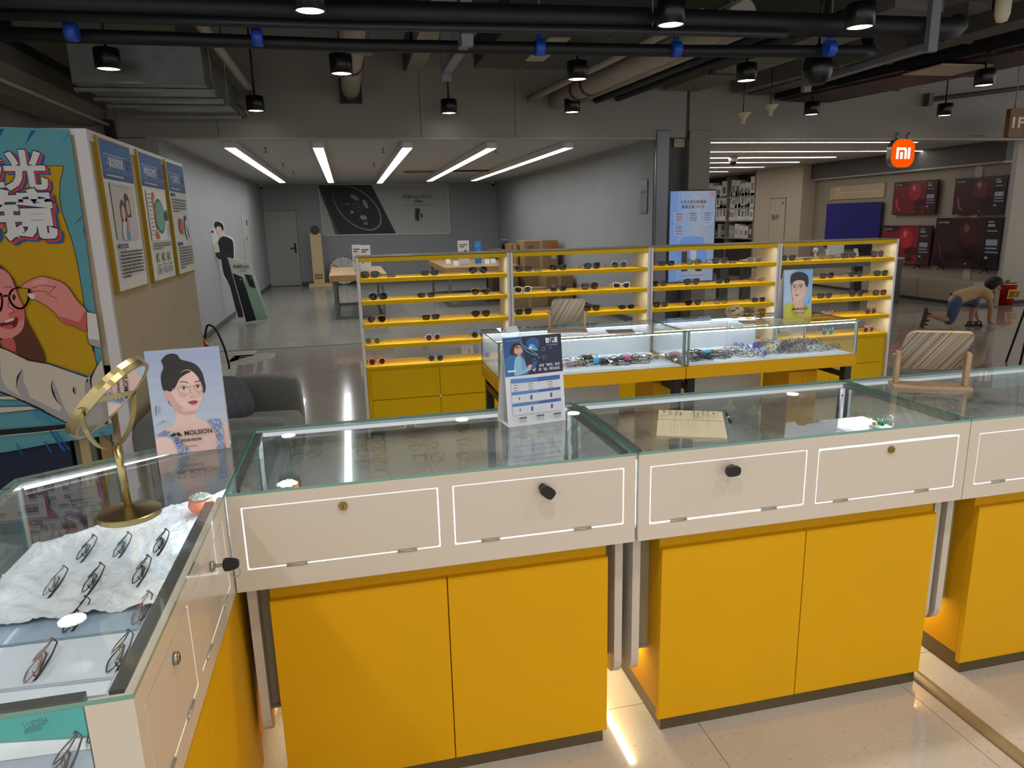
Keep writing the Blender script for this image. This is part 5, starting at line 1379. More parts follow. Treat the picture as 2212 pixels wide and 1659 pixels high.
# -------- spectacles in the trays of the front counters (seen through the glass tops)
tr = {0: [(667, 946), (664, 963), (661, 982), (801, 930), (801, 946), (801, 961), (802, 977), (803, 999), (901, 925), (904, 945), (914, 964), (925, 990), (1020, 926), (1016, 950), (1018, 980), (1107, 931), (1132, 946)],
      1: [(1451, 877), (1620, 869), (1525, 872), (1647, 882), (1565, 877), (1671, 898), (1605, 906), (1634, 927), (1695, 914), (1363, 890), (1326, 903), (1345, 919), (1368, 938), (1467, 954), (1711, 856), (1724, 872), (1704, 885), (1590, 890), (1749, 852)],
      2: [(1960, 852), (1999, 852), (2036, 861), (2081, 858), (2072, 888), (2111, 888), (2150, 873), (2168, 849), (2138, 849), (2027, 876), (2117, 861), (1985, 864), (2060, 874), (2185, 862), (2110, 875)]}
cn = ['left front counter', 'middle front counter', 'right front counter']
rg = random.Random(11)
ORD = ['first', 'second', 'third', 'fourth', 'fifth', 'sixth', 'seventh', 'eighth', 'ninth', 'tenth', 'eleventh', 'twelfth', 'thirteenth', 'fourteenth', 'fifteenth', 'sixteenth', 'seventeenth', 'eighteenth', 'nineteenth', 'twentieth']
for c_, pts in tr.items():
    for i, (x, y) in enumerate(pts):
        q = gz(x, y, TZ+.02); q.y = 2*YK-.008-q.y            # the photograph shows these mirrored in the rear pane
        rim = rg.choice((['black', 'gun', 'silver', 'gun', 'rose'], ['gun', 'silver', 'crystal', 'black', 'rose'], ['black', 'black', 'gun', 'tort'])[c_])
        q.y = min(q.y, YK-.06); q.y = max(q.y, YF+.06); q.x = min(max(q.x, (-.26, .9, 2.08)[c_]), (.68, 1.86, 3.0)[c_])
        srt = sorted(pts).index((x, y)); rw = {'black': 'black', 'gun': 'gunmetal', 'silver': 'silver', 'rose': 'rose gold', 'crystal': 'clear grey', 'tort': 'tortoiseshell'}[rim]
        glasses('spectacles', f'folded {rw} spectacles in the {cn[c_]} tray, {ORD[srt]} from the left', 'spectacles', (q.x, q.y, TZ+.002), math.pi+rg.uniform(-.25, .25), rg.choice(('rect', 'square', 'slim', 'round')), rim, 'clear', 'heap' if c_ == 2 else 'fold', True, f'spectacles in the {cn[c_]}', tilt=math.radians(rg.uniform(25, 55)))

# -------- heaps of frames in the lit glass cases
CZ = .752
def heap(px_, py_, sx, sy, n, rims, label, group, seed, wire=True, lens='clear', zj=.012, shp=('rect', 'square', 'slim')):
    c = gz(px_, py_, CZ+.01); r2 = random.Random(seed)
    spots_ = sorted((c.x+r2.uniform(-sx, sx), c.y+r2.uniform(-sy, sy)) for _ in range(n))
    for i in range(n):
        x, y = spots_[i]
        y = max(4.12, min(4.54, y))
        glasses('spectacles', f'{label}, {ORD[i]} from left', 'spectacles', (x, y, CZ+r2.uniform(.001, zj)), r2.uniform(-.5, .5), r2.choice(shp), r2.choice(rims), lens, 'heap', wire, group, tilt=math.radians(r2.uniform(-62, -30)), scale=1.0)
heap(1238, 790, .07, .06, 5, ('rose', 'gun', 'palepink'), 'thin rose frame left of the black heap in the left case', 'rose frames in the left case', 21)
heap(1266, 782, .13, .1, 11, ('black', 'black', 'gun'), 'black frame in the heap left of the blue spectacle case', 'black frames in the left case', 22)
heap(1342, 780, .12, .11, 12, ('gun', 'black', 'tort'), 'dark frame between the blue and bright pink spectacle cases', 'dark frames in the left case', 23)
heap(1422, 779, .12, .11, 9, ('silver', 'gold', 'white'), 'pale frame right of the bright pink spectacle case', 'silver frames in the left case', 24)
heap(1500, 778, .1, .1, 9, ('gun', 'black', 'tort'), 'dark frame around the pale pink spectacle case', 'dark frames by the pink case', 25)
heap(1530, 768, .07, .12, 8, ('tort', 'black'), 'thick dark frame before the cyan spectacle case', 'brown frames in the right case', 27, False)
heap(1578, 765, .13, .12, 14, ('palepink', 'rose', 'tort'), 'pinkish frame right of the cyan spectacle case', 'pink frames in the right case', 26)
c = gz(1718, 750, CZ+.01); r2 = random.Random(5)
for i in range(8):
    for j in range(8):
        x, y = c.x-.26+i*.075+j*.018, c.y-.17+j*.048
        if not (2.1 < x < 3.24 and 4.1 < y < 4.55): continue
        glasses('spectacles', f'frame in the dense right case rows, {ORD[j]} row from front, {ORD[i]} from left', 'spectacles', (x, y, CZ+r2.uniform(.001, .02)), r2.uniform(.2, .8), r2.choice(('rect', 'square', 'round')), r2.choice(('black', 'black', 'gun', 'silver', 'crystal', 'rose', 'white')), 'clear', 'heap', r2.random() < .6, 'rows of frames in the right case', tilt=math.radians(r2.uniform(-55, -25)))
a, b = gz(1597, 746, CZ), gz(1658, 766, CZ)
for i in range(6):
    q = a.lerp(b, i/5)
    glasses('spectacles', f'bright blue frame in the slanting line in the right case, {ORD[i]} from left', 'spectacles', (q.x, q.y, CZ+.003), .9, 'rect', 'blue', 'clear', 'heap', False, 'blue frames in the right case', tilt=math.radians(-50), scale=.9)
def pouch(px_, py_, col, label, rz, s_=1.0):
    q = gz(px_, py_, CZ+.02)
    o = thing('spectacle_case', label, 'spectacle case', (q.x, q.y, CZ+.001), rz)
    m = mat('case_'+col, col, .35)
    B().lathe([(0, 0), (.022*s_, .003), (.028*s_, .014), (.027*s_, .02)], n=20).build('base', m, o)
    B().lathe([(.0275*s_, .0205), (.028*s_, .026), (.02*s_, .04), (0, .046)], n=20).build('lid', m, o)
    B().box(-.006, -.031*s_, .015, .006, -.0265*s_, .026, ch=.001).build('clasp', m, o)
    o.scale = (1.55, .85, 1)
pouch(1290, 780, '#4aa9de', 'sky blue spectacle case in the left glass case', .9); pouch(1355, 773, '#f07fae', 'bright pink spectacle case in the left glass case', 1.0)
pouch(1457, 766, '#f2a3bd', 'pale pink spectacle case at the left end of the right glass case', .2); pouch(1526, 764, '#45b7e2', 'cyan spectacle case in the right glass case', .3)
pouch(1637, 744, '#5d3fb4', 'purple spectacle case at the back of the right glass case', .1); pouch(1668, 752, '#e9c873', 'pale yellow spectacle case in the right glass case', .1)
q = gz(1270, 772, CZ+.02)
o = thing('price_sign', 'small gold sign lying in the left glass case', 'sign', (q.x, q.y+.03, CZ))
B().prism([(-.012, 0), (.012, 0), (.003, .03), (-.003, .03)], 'yz', -.035, .035).build('block', mat('sign_gold2', '#a58d2e', .4), o)
B().box(-.03, -.0115, .006, .03, -.0095, .02).build('plate', mat('sign_dark', '#3b2f1c', .5), o)
# white cloths under the heaps
for k, (x0, x1, lb) in enumerate(((.86, 2.0, 'white cloth spread on the floor of the left glass case'), (2.09, 3.26, 'white cloth spread on the floor of the right glass case'))):
    o = thing('display_cloth', lb, 'cloth', ((x0+x1)/2, 4.33, .7512)); r3 = random.Random(k); b = B(); nx, ny = 40, 18; vs = []; fs = []
    for i in range(nx+1):
        for j in range(ny+1):
            u, v = i/nx, j/ny
            vs.append(((u-.5)*(x1-x0), (v-.5)*.46, .0005+.0008*math.sin(u*37+v*9)*math.sin(v*23)+.0008))
    for i in range(nx):
        for j in range(ny): fs.append([i*(ny+1)+j, (i+1)*(ny+1)+j, (i+1)*(ny+1)+j+1, i*(ny+1)+j+1])
    b.add(vs, fs, 0, True).build('cloth', mat('white_cloth', '#e9edf2', .9), o)
    B().tube([(-(x1-x0)/2, -.23, .002), ((x1-x0)/2, -.23, .002)], .0016, 6).build('hem', mat('white_cloth', '#e9edf2', .9), o)
# ================================================================== things on and in the counters
GT = 1.0005
def frame_axes(o, X, Y, Z):
    m = Matrix((X, Y, Z)).transposed().to_4x4(); return m
# ---- brass vanity mirror on the corner showcase
M_br = mat('brushed_brass', '#b3a272', .3, 1.0, aniso=.5)
bc = gz(280, 1108, 1.008); zt = gy(254, 962, bc.y).z
o = thing('vanity_mirror', 'round brass table mirror with tall stem on the corner showcase', 'mirror', (bc.x, bc.y, GT))
B().lathe([(0, 0), (.070, 0), (.0715, .002), (.0715, .012), (.069, .014), (.012, .027), (0, .028)], n=72, smooth=False).build('base', M_br, o)
st = Vector((-.006, .0, zt-GT))
B().cyl((0, 0, .024), st, .0085, n=18).build('stem', M_br, o)
_t = Vector((-bc.x, -bc.y, HC-zt-.1)).normalized(); _rr = Vector(tuple(_r2)); _rr = (_rr-_t*_rr.dot(_t)).normalized(); _uu = _t.cross(_rr)
mn = (_t*.2+(_rr*.76-_uu*.62)*.96).normalized(); hv = Vector((-mn.y, mn.x, 0)).normalized(); R0 = .112
cen = st+Vector((0, 0, R0+.006))
yk = B(); pts = []
for i in range(25):
    a = math.radians(180+180*i/24); pts.append(cen+hv*(R0+.008)*math.cos(a)+Vector((0, 0, (R0+.008)*math.sin(a))))
nv = Vector((-hv.y, hv.x, 0))
vs = []; fs = []
for p_ in pts:
    rd = (p_-cen).normalized()
    for (u, v) in ((-.006, -.0012), (.006, -.0012), (.006, .0012), (-.006, .0012)): vs.append(p_+nv*u+rd*v)
for i in range(len(pts)-1):
    for q in range(4): fs.append([i*4+q, i*4+(q+1) % 4, (i+1)*4+(q+1) % 4, (i+1)*4+q])
fs += [[3, 2, 1, 0], [len(vs)-4, len(vs)-3, len(vs)-2, len(vs)-1]]
yk.add(vs, fs, 0, False).build('yoke', M_br, o)
for s_ in (-1, 1): B().cyl(cen+hv*s_*(R0-.002), cen+hv*s_*(R0+.016), .007, n=12).build('pivot_knob', M_br, o)
ax2 = mn.cross(hv)
rb = B(); prof = [(R0-.007, .013), (R0+.002, .013), (R0+.003, 0), (R0+.002, -.013), (R0-.007, -.013)]; vs = []; fs = []; n = 64
for i in range(n):
    a = 2*math.pi*i/n; rr = hv*math.cos(a)+ax2*math.sin(a)
    for (r_, d_) in prof: vs.append(cen+rr*r_+mn*d_)
for i in range(n):
    for q in range(5): fs.append([i*5+q, ((i+1) % n)*5+q, ((i+1) % n)*5+(q+1) % 5, i*5+(q+1) % 5])
rb.add(vs, fs, 0, False).build('rim', M_br, o)
mir = mat('silvered_mirror', '#e8e8e8', .02, 1.0)
for s_ in (1, -1):
    B().add([cen+(hv*math.cos(2*math.pi*i/n)+ax2*math.sin(2*math.pi*i/n))*(R0-.004)+mn*.0115*s_ for i in range(n)], [list(range(n))]).build('mirror_glass', mir, o)

# ---- portrait card
def tent(name, label, bl, br, h, lean, back, thick=.006, group=None):
    """standing card: bl, br bottom corners on the glass; lean = how far the top falls back; back = depth of the rear leg"""
    bl, br = Vector(bl), Vector(br); c = (bl+br)/2; u = (br-bl); n = Vector((u.y, -u.x, 0)).normalized()   # n towards the camera
    o = thing(name, label, 'card', c, group=group)
    up = Vector((0, 0, h))-n*lean
    vs = [bl, br, br+up, bl+up]
    b = B(c); b.add(vs+[v-n*thick for v in vs], [(0, 1, 2, 3), (7, 6, 5, 4), (0, 4, 5, 1), (1, 5, 6, 2), (2, 6, 7, 3), (3, 7, 4, 0)])
    b.build('front_sheet', mat('card_stock', '#dcdcdc', .45), o)
    r0 = [bl-n*back, br-n*back, br+up-n*thick*1.2, bl+up-n*thick*1.2]
    B(c).add(r0+[v-n*.002 for v in r0], [(0, 1, 2, 3), (7, 6, 5, 4), (0, 4, 5, 1), (1, 5, 6, 2), (2, 6, 7, 3), (3, 7, 4, 0)]).build('rear_leg', mat('card_stock', '#dcdcdc', .45), o)
    B(c).add([bl-n*(thick+.001)+Vector((0, 0, .0005)), br-n*(thick+.001)+Vector((0, 0, .0005)), br-n*(back-.001)+Vector((0, 0, .0005)), bl-n*(back-.001)+Vector((0, 0, .0005))], [(0, 1, 2, 3)]).build('base_sheet', mat('card_stock', '#dcdcdc', .45), o)
    nn = u.cross(up).normalized(); nn = nn if nn.dot(n) > 0 else -nn
    return o, bl+up, u, -up, nn
a_, b_ = gz(340, 983, 1.003), gz(497, 965, 1.003); a_.z = b_.z = GT
o, tl, U, V, N = tent('portrait_card', 'standing card of a woman with thin glasses beside the brass mirror', a_, b_, .322, .02, .07)
p = Print(tl, U, V, N, .00015, homog([(88, 195), (1095, 120), (1245, 1435), (235, 1555)]))
p.clip = True; p.full('#b9c3d6')
for i in range(8):                                   # printed backdrop fading from lavender to pale grey
    t = i/7; p.rect(0, i/8, 1, (i+1)/8, tuple(np.array(lin('#9fa9c6'))*(1-t)+np.array(lin('#c6cdd6'))*t), True, False)
p.layer += 1
SK, SK2, SK3, HR = '#e6c1b4', '#d3a597', '#eccdc3', '#241b1b'
# neck, shoulders
p.poly(smooth([(500, 880), (780, 900), (770, 990), (800, 1050), (930, 1085), (1090, 1075), (1190, 1110), (1235, 1210), (1243, 1435), (235, 1555), (215, 1330), (225, 1280), (330, 1210), (450, 1150), (495, 1060), (505, 960)], 4), SK)
p.poly(smooth([(505, 930), (640, 960), (770, 930), (765, 985), (660, 1010), (545, 985)], 4), SK2)
p.poly(smooth([(300, 1300), (470, 1270), (520, 1420), (560, 1500), (270, 1545), (225, 1380)], 4), SK3)
# hair
p.poly(smooth([(330, 330), (320, 300), (385, 235), (470, 212), (540, 230), (585, 285), (720, 320), (800, 360), (870, 450), (900, 560), (918, 650), (890, 720), (860, 600), (820, 520), (740, 440), (640, 420), (560, 470), (500, 560), (470, 640), (450, 700), (345, 690), (310, 560), (315, 470), (345, 400)], 4), HR)
p.poly(smooth([(440, 700), (400, 700), (392, 790), (410, 850), (450, 895), (495, 915), (440, 880), (415, 830), (410, 770)], 3), HR)
# ear and face
p.poly([(400, 700), (560, 690), (610, 925), (500, 965), (450, 890), (425, 800)], SK2)
p.poly(smooth([(345, 700), (400, 690), (440, 740), (440, 830), (400, 820), (360, 760)], 4), SK2)
face = smooth([(480, 620), (520, 530), (580, 460), (660, 415), (740, 440), (810, 510), (845, 580), (868, 660), (872, 760), (850, 850), (810, 910), (760, 950), (690, 945), (610, 910), (540, 850), (490, 780), (455, 720)], 4)
p.poly(face, SK)
p.poly(smooth([(500, 540), (560, 470), (650, 425), (720, 440), (640, 480), (560, 540), (520, 620), (470, 680), (470, 620)], 4), HR)
p.poly(smooth([(820, 520), (870, 560), (905, 650), (880, 700), (865, 620)], 4), HR)
p.poly(ell(600, 740, 60, 45), '#e3b3a6'); p.poly(ell(830, 720, 35, 45), '#e0ae a1'.replace(' ', ''))
# brows, eyes
p.line(smooth([(555, 580), (610, 570), (680, 585)], 4, False), 11, '#6d4f44'); p.line(smooth([(765, 580), (810, 562), (850, 570)], 4, False), 11, '#6d4f44')
for (cx, cyy, w_) in ((618, 655, 46), (808, 632, 38)):
    p.poly(smooth([(cx-w_, cyy+6), (cx-10, cyy-22), (cx+w_, cyy-4), (cx, cyy+18)], 4), '#f3ece8')
    p.poly(ell(cx, cyy-2, 19, 21, 18), '#5a3327'); p.poly(ell(cx, cyy-2, 9, 10, 14), '#120c0b'); p.poly(ell(cx-5, cyy-9, 4, 4, 8), '#ffffff')
    p.line(smooth([(cx-w_, cyy+4), (cx-10, cyy-24), (cx+w_, cyy-6)], 4, False), 7, '#2c1d1a')
# nose, mouth
p.line(smooth([(700, 640), (712, 700), (745, 750), (740, 770), (705, 768)], 4, False), 5, '#c99687'); p.poly(ell(722, 768, 10, 6), '#b9806f'); p.poly(ell(765, 762, 9, 6), '#b9806f')
p.poly(smooth([(672, 835), (720, 818), (752, 812), (805, 818), (785, 850), (740, 866), (700, 852)], 4), '#b8324b'); p.line([(680, 835), (745, 836), (800, 822)], 5, '#7b1f33')
p.poly(smooth([(705, 852), (750, 850), (780, 845), (745, 862)], 3), '#cf5468')
# thin round glasses
p.line(smooth([(545, 640), (610, 615), (690, 640), (705, 690), (670, 735), (590, 735), (548, 700)], 4)+[(545, 640)], 5, '#b98f6f'); p.line(smooth([(765, 622), (820, 600), (870, 610), (880, 660), (850, 700), (800, 700), (770, 670)], 4)+[(765, 622)], 5, '#b98f6f')
p.line(smooth([(700, 640), (730, 622), (765, 630)], 3, False), 5, '#b98f6f'); p.line([(545, 645), (455, 665)], 5, '#b98f6f'); p.line([(850, 560), (855, 620), (880, 680)], 4, '#d8dde2')
# tweed straps
def speck(poly, seed, n=150):
    r_ = random.Random(seed); xs = [q[0] for q in poly]; ys = [q[1] for q in poly]
    def inside(x, y):
        c = False; j = len(poly)-1
        for i in range(len(poly)):
            if (poly[i][1] > y) != (poly[j][1] > y) and x < (poly[j][0]-poly[i][0])*(y-poly[i][1])/(poly[j][1]-poly[i][1])+poly[i][0]: c = not c
            j = i
        return c
    k = 0
    while k < n:
        x, y = r_.uniform(min(xs), max(xs)), r_.uniform(min(ys), max(ys))
        if inside(x, y):
            a = r_.uniform(0, 3.14); d = r_.uniform(8, 20); w_ = r_.uniform(2, 5)
            c, s_ = math.cos(a), math.sin(a)
            p.poly([(x-c*d-s_*w_, y-s_*d+c*w_), (x+c*d-s_*w_, y+s_*d+c*w_), (x+c*d+s_*w_, y+s_*d-c*w_), (x-c*d+s_*w_, y-s_*d-c*w_)], r_.choice(('#dfe4ec', '#4a6aa0', '#2f4a7c', '#9fb2cf', '#c9d2e0')), up=False); k += 1
    p.layer += 1
s1 = [(225, 1275), (330, 1215), (420, 1230), (500, 1280), (580, 1370), (680, 1480), (690, 1500), (540, 1518), (500, 1420), (450, 1310), (380, 1280), (290, 1285)]
s2 = [(945, 1080), (1010, 1050), (1085, 1045), (1120, 1090), (1140, 1200), (1150, 1330), (1180, 1435), (1065, 1445), (1080, 1340), (1040, 1200)]
for s_, sd in ((s1, 1), (s2, 2)): p.poly(s_, '#7f96bd'); speck(s_, sd)
# lettering
p.poly([(420, 1285), (465, 1240), (520, 1250), (470, 1290)], '#121212'); p.poly([(505, 1245), (540, 1230), (592, 1275), (530, 1280)], '#121212')
p.tm2 = None
def ptext(t, x, y, x2, y2, h, col, bold=0.0):
    """writing that starts at one measured point and ends at another"""
    a, b = p.tm((x, y)), p.tm((x2, y2)); asp = U.length/V.length
    hv_ = abs(p.tm((x, y-h))[1]-a[1])
    p.text(t, a[0], a[1], hv_/.72, col, True, bold, w=b[0]-a[0], rot=0)
ptext('MOLSION', 622, 1272, 1003, 1236, 62, '#1b1a1c', .02)
ptext('陌森眼镜', 578, 1358, 858, 1334, 30, '#2a2426', .015)
ptext('MOLSION EYEWEAR', 640, 1432, 800, 1418, 22, '#3a3030')
for i in range(3): p.text('赵丽颖'[i] if False else '口', *p.tm((268, 905+i*38)), .022, '#3c4254', w=.03)
p.rect(228, 880, 244, 1010, '#6a7084', up=True)
p.line(smooth([(240, 1135), (290, 1110), (300, 1095), (325, 1075), (320, 1110), (345, 1090), (375, 1080)], 4, False), 4, '#2f3340')
p.build('print', M_card, o, o.location)

# ---- product leaflet on the left front counter
a_, b_ = gz(1098, 922, 1.003), gz(1222, 906, 1.003); a_.z = b_.z = GT
o, tl, U, V, N = tent('product_leaflet', 'standing blue and white leaflet with a boy and a comparison table', a_, b_, .30, .035, .11, .002)
p = Print(tl, U, V, N, .00012, homog([(118, 228), (1040, 158), (1168, 1495), (255, 1608)]))
p.clip = True; p.full('#d9dade')
p.poly([(118, 228), (1040, 158), (1095, 735), (182, 830)], '#131c38')
p.poly([(118, 228), (420, 205), (470, 520), (560, 790), (182, 830)], '#1f4f86'); p.poly([(155, 560), (260, 480), (380, 530), (500, 680), (555, 785), (184, 826)], '#2d69a5')
p.poly(smooth([(500, 270), (600, 220), (690, 260), (700, 360), (640, 400), (530, 370)], 4), '#24508e'); p.poly(smooth([(540, 340), (600, 320), (650, 370), (690, 410), (640, 420), (570, 400)], 4), '#5f9fd0'); p.poly(ell(565, 378, 26, 18), '#dfe6c9')
p.line(smooth([(400, 280), (440, 340), (500, 420), (590, 470), (680, 490)], 4, False), 9, '#7fb5e2'); p.line(smooth([(460, 340), (560, 410), (680, 480)], 4, False), 6, '#a8d0ee')
for (cx, cyy, r_) in ((770, 395, 26), (790, 520, 28), (630, 575, 26), (700, 520, 14), (880, 375, 12)): q = ell(cx, cyy, r_, r_, 16); p.line(q+[q[0]], 4, '#8fb4dc')
p.poly(smooth([(245, 460), (255, 380), (290, 320), (360, 300), (410, 330), (400, 370), (330, 380), (320, 440), (310, 490), (270, 490)], 4), '#231713')
p.poly(smooth([(320, 370), (380, 340), (420, 370), (440, 420), (440, 445), (400, 465), (350, 470), (310, 450)], 4), '#d39b86'); p.line([(330, 365), (390, 375), (420, 372)], 8, '#16120f'); p.poly(ell(350, 372, 20, 14), '#3a2a28')
p.poly([(355, 460), (410, 462), (420, 520), (360, 530)], '#c58d78')
p.poly(smooth([(330, 530), (400, 510), (470, 560), (500, 640), (520, 690), (600, 660), (600, 700), (520, 750), (420, 790), (330, 800), (310, 680)], 4), '#84b4cf'); p.poly(smooth([(420, 530), (470, 570), (500, 650), (480, 720), (440, 700)], 4), '#6d9dc0')
p.poly(smooth([(520, 670), (560, 635), (610, 640), (600, 690), (540, 695)], 4), '#d8a28e'); p.poly(smooth([(610, 700), (655, 680), (650, 730), (620, 735)], 4), '#d8a28e'); p.poly([(600, 610), (690, 560), (650, 690), (580, 720)], '#2b4f84')
def pt2(t, x, y, x2, y2, h, col, bold=0.0):
    a, b = p.tm((x, y)), p.tm((x2, y2)); p.text(t, a[0], (a[1]+b[1])/2, abs(p.tm((x, y-h))[1]-a[1])/.85, col, True, bold, w=b[0]-a[0])
pt2('智优星', 795, 300, 990, 285, 78, '#e8ecf2', .02); pt2('青少年近视管理镜片', 808, 345, 990, 332, 18, '#aeb9cc'); pt2('专业青少年视力健康管理方案', 165, 282, 400, 266, 16, '#aeb9cc')
pt2('全新「智优」科技', 705, 665, 1040, 638, 42, '#dfe3ea', .01); pt2('用「星」得你成长', 705, 728, 1040, 700, 42, '#dfe3ea', .01)
p.poly([(212, 728), (345, 716), (348, 742), (215, 756)], '#d9e4ef')
for (y0, y1, h_) in ((862, 800, 62), (1068, 988, 38), (1246, 1160, 38)):
    x0 = 265 if y0 == 862 else 285+(0 if y0 == 1068 else 15); x1 = 1040+(0 if y0 == 862 else 15 if y0 == 1068 else 32)
    p.poly([(x0, y0), (x0+.55*(x1-x0), y0-.55*(y0-y1)), (x0+.55*(x1-x0)+4, y0-.55*(y0-y1)+h_), (x0+4, y0+h_)], '#4a7cbc'); p.poly([(x0+.55*(x1-x0), y0-.55*(y0-y1)), (x1, y1-10), (x1+4, y1-10+h_), (x0+.55*(x1-x0)+4, y0-.55*(y0-y1)+h_)], '#3757a4')
p.poly([(272, 930), (1043, 862), (1055, 975), (285, 1062)], '#cdced3'); p.poly([(290, 1110), (1060, 1020), (1072, 1145), (300, 1236)], '#cdced3'); p.poly([(305, 1290), (1075, 1195), (1088, 1330), (320, 1420)], '#cdced3')
for (x, y) in ((340, 950), (345, 992), (352, 1034), (580, 928), (580, 968), (590, 1008), (890, 895), (892, 935), (900, 972)): p.poly([(x-35, y), (x+35, y-7), (x+35, y+3), (x-35, y+10)], '#6f6a72', up=False)
for (x, y) in ((600, 1135), (912, 1100), (618, 1310), (930, 1270), (410, 1155), (428, 1332)): s_ = 1 if x > 500 else .55; p.poly([(x-16*s_, y-32*s_), (x+16*s_, y-36*s_), (x+18*s_, y+34*s_), (x-14*s_, y+38*s_)], '#2e4c9c', up=False)
for (x, y) in ((365, 1480), (640, 1440), (908, 1412)): q = ell(x, y, 34, 38, 18); p.line(q+[q[0]], 4, '#b0b0b6'); p.poly([(x+55, y-30), (x+175, y-42), (x+175, y-20), (x+55, y-8)], '#4f4b52', up=False); [p.poly([(x+55, y+k), (x+185, y+k-12), (x+185, y+k-4), (x+55, y+k+8)], '#9a979d', up=False) for k in (15, 38)]
p.build('print', M_card, o, o.location)

# ---- portrait card of a man on the right glass case
a_, b_ = gz(1692, 690, .977), gz(1763, 688, .977); a_.z = b_.z = .9755; b_.y = a_.y+.01
h_ = gy(1691, 585, a_.y).z-.975
o, tl, U, V, N = tent('portrait_card', 'standing blue card of a man in a yellow shirt on the right glass case', a_, b_, h_, .02, .10)
p = Print(tl, U, V, N, .0003, homog([(1322, 870), (1627, 860), (1632, 1314), (1327, 1319)]))
p.clip = True; p.full('#8fb6dc')
p.poly([(1322, 870), (1450, 866), (1400, 1000), (1420, 1190), (1330, 1230)], '#b3cbe2'); 
for i in range(7): p.line([(1326, 960+i*36), (1440, 905+i*36)], 6, '#9bb9d8')
p.poly([(1490, 868), (1627, 860), (1630, 1010), (1560, 990)], '#7fb0e0')
p.poly(smooth([(1418, 1150), (1530, 1140), (1540, 1200), (1580, 1230), (1500, 1300), (1420, 1260)], 4), '#d9ab98')
p.poly(smooth([(1328, 1200), (1420, 1165), (1470, 1250), (1520, 1290), (1560, 1230), (1590, 1210), (1632, 1250), (1632, 1314), (1327, 1319)], 3), '#c3b838'); p.poly([(1420, 1165), (1440, 1230), (1480, 1300), (1430, 1290), (1400, 1230)], '#a89e2c'); p.poly([(1545, 1175), (1600, 1215), (1560, 1270), (1520, 1290), (1540, 1240)], '#a89e2c')
p.poly(smooth([(1398, 1000), (1420, 960), (1500, 945), (1570, 960), (1568, 1060), (1530, 1120), (1470, 1150), (1425, 1140), (1405, 1070)], 4), '#e3bba8')
p.poly(ell(1562, 1060, 16, 30), '#d7a896')
p.poly(smooth([(1385, 960), (1400, 905), (1460, 885), (1530, 895), (1575, 930), (1582, 990), (1565, 1030), (1545, 1000), (1530, 970), (1470, 960), (1420, 975), (1400, 1000)], 4), '#1b1a20')
p.line([(1405, 1005), (1440, 1000)], 7, '#3a2f2c'); p.line([(1475, 1002), (1520, 1000)], 7, '#3a2f2c')
p.poly(ell(1427, 1022, 12, 6), '#2b2422'); p.poly(ell(1495, 1020, 14, 7), '#2b2422')
for cx in (1424, 1492): q = rnd(cx, 1024, 56, 42, 12, 3); p.line(q+[q[0]], 3, '#8d8a88')
p.line([(1450, 1020), (1464, 1020)], 3, '#8d8a88'); p.line([(1520, 1015), (1555, 1010)], 3, '#8d8a88')
p.line([(1450, 1025), (1440, 1065), (1458, 1072)], 4, '#c2917e'); p.poly(smooth([(1430, 1100), (1455, 1090), (1478, 1098), (1455, 1108)], 3), '#b86a62')
p.poly([(1408, 1232), (1425, 1215), (1440, 1225), (1425, 1236)], '#1c1a10'); p.poly([(1430, 1222), (1438, 1214), (1456, 1232), (1442, 1234)], '#1c1a10')
a, b = p.tm((1460, 1234)), p.tm((1572, 1230)); p.text('MOLSION', a[0], a[1], .055, '#1f1c14', bold=.02, w=b[0]-a[0]); a, b = p.tm((1445, 1268)), p.tm((1530, 1264)); p.text('陌森眼镜', a[0], a[1], .032, '#2f2a20', w=b[0]-a[0])
p.line(smooth([(1572, 1165), (1590, 1150), (1580, 1180), (1600, 1160)], 3, False), 3, '#4a5a78'); p.poly([(1598, 1100), (1602, 1100), (1602, 1150), (1598, 1150)], '#5f7394')
p.build('print', M_card, o, o.location)

# ---- lined notebook and pen
A_, B_, C_, D_ = (gz(*q, 1.012) for q in ((1423, 882), (1560, 886), (1572, 943), (1418, 937)))
cen = (A_+B_+C_+D_)/4
o = thing('notebook', 'open lined notebook with handwriting on the middle counter', 'notebook', (cen.x, cen.y, GT))
L = Vector((cen.x, cen.y, GT)); sh = lambda v, z, k=1.0: Vector(((v.x-cen.x)*k, (v.y-cen.y)*k, z))
vs = [sh(q, 0) for q in (A_, B_, C_, D_)]+[sh(q, .006) for q in (A_, B_, C_, D_)]
B().add(vs, [(3, 2, 1, 0), (4, 5, 6, 7), (0, 1, 5, 4), (1, 2, 6, 5), (2, 3, 7, 6), (3, 0, 4, 7)]).build('page_block', mat('paper_edge', '#b3a682', .8), o)
B().add([sh(q, .0061, .99) for q in (A_, B_, C_, D_)]+[sh(A_.lerp(D_, .45), .0095, .99), sh(B_.lerp(C_, .45), .0095, .99)], [(0, 1, 5, 4), (4, 5, 2, 3)]).build('top_page', mat('paper_page', '#b9ae92', .8), o)
p = Print(A_, B_-A_, D_-A_, (0, 0, 1), .0003, homog([(768, 316), (1290, 330), (1320, 548), (752, 515)])); p.o = Vector((A_.x, A_.y, GT+.0098))
for i in range(22):
    t = .04+i*.043; p.rect(t, .02, t+.004, .98, '#b7a988', True, False)
p.rect(0, .43, 1, .445, '#a99c7c', True)
r_ = random.Random(4)
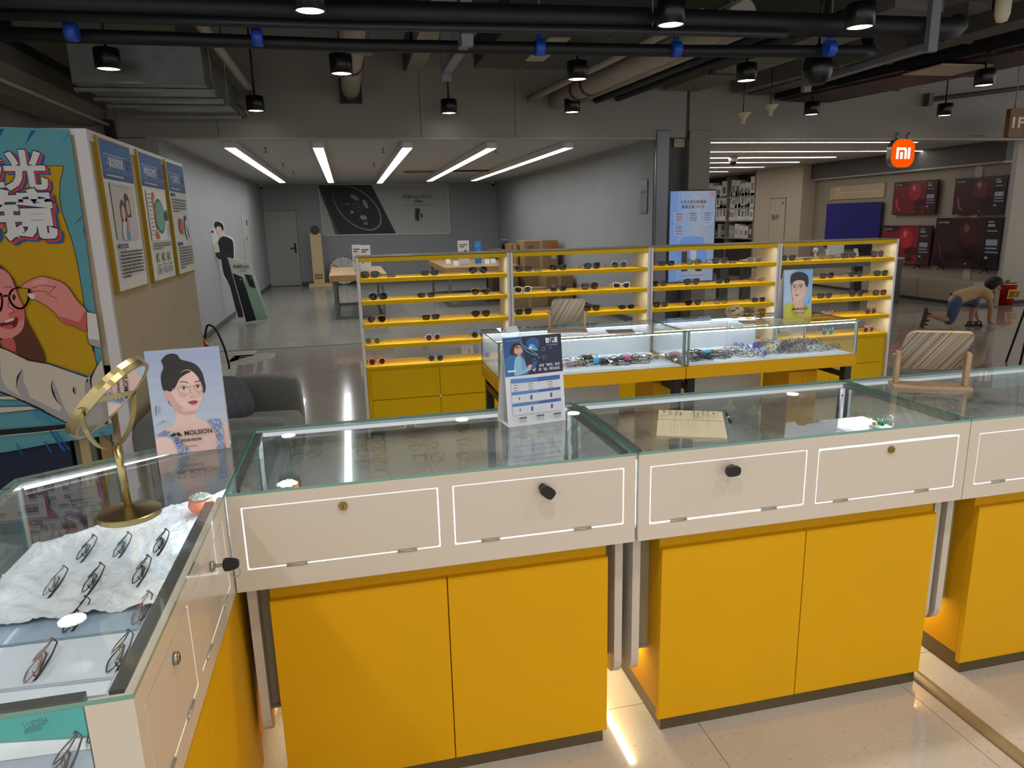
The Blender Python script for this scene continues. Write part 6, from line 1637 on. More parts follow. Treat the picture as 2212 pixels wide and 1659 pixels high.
for (x, y, hh) in ((860, 345, 40), (905, 350, 60), (940, 365, 30), (1050, 375, 60), (1080, 380, 50), (1120, 365, 60), (1165, 372, 50), (1210, 382, 20), (810, 365, 20)):
    for k in range(5):
        yy = y-hh/2+hh*k/5; p.line([(x+r_.uniform(-10, 10), yy), (x+r_.uniform(-10, 10), yy+hh/7), (x+r_.uniform(-12, 12), yy+hh/8)], 3.0, '#3f3b36')
for (x, y, hh) in ((990, 450, 50), (1020, 470, 70), (890, 440, 40), (1160, 460, 60), (1050, 455, 50)):
    for k in range(6):
        yy = y-hh/2+hh*k/5; p.line([(x+r_.uniform(-14, 14), yy), (x+r_.uniform(-14, 14), yy+8)], 2.0, '#8b8472')
p.build('handwriting', M_paper, o, L)
a_, b_ = gz(1567, 887, 1.008), gz(1578, 911, 1.008); a_.z = b_.z = GT+.006
o = thing('pen', 'black and clear pen lying beside the notebook', 'pen', (a_+b_)/2); L = o.location
B(L).cyl(a_, a_.lerp(b_, .62), .0055, n=12).build('barrel', M_black, o); B(L).cyl(a_.lerp(b_, .62), a_.lerp(b_, .7), .0056, n=12).build('ring', M_white, o)
B(L).cyl(a_.lerp(b_, .7), b_, .006, .005, 12).build('cap', M_black, o); B(L).cyl(b_, b_+(b_-a_).normalized()*.03, .002, .001, 8).build('tip', glass('clear_plastic', (.9, .9, .9)), o)

# ---- wooden swivel mirrors (seen from behind)
def stripe_mat():
    m = bpy.data.materials.new('striped_wood'); m.use_nodes = True; nt = m.node_tree; b = nt.nodes['Principled BSDF']
    tc = nt.nodes.new('ShaderNodeTexCoord'); mp = nt.nodes.new('ShaderNodeVectorMath'); mp.operation = 'DOT_PRODUCT'; mp.inputs[1].default_value = (1, 0, -.55)
    wv = nt.nodes.new('ShaderNodeTexNoise'); wv.noise_dimensions = '1D'; wv.inputs['Scale'].default_value = 85; wv.inputs['Detail'].default_value = 0
    nt.links.new(tc.outputs['Object'], mp.inputs[0]); nt.links.new(mp.outputs['Value'], wv.inputs['W'])
    r = nt.nodes.new('ShaderNodeValToRGB'); r.color_ramp.interpolation = 'CONSTANT'
    e = r.color_ramp.elements; e[0].position = 0; e[0].color = (*lin('#6f6256'), 1); e[1].position = .4; e[1].color = (*lin('#9a8873'), 1)
    for ps, cl in ((.48, '#c0a684'), (.52, '#84766a'), (.56, '#c2b7a8'), (.62, '#8d7a63')):
        q = e.new(ps); q.color = (*lin(cl), 1)
    nt.links.new(wv.outputs['Fac'], r.inputs['Fac']); nt.links.new(r.outputs['Color'], b.inputs['Base Color']); b.inputs['Roughness'].default_value = .4
    return m
M_stripe = stripe_mat(); M_oak = mat('oak_edge', '#a98a66', .5, mottle=.12, scale=30)
def swivel(label, loc, rz, s_, tilt):
    o = thing('table_mirror', label, 'mirror', loc, rz); o.scale = (s_,)*3
    B().box(-.13, -.045, 0, .13, .045, .012, ch=.002).build('base', M_oak, o)
    for sx in (-1, 1):
        B().box(sx*.115-.008, -.016, .0121, sx*.115+.008, .016, .135, ch=.002).build('post', M_oak, o)
        B().cyl((sx*.104, 0, .125), (sx*.131, 0, .125), .006, n=12).build('pivot_screw', M_lock, o)
    pl = thing('plate', None, None, (0, 0, .155), parent=o) if False else None
    b = B(); out = rnd(0, 0, .215, .17, .026, 5); ct, stt = math.cos(tilt), math.sin(tilt)
    vs = []; n = len(out)
    for d in (-.006, .006):
        for x, z in out: vs.append((x+z*.14, d*ct-z*stt*1.0, .14+z*ct+d*stt))
    b.add(vs, [list(range(n))[::-1], list(range(n, 2*n))], 0); b.add(vs, [[i, (i+1) % n, n+(i+1) % n, n+i] for i in range(n)], 1)
    b.build('backboard', [M_stripe, M_oak], o)
    b = B(); out2 = rnd(0, 0, .195, .15, .02, 5)
    b.add([(x+z*.14, .0068*ct-z*stt, .14+z*ct+.0068*stt) for x, z in out2], [list(range(len(out2)))]).build('mirror_glass', mir, o)
    return o
q = gz(2018, 838, 1.005)
swivel('wooden swivel mirror seen from behind on the right front counter', (q.x+.005, q.y+.03, GT), math.radians(-29), 1.06, math.radians(28))
q = gz(1227, 717, .977)
swivel('wooden swivel mirror seen from behind on the left glass case', (q.x, q.y+.02, .9755), math.radians(-14), .98, math.radians(22))

# ---- persimmon jars
def persimmon(label, loc, s_=1.0):
    o = thing('persimmon_jar', label, 'jar', loc); o.scale = (s_,)*3
    prof = [(0, 0), (.022, .001), (.036, .012), (.041, .028), (.036, .044), (.028, .052), (0, .052)]
    b = B(); n = 40; k = len(prof); vs = []; fs = []
    for i in range(n):
        a = 2*math.pi*i/n; f_ = 1+.035*math.cos(4*a)
        for r_, z in prof: vs.append((r_*f_*math.cos(a), r_*f_*math.sin(a), z))
    for i in range(n):
        for j in range(k-1): fs.append([i*k+j, ((i+1) % n)*k+j, ((i+1) % n)*k+j+1, i*k+j+1])
    b.add(vs, fs, 0, True).build('pot', mat('persimmon_orange', '#e8642c', .22, coat=.4), o)
    b = B(); n = 48; lp = [(0, .066), (.012, .067), (.024, .063), (.033, .058), (.036, .0535), (.03, .0525), (0, .0525)]; k = len(lp); vs = []; fs = []
    for i in range(n):
        a = 2*math.pi*i/n; f_ = 1+.05*math.cos(4*a)
        for r_, z in lp: vs.append((r_*f_*math.cos(a), r_*f_*math.sin(a), z+.002*math.cos(8*a)*(r_/.036)))
    for i in range(n):
        for j in range(k-1): fs.append([i*k+j, ((i+1) % n)*k+j, ((i+1) % n)*k+j+1, i*k+j+1])
    lid = b.add(vs, fs, 0, True).build('lid', mat('celadon_green', '#8ba394', .25, coat=.4, mottle=.25, scale=70), o)
    B().tube([(0, 0, .062), (.001, 0, .067), (.003, .001, .071)], [.006, .005, .004], 8).build('stem_knob', mat('celadon_green', '#7fa08a', .2), lid)
q = gz(436, 1100, LZ+.03)
persimmon('orange persimmon jar with green lid on the white fur', (q.x, q.y, LZ+.02), .92)
q = gz(620, 1040, TZ+.065)
persimmon('orange persimmon jar with green lid inside the left front counter', (q.x, q.y, TZ+.001), 1.0)

# ---- white fur, boards in the corner showcase
def fur_patch():
    rg_ = random.Random(2); nx, ny = 70, 90; b = B(); vs = []; fs = []; idx = {}
    def inside(x, y):
        ymax = YQ-.02+(x-XC)/( -.43-XC)*(YE-YQ)-.03
        return XC+.03 < x < XA-.05 and 1.66 < y < ymax
    for i in range(nx+1):
        for j in range(ny+1):
            x = XC+.03+(XA-.05-XC-.03)*i/nx; y = 1.64+(YE-.03-1.64)*j/ny
            if not inside(x, y): continue
            z = .012+.004*math.sin(x*61+3*math.sin(y*33))+.003*math.sin(y*73+2*math.sin(x*50))+rg_.uniform(-.0022, .0022)
            idx[(i, j)] = len(vs); vs.append((x+rg_.uniform(-.002, .002)+.66, y+rg_.uniform(-.002, .002)-2.0, z))
    for (i, j) in idx:
        q = [(i, j), (i+1, j), (i+1, j+1), (i, j+1)]
        if all(k in idx for k in q): fs.append([idx[k] for k in q])
    return b.add(vs, fs, 0, True)
o = thing('fur_mat', 'white fluffy fur mat lining the corner showcase', 'mat', (-.66, 2.0, LZ+.0005))
fur_patch().build('pile', mat('white_fur', '#eef1f5', .95, mottle=.06, scale=70, bump=.9, sheen=.6), o)
o['kind'] = 'stuff'
def slab4(name, label, cat, pts, z, th, col, rough=.3):
    P4 = [gz(x, y, z+th) for x, y in pts]; c = sum(P4, Vector())/4
    o = thing(name, label, cat, (c.x, c.y, z))
    vs = [Vector((q.x-c.x, q.y-c.y, 0)) for q in P4]+[Vector((q.x-c.x, q.y-c.y, th)) for q in P4]
    B().add(vs, [(3, 2, 1, 0), (4, 5, 6, 7), (0, 1, 5, 4), (1, 2, 6, 5), (2, 3, 7, 6), (3, 0, 4, 7)]).build('sheet', mat('s_'+label[:20], col, rough, coat=.2), o)
    e = Vector((0, 0, th+.0003)); k = B()
    for i in range(4): k.tube([vs[i]*.985+e, vs[(i+1) % 4]*.985+e], .0006, 4)
    k.build('edge_line', mat('edge_line', '#7f8c96', .4), o)
    return o, P4, c
slab4('display_board', 'grey blue sheet under two spectacles in the corner showcase', 'board', [(10, 1312), (352, 1272), (300, 1358), (-40, 1400)], LZ+.001, .003, '#9fb0c2')
slab4('display_board', 'white sheet under two spectacles in the corner showcase', 'board', [(-40, 1404), (298, 1362), (248, 1462), (-80, 1500)], LZ+.001, .003, '#d5dbe3')
slab4('display_board', 'white sheet with slanting lines in the corner showcase', 'board', [(-80, 1506), (244, 1468), (232, 1500), (-80, 1540)], LZ+.001, .002, '#dfe4ea')
o, P4, c = slab4('brand_board', 'teal sheet with grey lettering behind the end pane', 'board', [(-60, 1530), (248, 1502), (214, 1588), (-80, 1606)], LZ+.001, .003, '#3ba09a')
p = Print(P4[0], P4[1]-P4[0], P4[3]-P4[0], (0, 0, 1), .0004); p.o = Vector((P4[0].x, P4[0].y, LZ+.0045))
p.text('LUOSH', .40, .80, .3, '#2d6f6c', bold=.01, w=.16, rot=math.radians(20)); p.text('EYEWEAR', .40, .92, .14, '#2d6f6c', w=.12, rot=math.radians(20)); p.build('lettering', M_paper, o, o.location)
slab4('display_board', 'grey sheet at the bottom edge of the corner showcase', 'board', [(-40, 1650), (236, 1612), (215, 1720), (-60, 1760)], LZ+.001, .003, '#a3adba')

# ---- inside the middle front counter: torn paper, fish bowl, glass tube
def inbox(x, y, z): 
    q = gz(x, y, z); return q
yc_ = 2.16
pj = [gy(x, y, yc_) for x, y in ((1690, 944), (1800, 934), (1811, 905), (1776, 908), (1770, 913), (1745, 916), (1738, 920), (1722, 918), (1718, 911), (1698, 913))]
xm_ = sum(q.x for q in pj)/len(pj)
o = thing('white_card', 'white torn card standing inside the middle front counter', 'card', (xm_, yc_, TZ+.001))
B((xm_, yc_, TZ+.001)).prism([(pj[0].x, TZ+.001), (pj[1].x, TZ+.001)]+[(q.x, q.z) for q in pj[2:]], 'xz', yc_-.001, yc_+.001).build('sheet', mat('white_card', '#e9eef4', .6), o); B().box(-.1, .0012, 0, .08, .05, .001).build('foot_fold', mat('white_card', '#e9eef4', .6), o)
q = gz(1900, 926, .90)
o = thing('fish_bowl', 'small round glass bowl with a green toy inside the middle counter', 'bowl', (q.x, q.y, .8965))
prof = [(0, .001), (.026, .003), (.044, .016), (.052, .036), (.049, .058), (.039, .071), (.041, .076)]
B().lathe(prof, n=32).build('bowl', glass('bowl_glass', (.97, .99, .985), 1.45), o)
B().lathe([(0, .004), (.028, .006), (.038, .012), (.026, .017), (0, .018)], n=24).build('white_pebbles', mat('pebbles', '#e6eaee', .8, bump=.8, scale=90), o)
b = B()
for i in range(7):
    a = i*.9; b.tube([(0.006, 0, .016), (.012*math.cos(a)+.006, .012*math.sin(a), .028), (.019*math.cos(a)+.006, .017*math.sin(a), .042)], [.006, .005, .001], 6)
b.build('green_plant', mat('toy_green', '#4aa57c', .4), o); B().ball((-.024, 0, .026), .008, 8, 6).build('yellow_duck', mat('toy_yellow', '#e6b83a', .4), o)
o = thing('display_plinth', 'white plinth under the glass bowl in the middle counter', 'plinth', (q.x, q.y+.05, TZ+.001))
B().box(-.13, -.11, 0, .075, .13, .14, ch=.004).build('block', M_tray, o); B().box(-.125, -.105, .1401, .07, .125, .149, ch=.003).build('fur_top', mat('white_fur2', '#f0f3f6', .95, bump=.8, scale=90), o)
qa, qb = gy(1815, 932, 2.3), gy(1820, 852, 2.3)
o = thing('glass_tube', 'thin upright glass tube with red tip inside the middle counter', 'tube', (qa.x, 2.3, TZ+.001))
B().cyl((0, 0, 0), (0, 0, .004), .018, n=18).build('foot', M_white, o); B().cyl((0, 0, .004), (qb.x-qa.x, 0, qb.z-TZ-.006), .003, n=8).build('rod', M_white, o); B().ball((qb.x-qa.x, 0, qb.z-TZ-.004), .005, 8, 6).build('tip', mat('tip_red', '#c8323a', .4), o)
for k, (xx, yy, lb) in enumerate(((.60, 2.30, 'white fluffy pompom inside the left front counter, left one'), (.70, 2.32, 'white fluffy pompom inside the left front counter, right one'))):
    o = thing('pompom', lb, 'pompom', (xx, yy, TZ+.001))
    b = B(); r_ = random.Random(k); b.ball((0, 0, .035), .034, 14, 10)
    b.v = [v*(1+r_.uniform(-.12, .12)) for v in b.v]; b.build('fluff', mat('white_fur2', '#f0f3f6', .95, bump=.8, scale=90), o); B().cyl((0, 0, .066), (0, 0, .075), .004, n=8).build('loop', M_white, o)
o = thing('price_sign', 'small bronze sign inside the left front counter', 'sign', (-.02, 2.0, TZ))
B().prism([(-.012, 0), (.012, 0), (.003, .03), (-.003, .03)], 'yz', -.035, .035).build('block', mat('sign_gold2', '#a58d2e', .4), o); B().box(-.03, .0095, .006, .03, .0115, .02).build('plate', mat('sign_dark', '#3b2f1c', .5), o)

# ---- on the glass cases: woven ball, amber lenses, white card, wooden panel
q = gz(1590, 688, .977)
o = thing('woven_ball', 'cream woven wicker ball on the right glass case', 'ornament', (q.x, q.y+.02, .9755))
r_ = random.Random(9); b = B()
for i in range(16):
    ax = Vector((r_.gauss(0, 1), r_.gauss(0, 1), r_.gauss(0, 1))).normalized(); u = ax.orthogonal().normalized(); v = ax.cross(u); R_ = .052
    b.tube([Vector((0, 0, .045))+Vector((1.25, 1, .85))*0+Vector(((u*math.cos(t)+v*math.sin(t))[0]*R_*1.25, (u*math.cos(t)+v*math.sin(t))[1]*R_, (u*math.cos(t)+v*math.sin(t))[2]*R_*.82)) for t in np.linspace(0, 6.283, 25)[:-1]], .004, 6, True)
b.build('wicker', mat('wicker', '#cbb994', .7), o); B().tube([(0, 0, .085), (.01, 0, .1), (0, 0, .105), (-.01, 0, .1)], .002, 6, True).build('hanging_loop', mat('wicker', '#cbb994', .7), o)
q = gz(1640, 690, .977)
glasses('sunglasses', 'large amber lensed sunglasses lying on the right glass case', 'sunglasses', (q.x, q.y+.05, .976), .0, 'big', 'gold', 'amber', 'open', True, None, scale=1.3)
q = gz(1108, 722, .977)
o = thing('folded_leaflet', 'small white folded leaflet on the left glass case', 'leaflet', (q.x, q.y+.1, .9755), .5)
B().add([(-.04, -.03, 0), (.06, -.03, 0), (.06, .0, .035), (-.04, .0, .035)], [(0, 1, 2, 3)]).build('front_leaf', mat('leaflet_white', '#eef2f6', .5), o); B().add([(-.04, .03, 0), (.06, .03, 0), (.06, .0, .0352), (-.04, .0, .0352)], [(0, 1, 2, 3)]).build('rear_leaf', mat('leaflet_white', '#eef2f6', .5), o)
for k, (x, y, lb) in enumerate(((1340, 716, 'brown wooden tile lying on the left glass case'), (1628, 696, 'tan card lying on the right glass case'))):
    q = gz(x, y, .977); o = thing('wooden_tile', lb, 'tile', (q.x, q.y, .9755), -.2)
    B().box(-.085, -.06, 0, .085, .06, .006, ch=.001).build('tile', mat('tile_'+str(k), ('#6b5548', '#a08c68')[k], .5, mottle=.1, scale=20), o); B().box(-.075, -.05, .0061, .075, .05, .0066).build('face', mat('tileface_'+str(k), ('#75604f', '#b09c78')[k], .5), o)
# ---- cable duct on the floor between the counters
o = thing('floor_cable_cover', 'beige half round cable cover running across the staff floor', 'cable cover', (1.95, 1.2, 0))
pts = []
for i in range(9): a = math.pi*i/8; pts.append((.028*math.cos(a), .014*math.sin(a)))
B().prism([(1.935-1.95+x, z) for x, z in pts], 'xz', -1.6, .9).build('cover', mat('cable_cover', '#7d6748', .4, coat=.2), o)
B().box(-.045, -1.6, 0, .015, .9, .0008).build('tape', mat('cable_tape', '#8b7452', .35), o)
# ================================================================== things in the empty unit
# ---- hanging banner with a phone camera picture
YBn = YB-.02
tmb = lambda p_: (lambda q: (q.x, -q.z))(gy(680+p_[0]/3.95, 380+p_[1]/3.95, YBn))
o = thing('wall_banner', 'large grey and black banner with a phone camera ring on the back wall', 'banner', (1.0, YBn, 1.9))
cn_ = [tmb(q) for q in ((25, 72), (1135, 62), (1160, 495), (70, 512))]
B(o.location).prism([(x, -z) for x, z in cn_], 'xz', YBn, YBn+.01).build('sheet', mat('banner_cloth', '#9a9893', .7), o)
p = Print((0, YBn, 0), (1, 0, 0), (0, 0, -1), (0, -1, 0), .002, tmb)
p.poly([(25, 72), (1135, 62), (1160, 495), (70, 512)], '#aeaca6')
p.line([(28, 76), (1132, 66), (1156, 491), (72, 508), (28, 76)], 10, '#c6c4be')
p.poly([(32, 78), (482, 76), (692, 490), (185, 500)], '#1c1a1c')
p.poly([(28, 80), (60, 100), (212, 495), (180, 503)], '#2c2a2c'); p.line([(34, 95), (60, 190), (110, 300), (195, 500)], 5, '#8d8a88')
for a_, c in ((1.0, '#8b8886'), (.94, '#201e20')): p.poly(ell(365, 275, 245*a_, 138*a_, 48, rot=41), c)
p.poly(ell(350, 262, 225, 124, 48, rot=41), '#141214')
for (x, y, rx, ry, rt, c) in ((340, 185, 42, 18, 30, '#7f7d7c'), (430, 240, 42, 18, 62, '#8d8b8a'), (415, 355, 30, 20, 20, '#9a9896'), (318, 310, 14, 14, 0, '#9a9896'), (275, 238, 20, 5, 20, '#7f7d7c'), (365, 265, 66, 52, 35, '#232123'), (365, 265, 46, 36, 35, '#343234'), (368, 267, 26, 21, 35, '#1a181a'), (370, 268, 10, 9, 0, '#66635f')): p.poly(ell(x, y, rx, ry, 24, rot=rt), c)
p.text('5G', *tmb((420, 415)), .09, '#c9c7c4', bold=.02)
for t, x0, y0, x1, h_ in (('荣耀Magic3系列', 752, 192, 975, .085), ('5G', 980, 190, 1008, .06), ('至臻版', 845, 228, 920, .055)):
    a, b = tmb((x0, y0)), tmb((x1, y0)); p.text(t, a[0], a[1], h_*1.5, '#4b4947', w=b[0]-a[0])
p.line([(760, 250), (1010, 245)], 5, '#8b8985'); p.poly([(855, 280), (895, 278), (890, 380), (857, 380)], '#1a191a'); p.poly(ell(905, 340, 14, 17), '#1f1e1f'); p.poly([(890, 320), (900, 320), (905, 415), (892, 415)], '#b3b1ad')
p.build('print', M_paper, o, o.location)
for (x, y) in ((25, 72), (1135, 62)):
    q = tmb((x, y)); B(o.location).cyl((q[0], YBn+.005, -q[1]), (q[0], YBn+.005, -q[1]+.12), .006, n=6).build('eyelet_cord', M_black, o)
# ---- cardboard man leaning on the left wall
def plane_fn(p0, p1, p2):
    n = (p1-p0).cross(p2-p0).normalized()
    def f(x, y):
        d = Vector(ray(x, y)); c = Vector(C0); return c+d*((p0-c).dot(n)/d.dot(n))
    return f, n
Zs = lambda pts: [(400+x/4.148, 380+y/4.148) for x, y in pts]
f0, f1 = gz(505, 699, .0), gz(578, 690, .0); f2 = gx(470, 482, -2.14)
fn, nn = plane_fn(f0, f1, f2); nn = nn if nn.y < 0 else -nn
def standee(name, label, cat, outline_px, art):
    pts = [fn(*q) for q in outline_px]; c = sum(pts, Vector())/len(pts); base = Vector((c.x, c.y, min(q.z for q in pts)))
    o = thing(name, label, cat, base)
    n = len(pts); th = nn*-.006
    B(base).add(pts+[q+th for q in pts], [list(range(n)), list(range(n, 2*n))[::-1]]+[[i, (i+1) % n, n+(i+1) % n, n+i] for i in range(n)]).build('board', mat('standee_card', '#d9d9d6', .6), o)
    p = Print((0, 0, 0), (1, 0, 0), (0, 0, -1), nn, .0022)
    p.P = lambda q, raw=False: fn(q[0], q[1])+nn*(p.gap*p.layer)
    art(p); p.build('print', M_paper, o, base)
    return o
def man(p):
    p.poly(smooth(Zs([(325, 540), (400, 560), (430, 600), (435, 740), (430, 880), (470, 1040), (520, 1260), (475, 1265), (400, 990), (345, 880), (320, 745), (300, 745), (270, 700), (275, 650), (290, 600)]), 3), '#17171b')
    p.poly(smooth(Zs([(270, 690), (300, 670), (330, 700), (420, 690), (430, 720), (330, 745), (290, 740)]), 3), '#202026')
    p.poly(smooth(Zs([(275, 455), (300, 440), (335, 460), (338, 500), (330, 540), (315, 555), (295, 530), (280, 490)]), 3), '#d9b8a6')
    p.poly(smooth(Zs([(258, 430), (275, 408), (310, 415), (338, 440), (342, 485), (330, 490), (320, 460), (290, 450), (275, 470), (262, 455)]), 3), '#17141a')
    p.poly(Zs([(225, 490), (250, 482), (275, 510), (300, 680), (265, 690), (235, 570)]), '#c9d6cb'); p.poly(Zs([(230, 490), (248, 488), (252, 510), (234, 512)]), '#1c1c1e')
    p.poly(smooth(Zs([(265, 600), (285, 590), (300, 640), (305, 685), (275, 660), (260, 630)]), 3), '#d9b8a6')
    p.poly(smooth(Zs([(465, 1270), (520, 1268), (540, 1290), (510, 1315), (440, 1330), (440, 1300)]), 3), '#d4d4d6')
standee('cardboard_standee', 'life size cardboard man holding a phone against the left wall', 'standee', smooth(Zs([(225, 478), (250, 478), (252, 430), (275, 402), (320, 408), (348, 440), (352, 520), (420, 550), (442, 600), (446, 740), (440, 880), (480, 1040), (530, 1262), (545, 1290), (515, 1322), (438, 1334), (436, 1296), (462, 1262), (395, 990), (338, 890), (312, 750), (285, 748), (262, 690), (230, 600)]), 3), man)
def k60(p):
    p.poly(Zs([(382, 735), (590, 775), (745, 1280), (545, 1312)]), '#cdd6cb')
    p.poly(Zs([(425, 870), (510, 905), (635, 1292), (548, 1306)]), '#15151a'); p.poly(Zs([(440, 880), (510, 905), (540, 1000), (480, 1010)]), '#26262c')
    p.poly(Zs([(532, 878), (595, 890), (740, 1276), (636, 1290), (540, 990)]), '#8fb39b'); p.poly(Zs([(532, 878), (596, 890), (628, 1005), (575, 990)]), '#1c1c22')
    p.poly(Zs([(580, 905), (590, 908), (594, 918), (584, 916)]), '#cfd0d2'); p.poly(Zs([(485, 915), (494, 918), (497, 928), (488, 926)]), '#cfd0d2')
    for t, a, b, hh in (('K60', (430, 822), (500, 818), 32), ('至尊版', (505, 822), (568, 822), 26), ('全新旗舰', (482, 850), (540, 850), 13)):
        vs, fs = text_geo(t, .02 if t == 'K60' else 0); x0 = min(v[0] for v in vs); x1 = max(v[0] for v in vs); k = len(p.v)
        A_, B_ = Zs([a, b]); 
        for vx, vy in vs:
            u = (vx-x0)/(x1-x0); p.v.append(p.P((A_[0]+(B_[0]-A_[0])*u, A_[1]+(B_[1]-A_[1])*u-vy*hh/4.148/.8)))
        for f in fs: p.f.append([i+k for i in f]); p.c.append(lin('#33352f'))
        p.layer += 1
fn_old = fn
f2b = gx(493, 558, -1.98)
fn, nn2 = plane_fn(f0+Vector((.1, -.12, 0)), f1+Vector((.1, -.12, 0)), f2b+Vector((.05, -.12, 0)))
nn = nn2 if nn2.y < 0 else -nn2
standee('phone_standee', 'leaning cardboard board printed with two giant phones and K60', 'standee', Zs([(380, 733), (592, 773), (748, 1282), (543, 1316)]), k60)
# stand strut behind
a_ = gz(500, 688, 0)
# ---- fire extinguisher
q = gz(447, 790, 0); q = Vector((-1.62, 9.5, 0))
q = gx(447, 752, -1.18); ex_y = 7.6; q = gy(446, 740, ex_y)
o = thing('fire_extinguisher', 'red fire extinguisher with black hose behind the partition', 'extinguisher', (q.x-.03, ex_y, 0)); hgt = .56
B().lathe([(0, 0), (.06, 0), (.065, .01), (.065, hgt-.1), (.05, hgt-.04), (.02, hgt), (0, hgt)], n=24).build('cylinder', mat('extinguisher_red', '#b01a14', .3, coat=.4), o)
B().lathe([(.0655, .22), (.0655, .36)], n=24).build('label_band', mat('ext_label', '#d8c040', .5), o)
B().cyl((0, 0, hgt), (0, 0, hgt+.05), .02, n=14).build('valve', M_lock, o)
B().box(-.015, -.11, hgt+.05, .015, .03, hgt+.065, ch=.003).box(-.012, -.12, hgt+.075, .012, .02, hgt+.088, ch=.003).build('lever', mat('lever_red', '#a01812', .4), o)
B().tube(smooth([(.02, 0, hgt+.03), (.06, 0, hgt+.16), (.13, 0, hgt+.12), (.19, 0, hgt-.06), (.215, 0, hgt-.22), (.22, 0, hgt-.3)], 5, False), .011, 8).build('hose', M_black, o)
# ---- wooden totem with disc
q = gz(690, 617, 0); ty = 20.6; q = gy(690, 610, ty)
o = thing('wooden_totem', 'pale wooden display totem with a black disc on top', 'totem', (q.x, ty, 0))
w_ = .2
B().box(-.28, -.22, 0, .36, .25, .1, ch=.004).build('plinth', mat('pale_wood', '#c8b183', .5, mottle=.05, scale=6), o)
B().box(-.15, -.05, .1001, .15, .05, 1.48, ch=.004).build('column', mat('pale_wood', '#c8b183', .5), o)
B().cyl((.0, -.07, 1.56), (.0, .03, 1.56), .12, n=28).build('disc', M_black, o); B().cyl((0, -.075, 1.56), (0, -.0701, 1.56), .05, n=20).build('disc_center', mat('disc_grey', '#2f3134', .3), o)
for i in range(4):
    for j in range(2): B().box(-.1+i*.055, -.052, .22+j*.08, -.062+i*.055, -.0501, .28+j*.08).build('square_mark', mat('mark_brown', '#5d4a2c', .6), o)
# ---- prize wheel on the floor
q = gy(742, 586, 20.9)
o = thing('prize_wheel', 'round white prize wheel leaning on the back wall', 'wheel', (q.x, 20.95, 0))
R_ = .40; zc = R_+.01
B().cyl((0, .0, zc), (0, .05, zc), R_, n=48).build('disc', mat('wheel_white', '#c4bfb6', .5), o)
b = B()
for i in range(28):
    a = 2*math.pi*i/28; a2 = a+.13
    vs = [(r_*math.cos(t), -.004, zc+r_*math.sin(t)) for t, r_ in ((a, R_-.03), (a2, R_-.03), (a2, R_), (a, R_))]; b.add(vs, [(0, 1, 2, 3)])
b.build('rim_marks', mat('wheel_dark', '#3f3f52', .5), o)
for i in range(8):
    a = 2*math.pi*i/8+.2
    B().add([(.09*math.cos(a-.08), -.004, zc+.09*math.sin(a-.08)), ((R_-.06)*math.cos(a-.03), -.004, zc+(R_-.06)*math.sin(a-.03)), ((R_-.06)*math.cos(a+.03), -.004, zc+(R_-.06)*math.sin(a+.03)), (.09*math.cos(a+.08), -.004, zc+.09*math.sin(a+.08))], [(0, 1, 2, 3)]).build('segment_mark', mat('seg'+str(i % 3), ('#4a4460', '#b39a4e', '#8d8a90')[i % 3], .5), o)
# ---- two demo tables
M_twood = mat('table_wood', '#a8824f', .45, mottle=.08, scale=5); M_tleg = mat('table_steel', '#73726d', .4, .6)
def table(label, x0, x1, y0, y1, h, split):
    o = thing('demo_table', label, 'table', ((x0+x1)/2, (y0+y1)/2, 0)); L = o.location
    for a, b in ((x0, split-.008), (split+.008, x1)): B(L).box(a, y0, h-.11, b, y1, h, ch=.004).build('tabletop', M_twood, o)
    for yy in (y0+.06, y1-.1):
        B(L).box(x0+.06, yy, 0, x0+.11, yy+.05, h-.11).build('leg', M_tleg, o); B(L).box(x1-.11, yy, 0, x1-.06, yy+.05, h-.11).build('leg', M_tleg, o)
        B(L).box(x0+.111, yy, .0, x1-.111, yy+.05, .05).build('floor_rail', M_tleg, o)
    for xx in (x0+.06, x1-.11): B(L).box(xx, y0+.111, 0, xx+.05, y1-.101, .05).build('floor_rail', M_tleg, o)
    return o
a_ = gz(733, 690, 0); b_ = gz(835, 684, 0)
t1 = table('steel framed demo table with wooden top, left one', a_.x-.12, b_.x+.05, 13.1, 15.6, .80, (a_.x+b_.x)/2+.07)
a_ = gz(985, 668, 0)
t2 = table('steel framed demo table with wooden top, right one', 1.85, 3.35, 14.1, 17.2, .80, 2.62)
def placard(label, x, y, z, w_, h_, cols, seed):
    o = thing('table_placard', label, 'placard', (x, y, z))
    B().box(-w_/2, -.006, 0, w_/2, .006, h_, ch=.001).build('panel', mat('pl_'+cols[0], cols[0], .3), o)
    B().box(-w_/2*.8, -.05, 0, w_/2*.8, .05, .006).build('foot', glass('acrylic', (.95, .96, .96)), o)
    p = Print((-w_/2, -.0062, h_), (w_, 0, 0), (0, 0, -h_), (0, -1, 0), .001); p.lines(.15, .15, .85, .08, 2, .05, cols[1], seed, .6); p.rect(.55, .4, .8, .65, cols[1], True); p.lines(.15, .45, .48, .1, 3, .04, cols[1], seed+1, .6); p.build('print', M_paper, o)
placard('white price placard on the left demo table, left one', *gy(772, 565, 14.2)[:2], .8, .17, .5, ('#c9c7c2', '#35333a'), 3)
placard('white price placard on the left demo table, right one', *gy(790, 565, 14.0)[:2], .8, .2, .49, ('#cfcdc8', '#2f2d34'), 5)
placard('white price placard on the right demo table', *gy(1002, 560, 14.9)[:2], .8, .24, .5, ('#cfc6c6', '#3a3638'), 7)
placard('bright blue placard on the right demo table', *gy(1033, 558, 15.2)[:2], .8, .14, .47, ('#2a7fd0', '#5ea5e4'), 9)
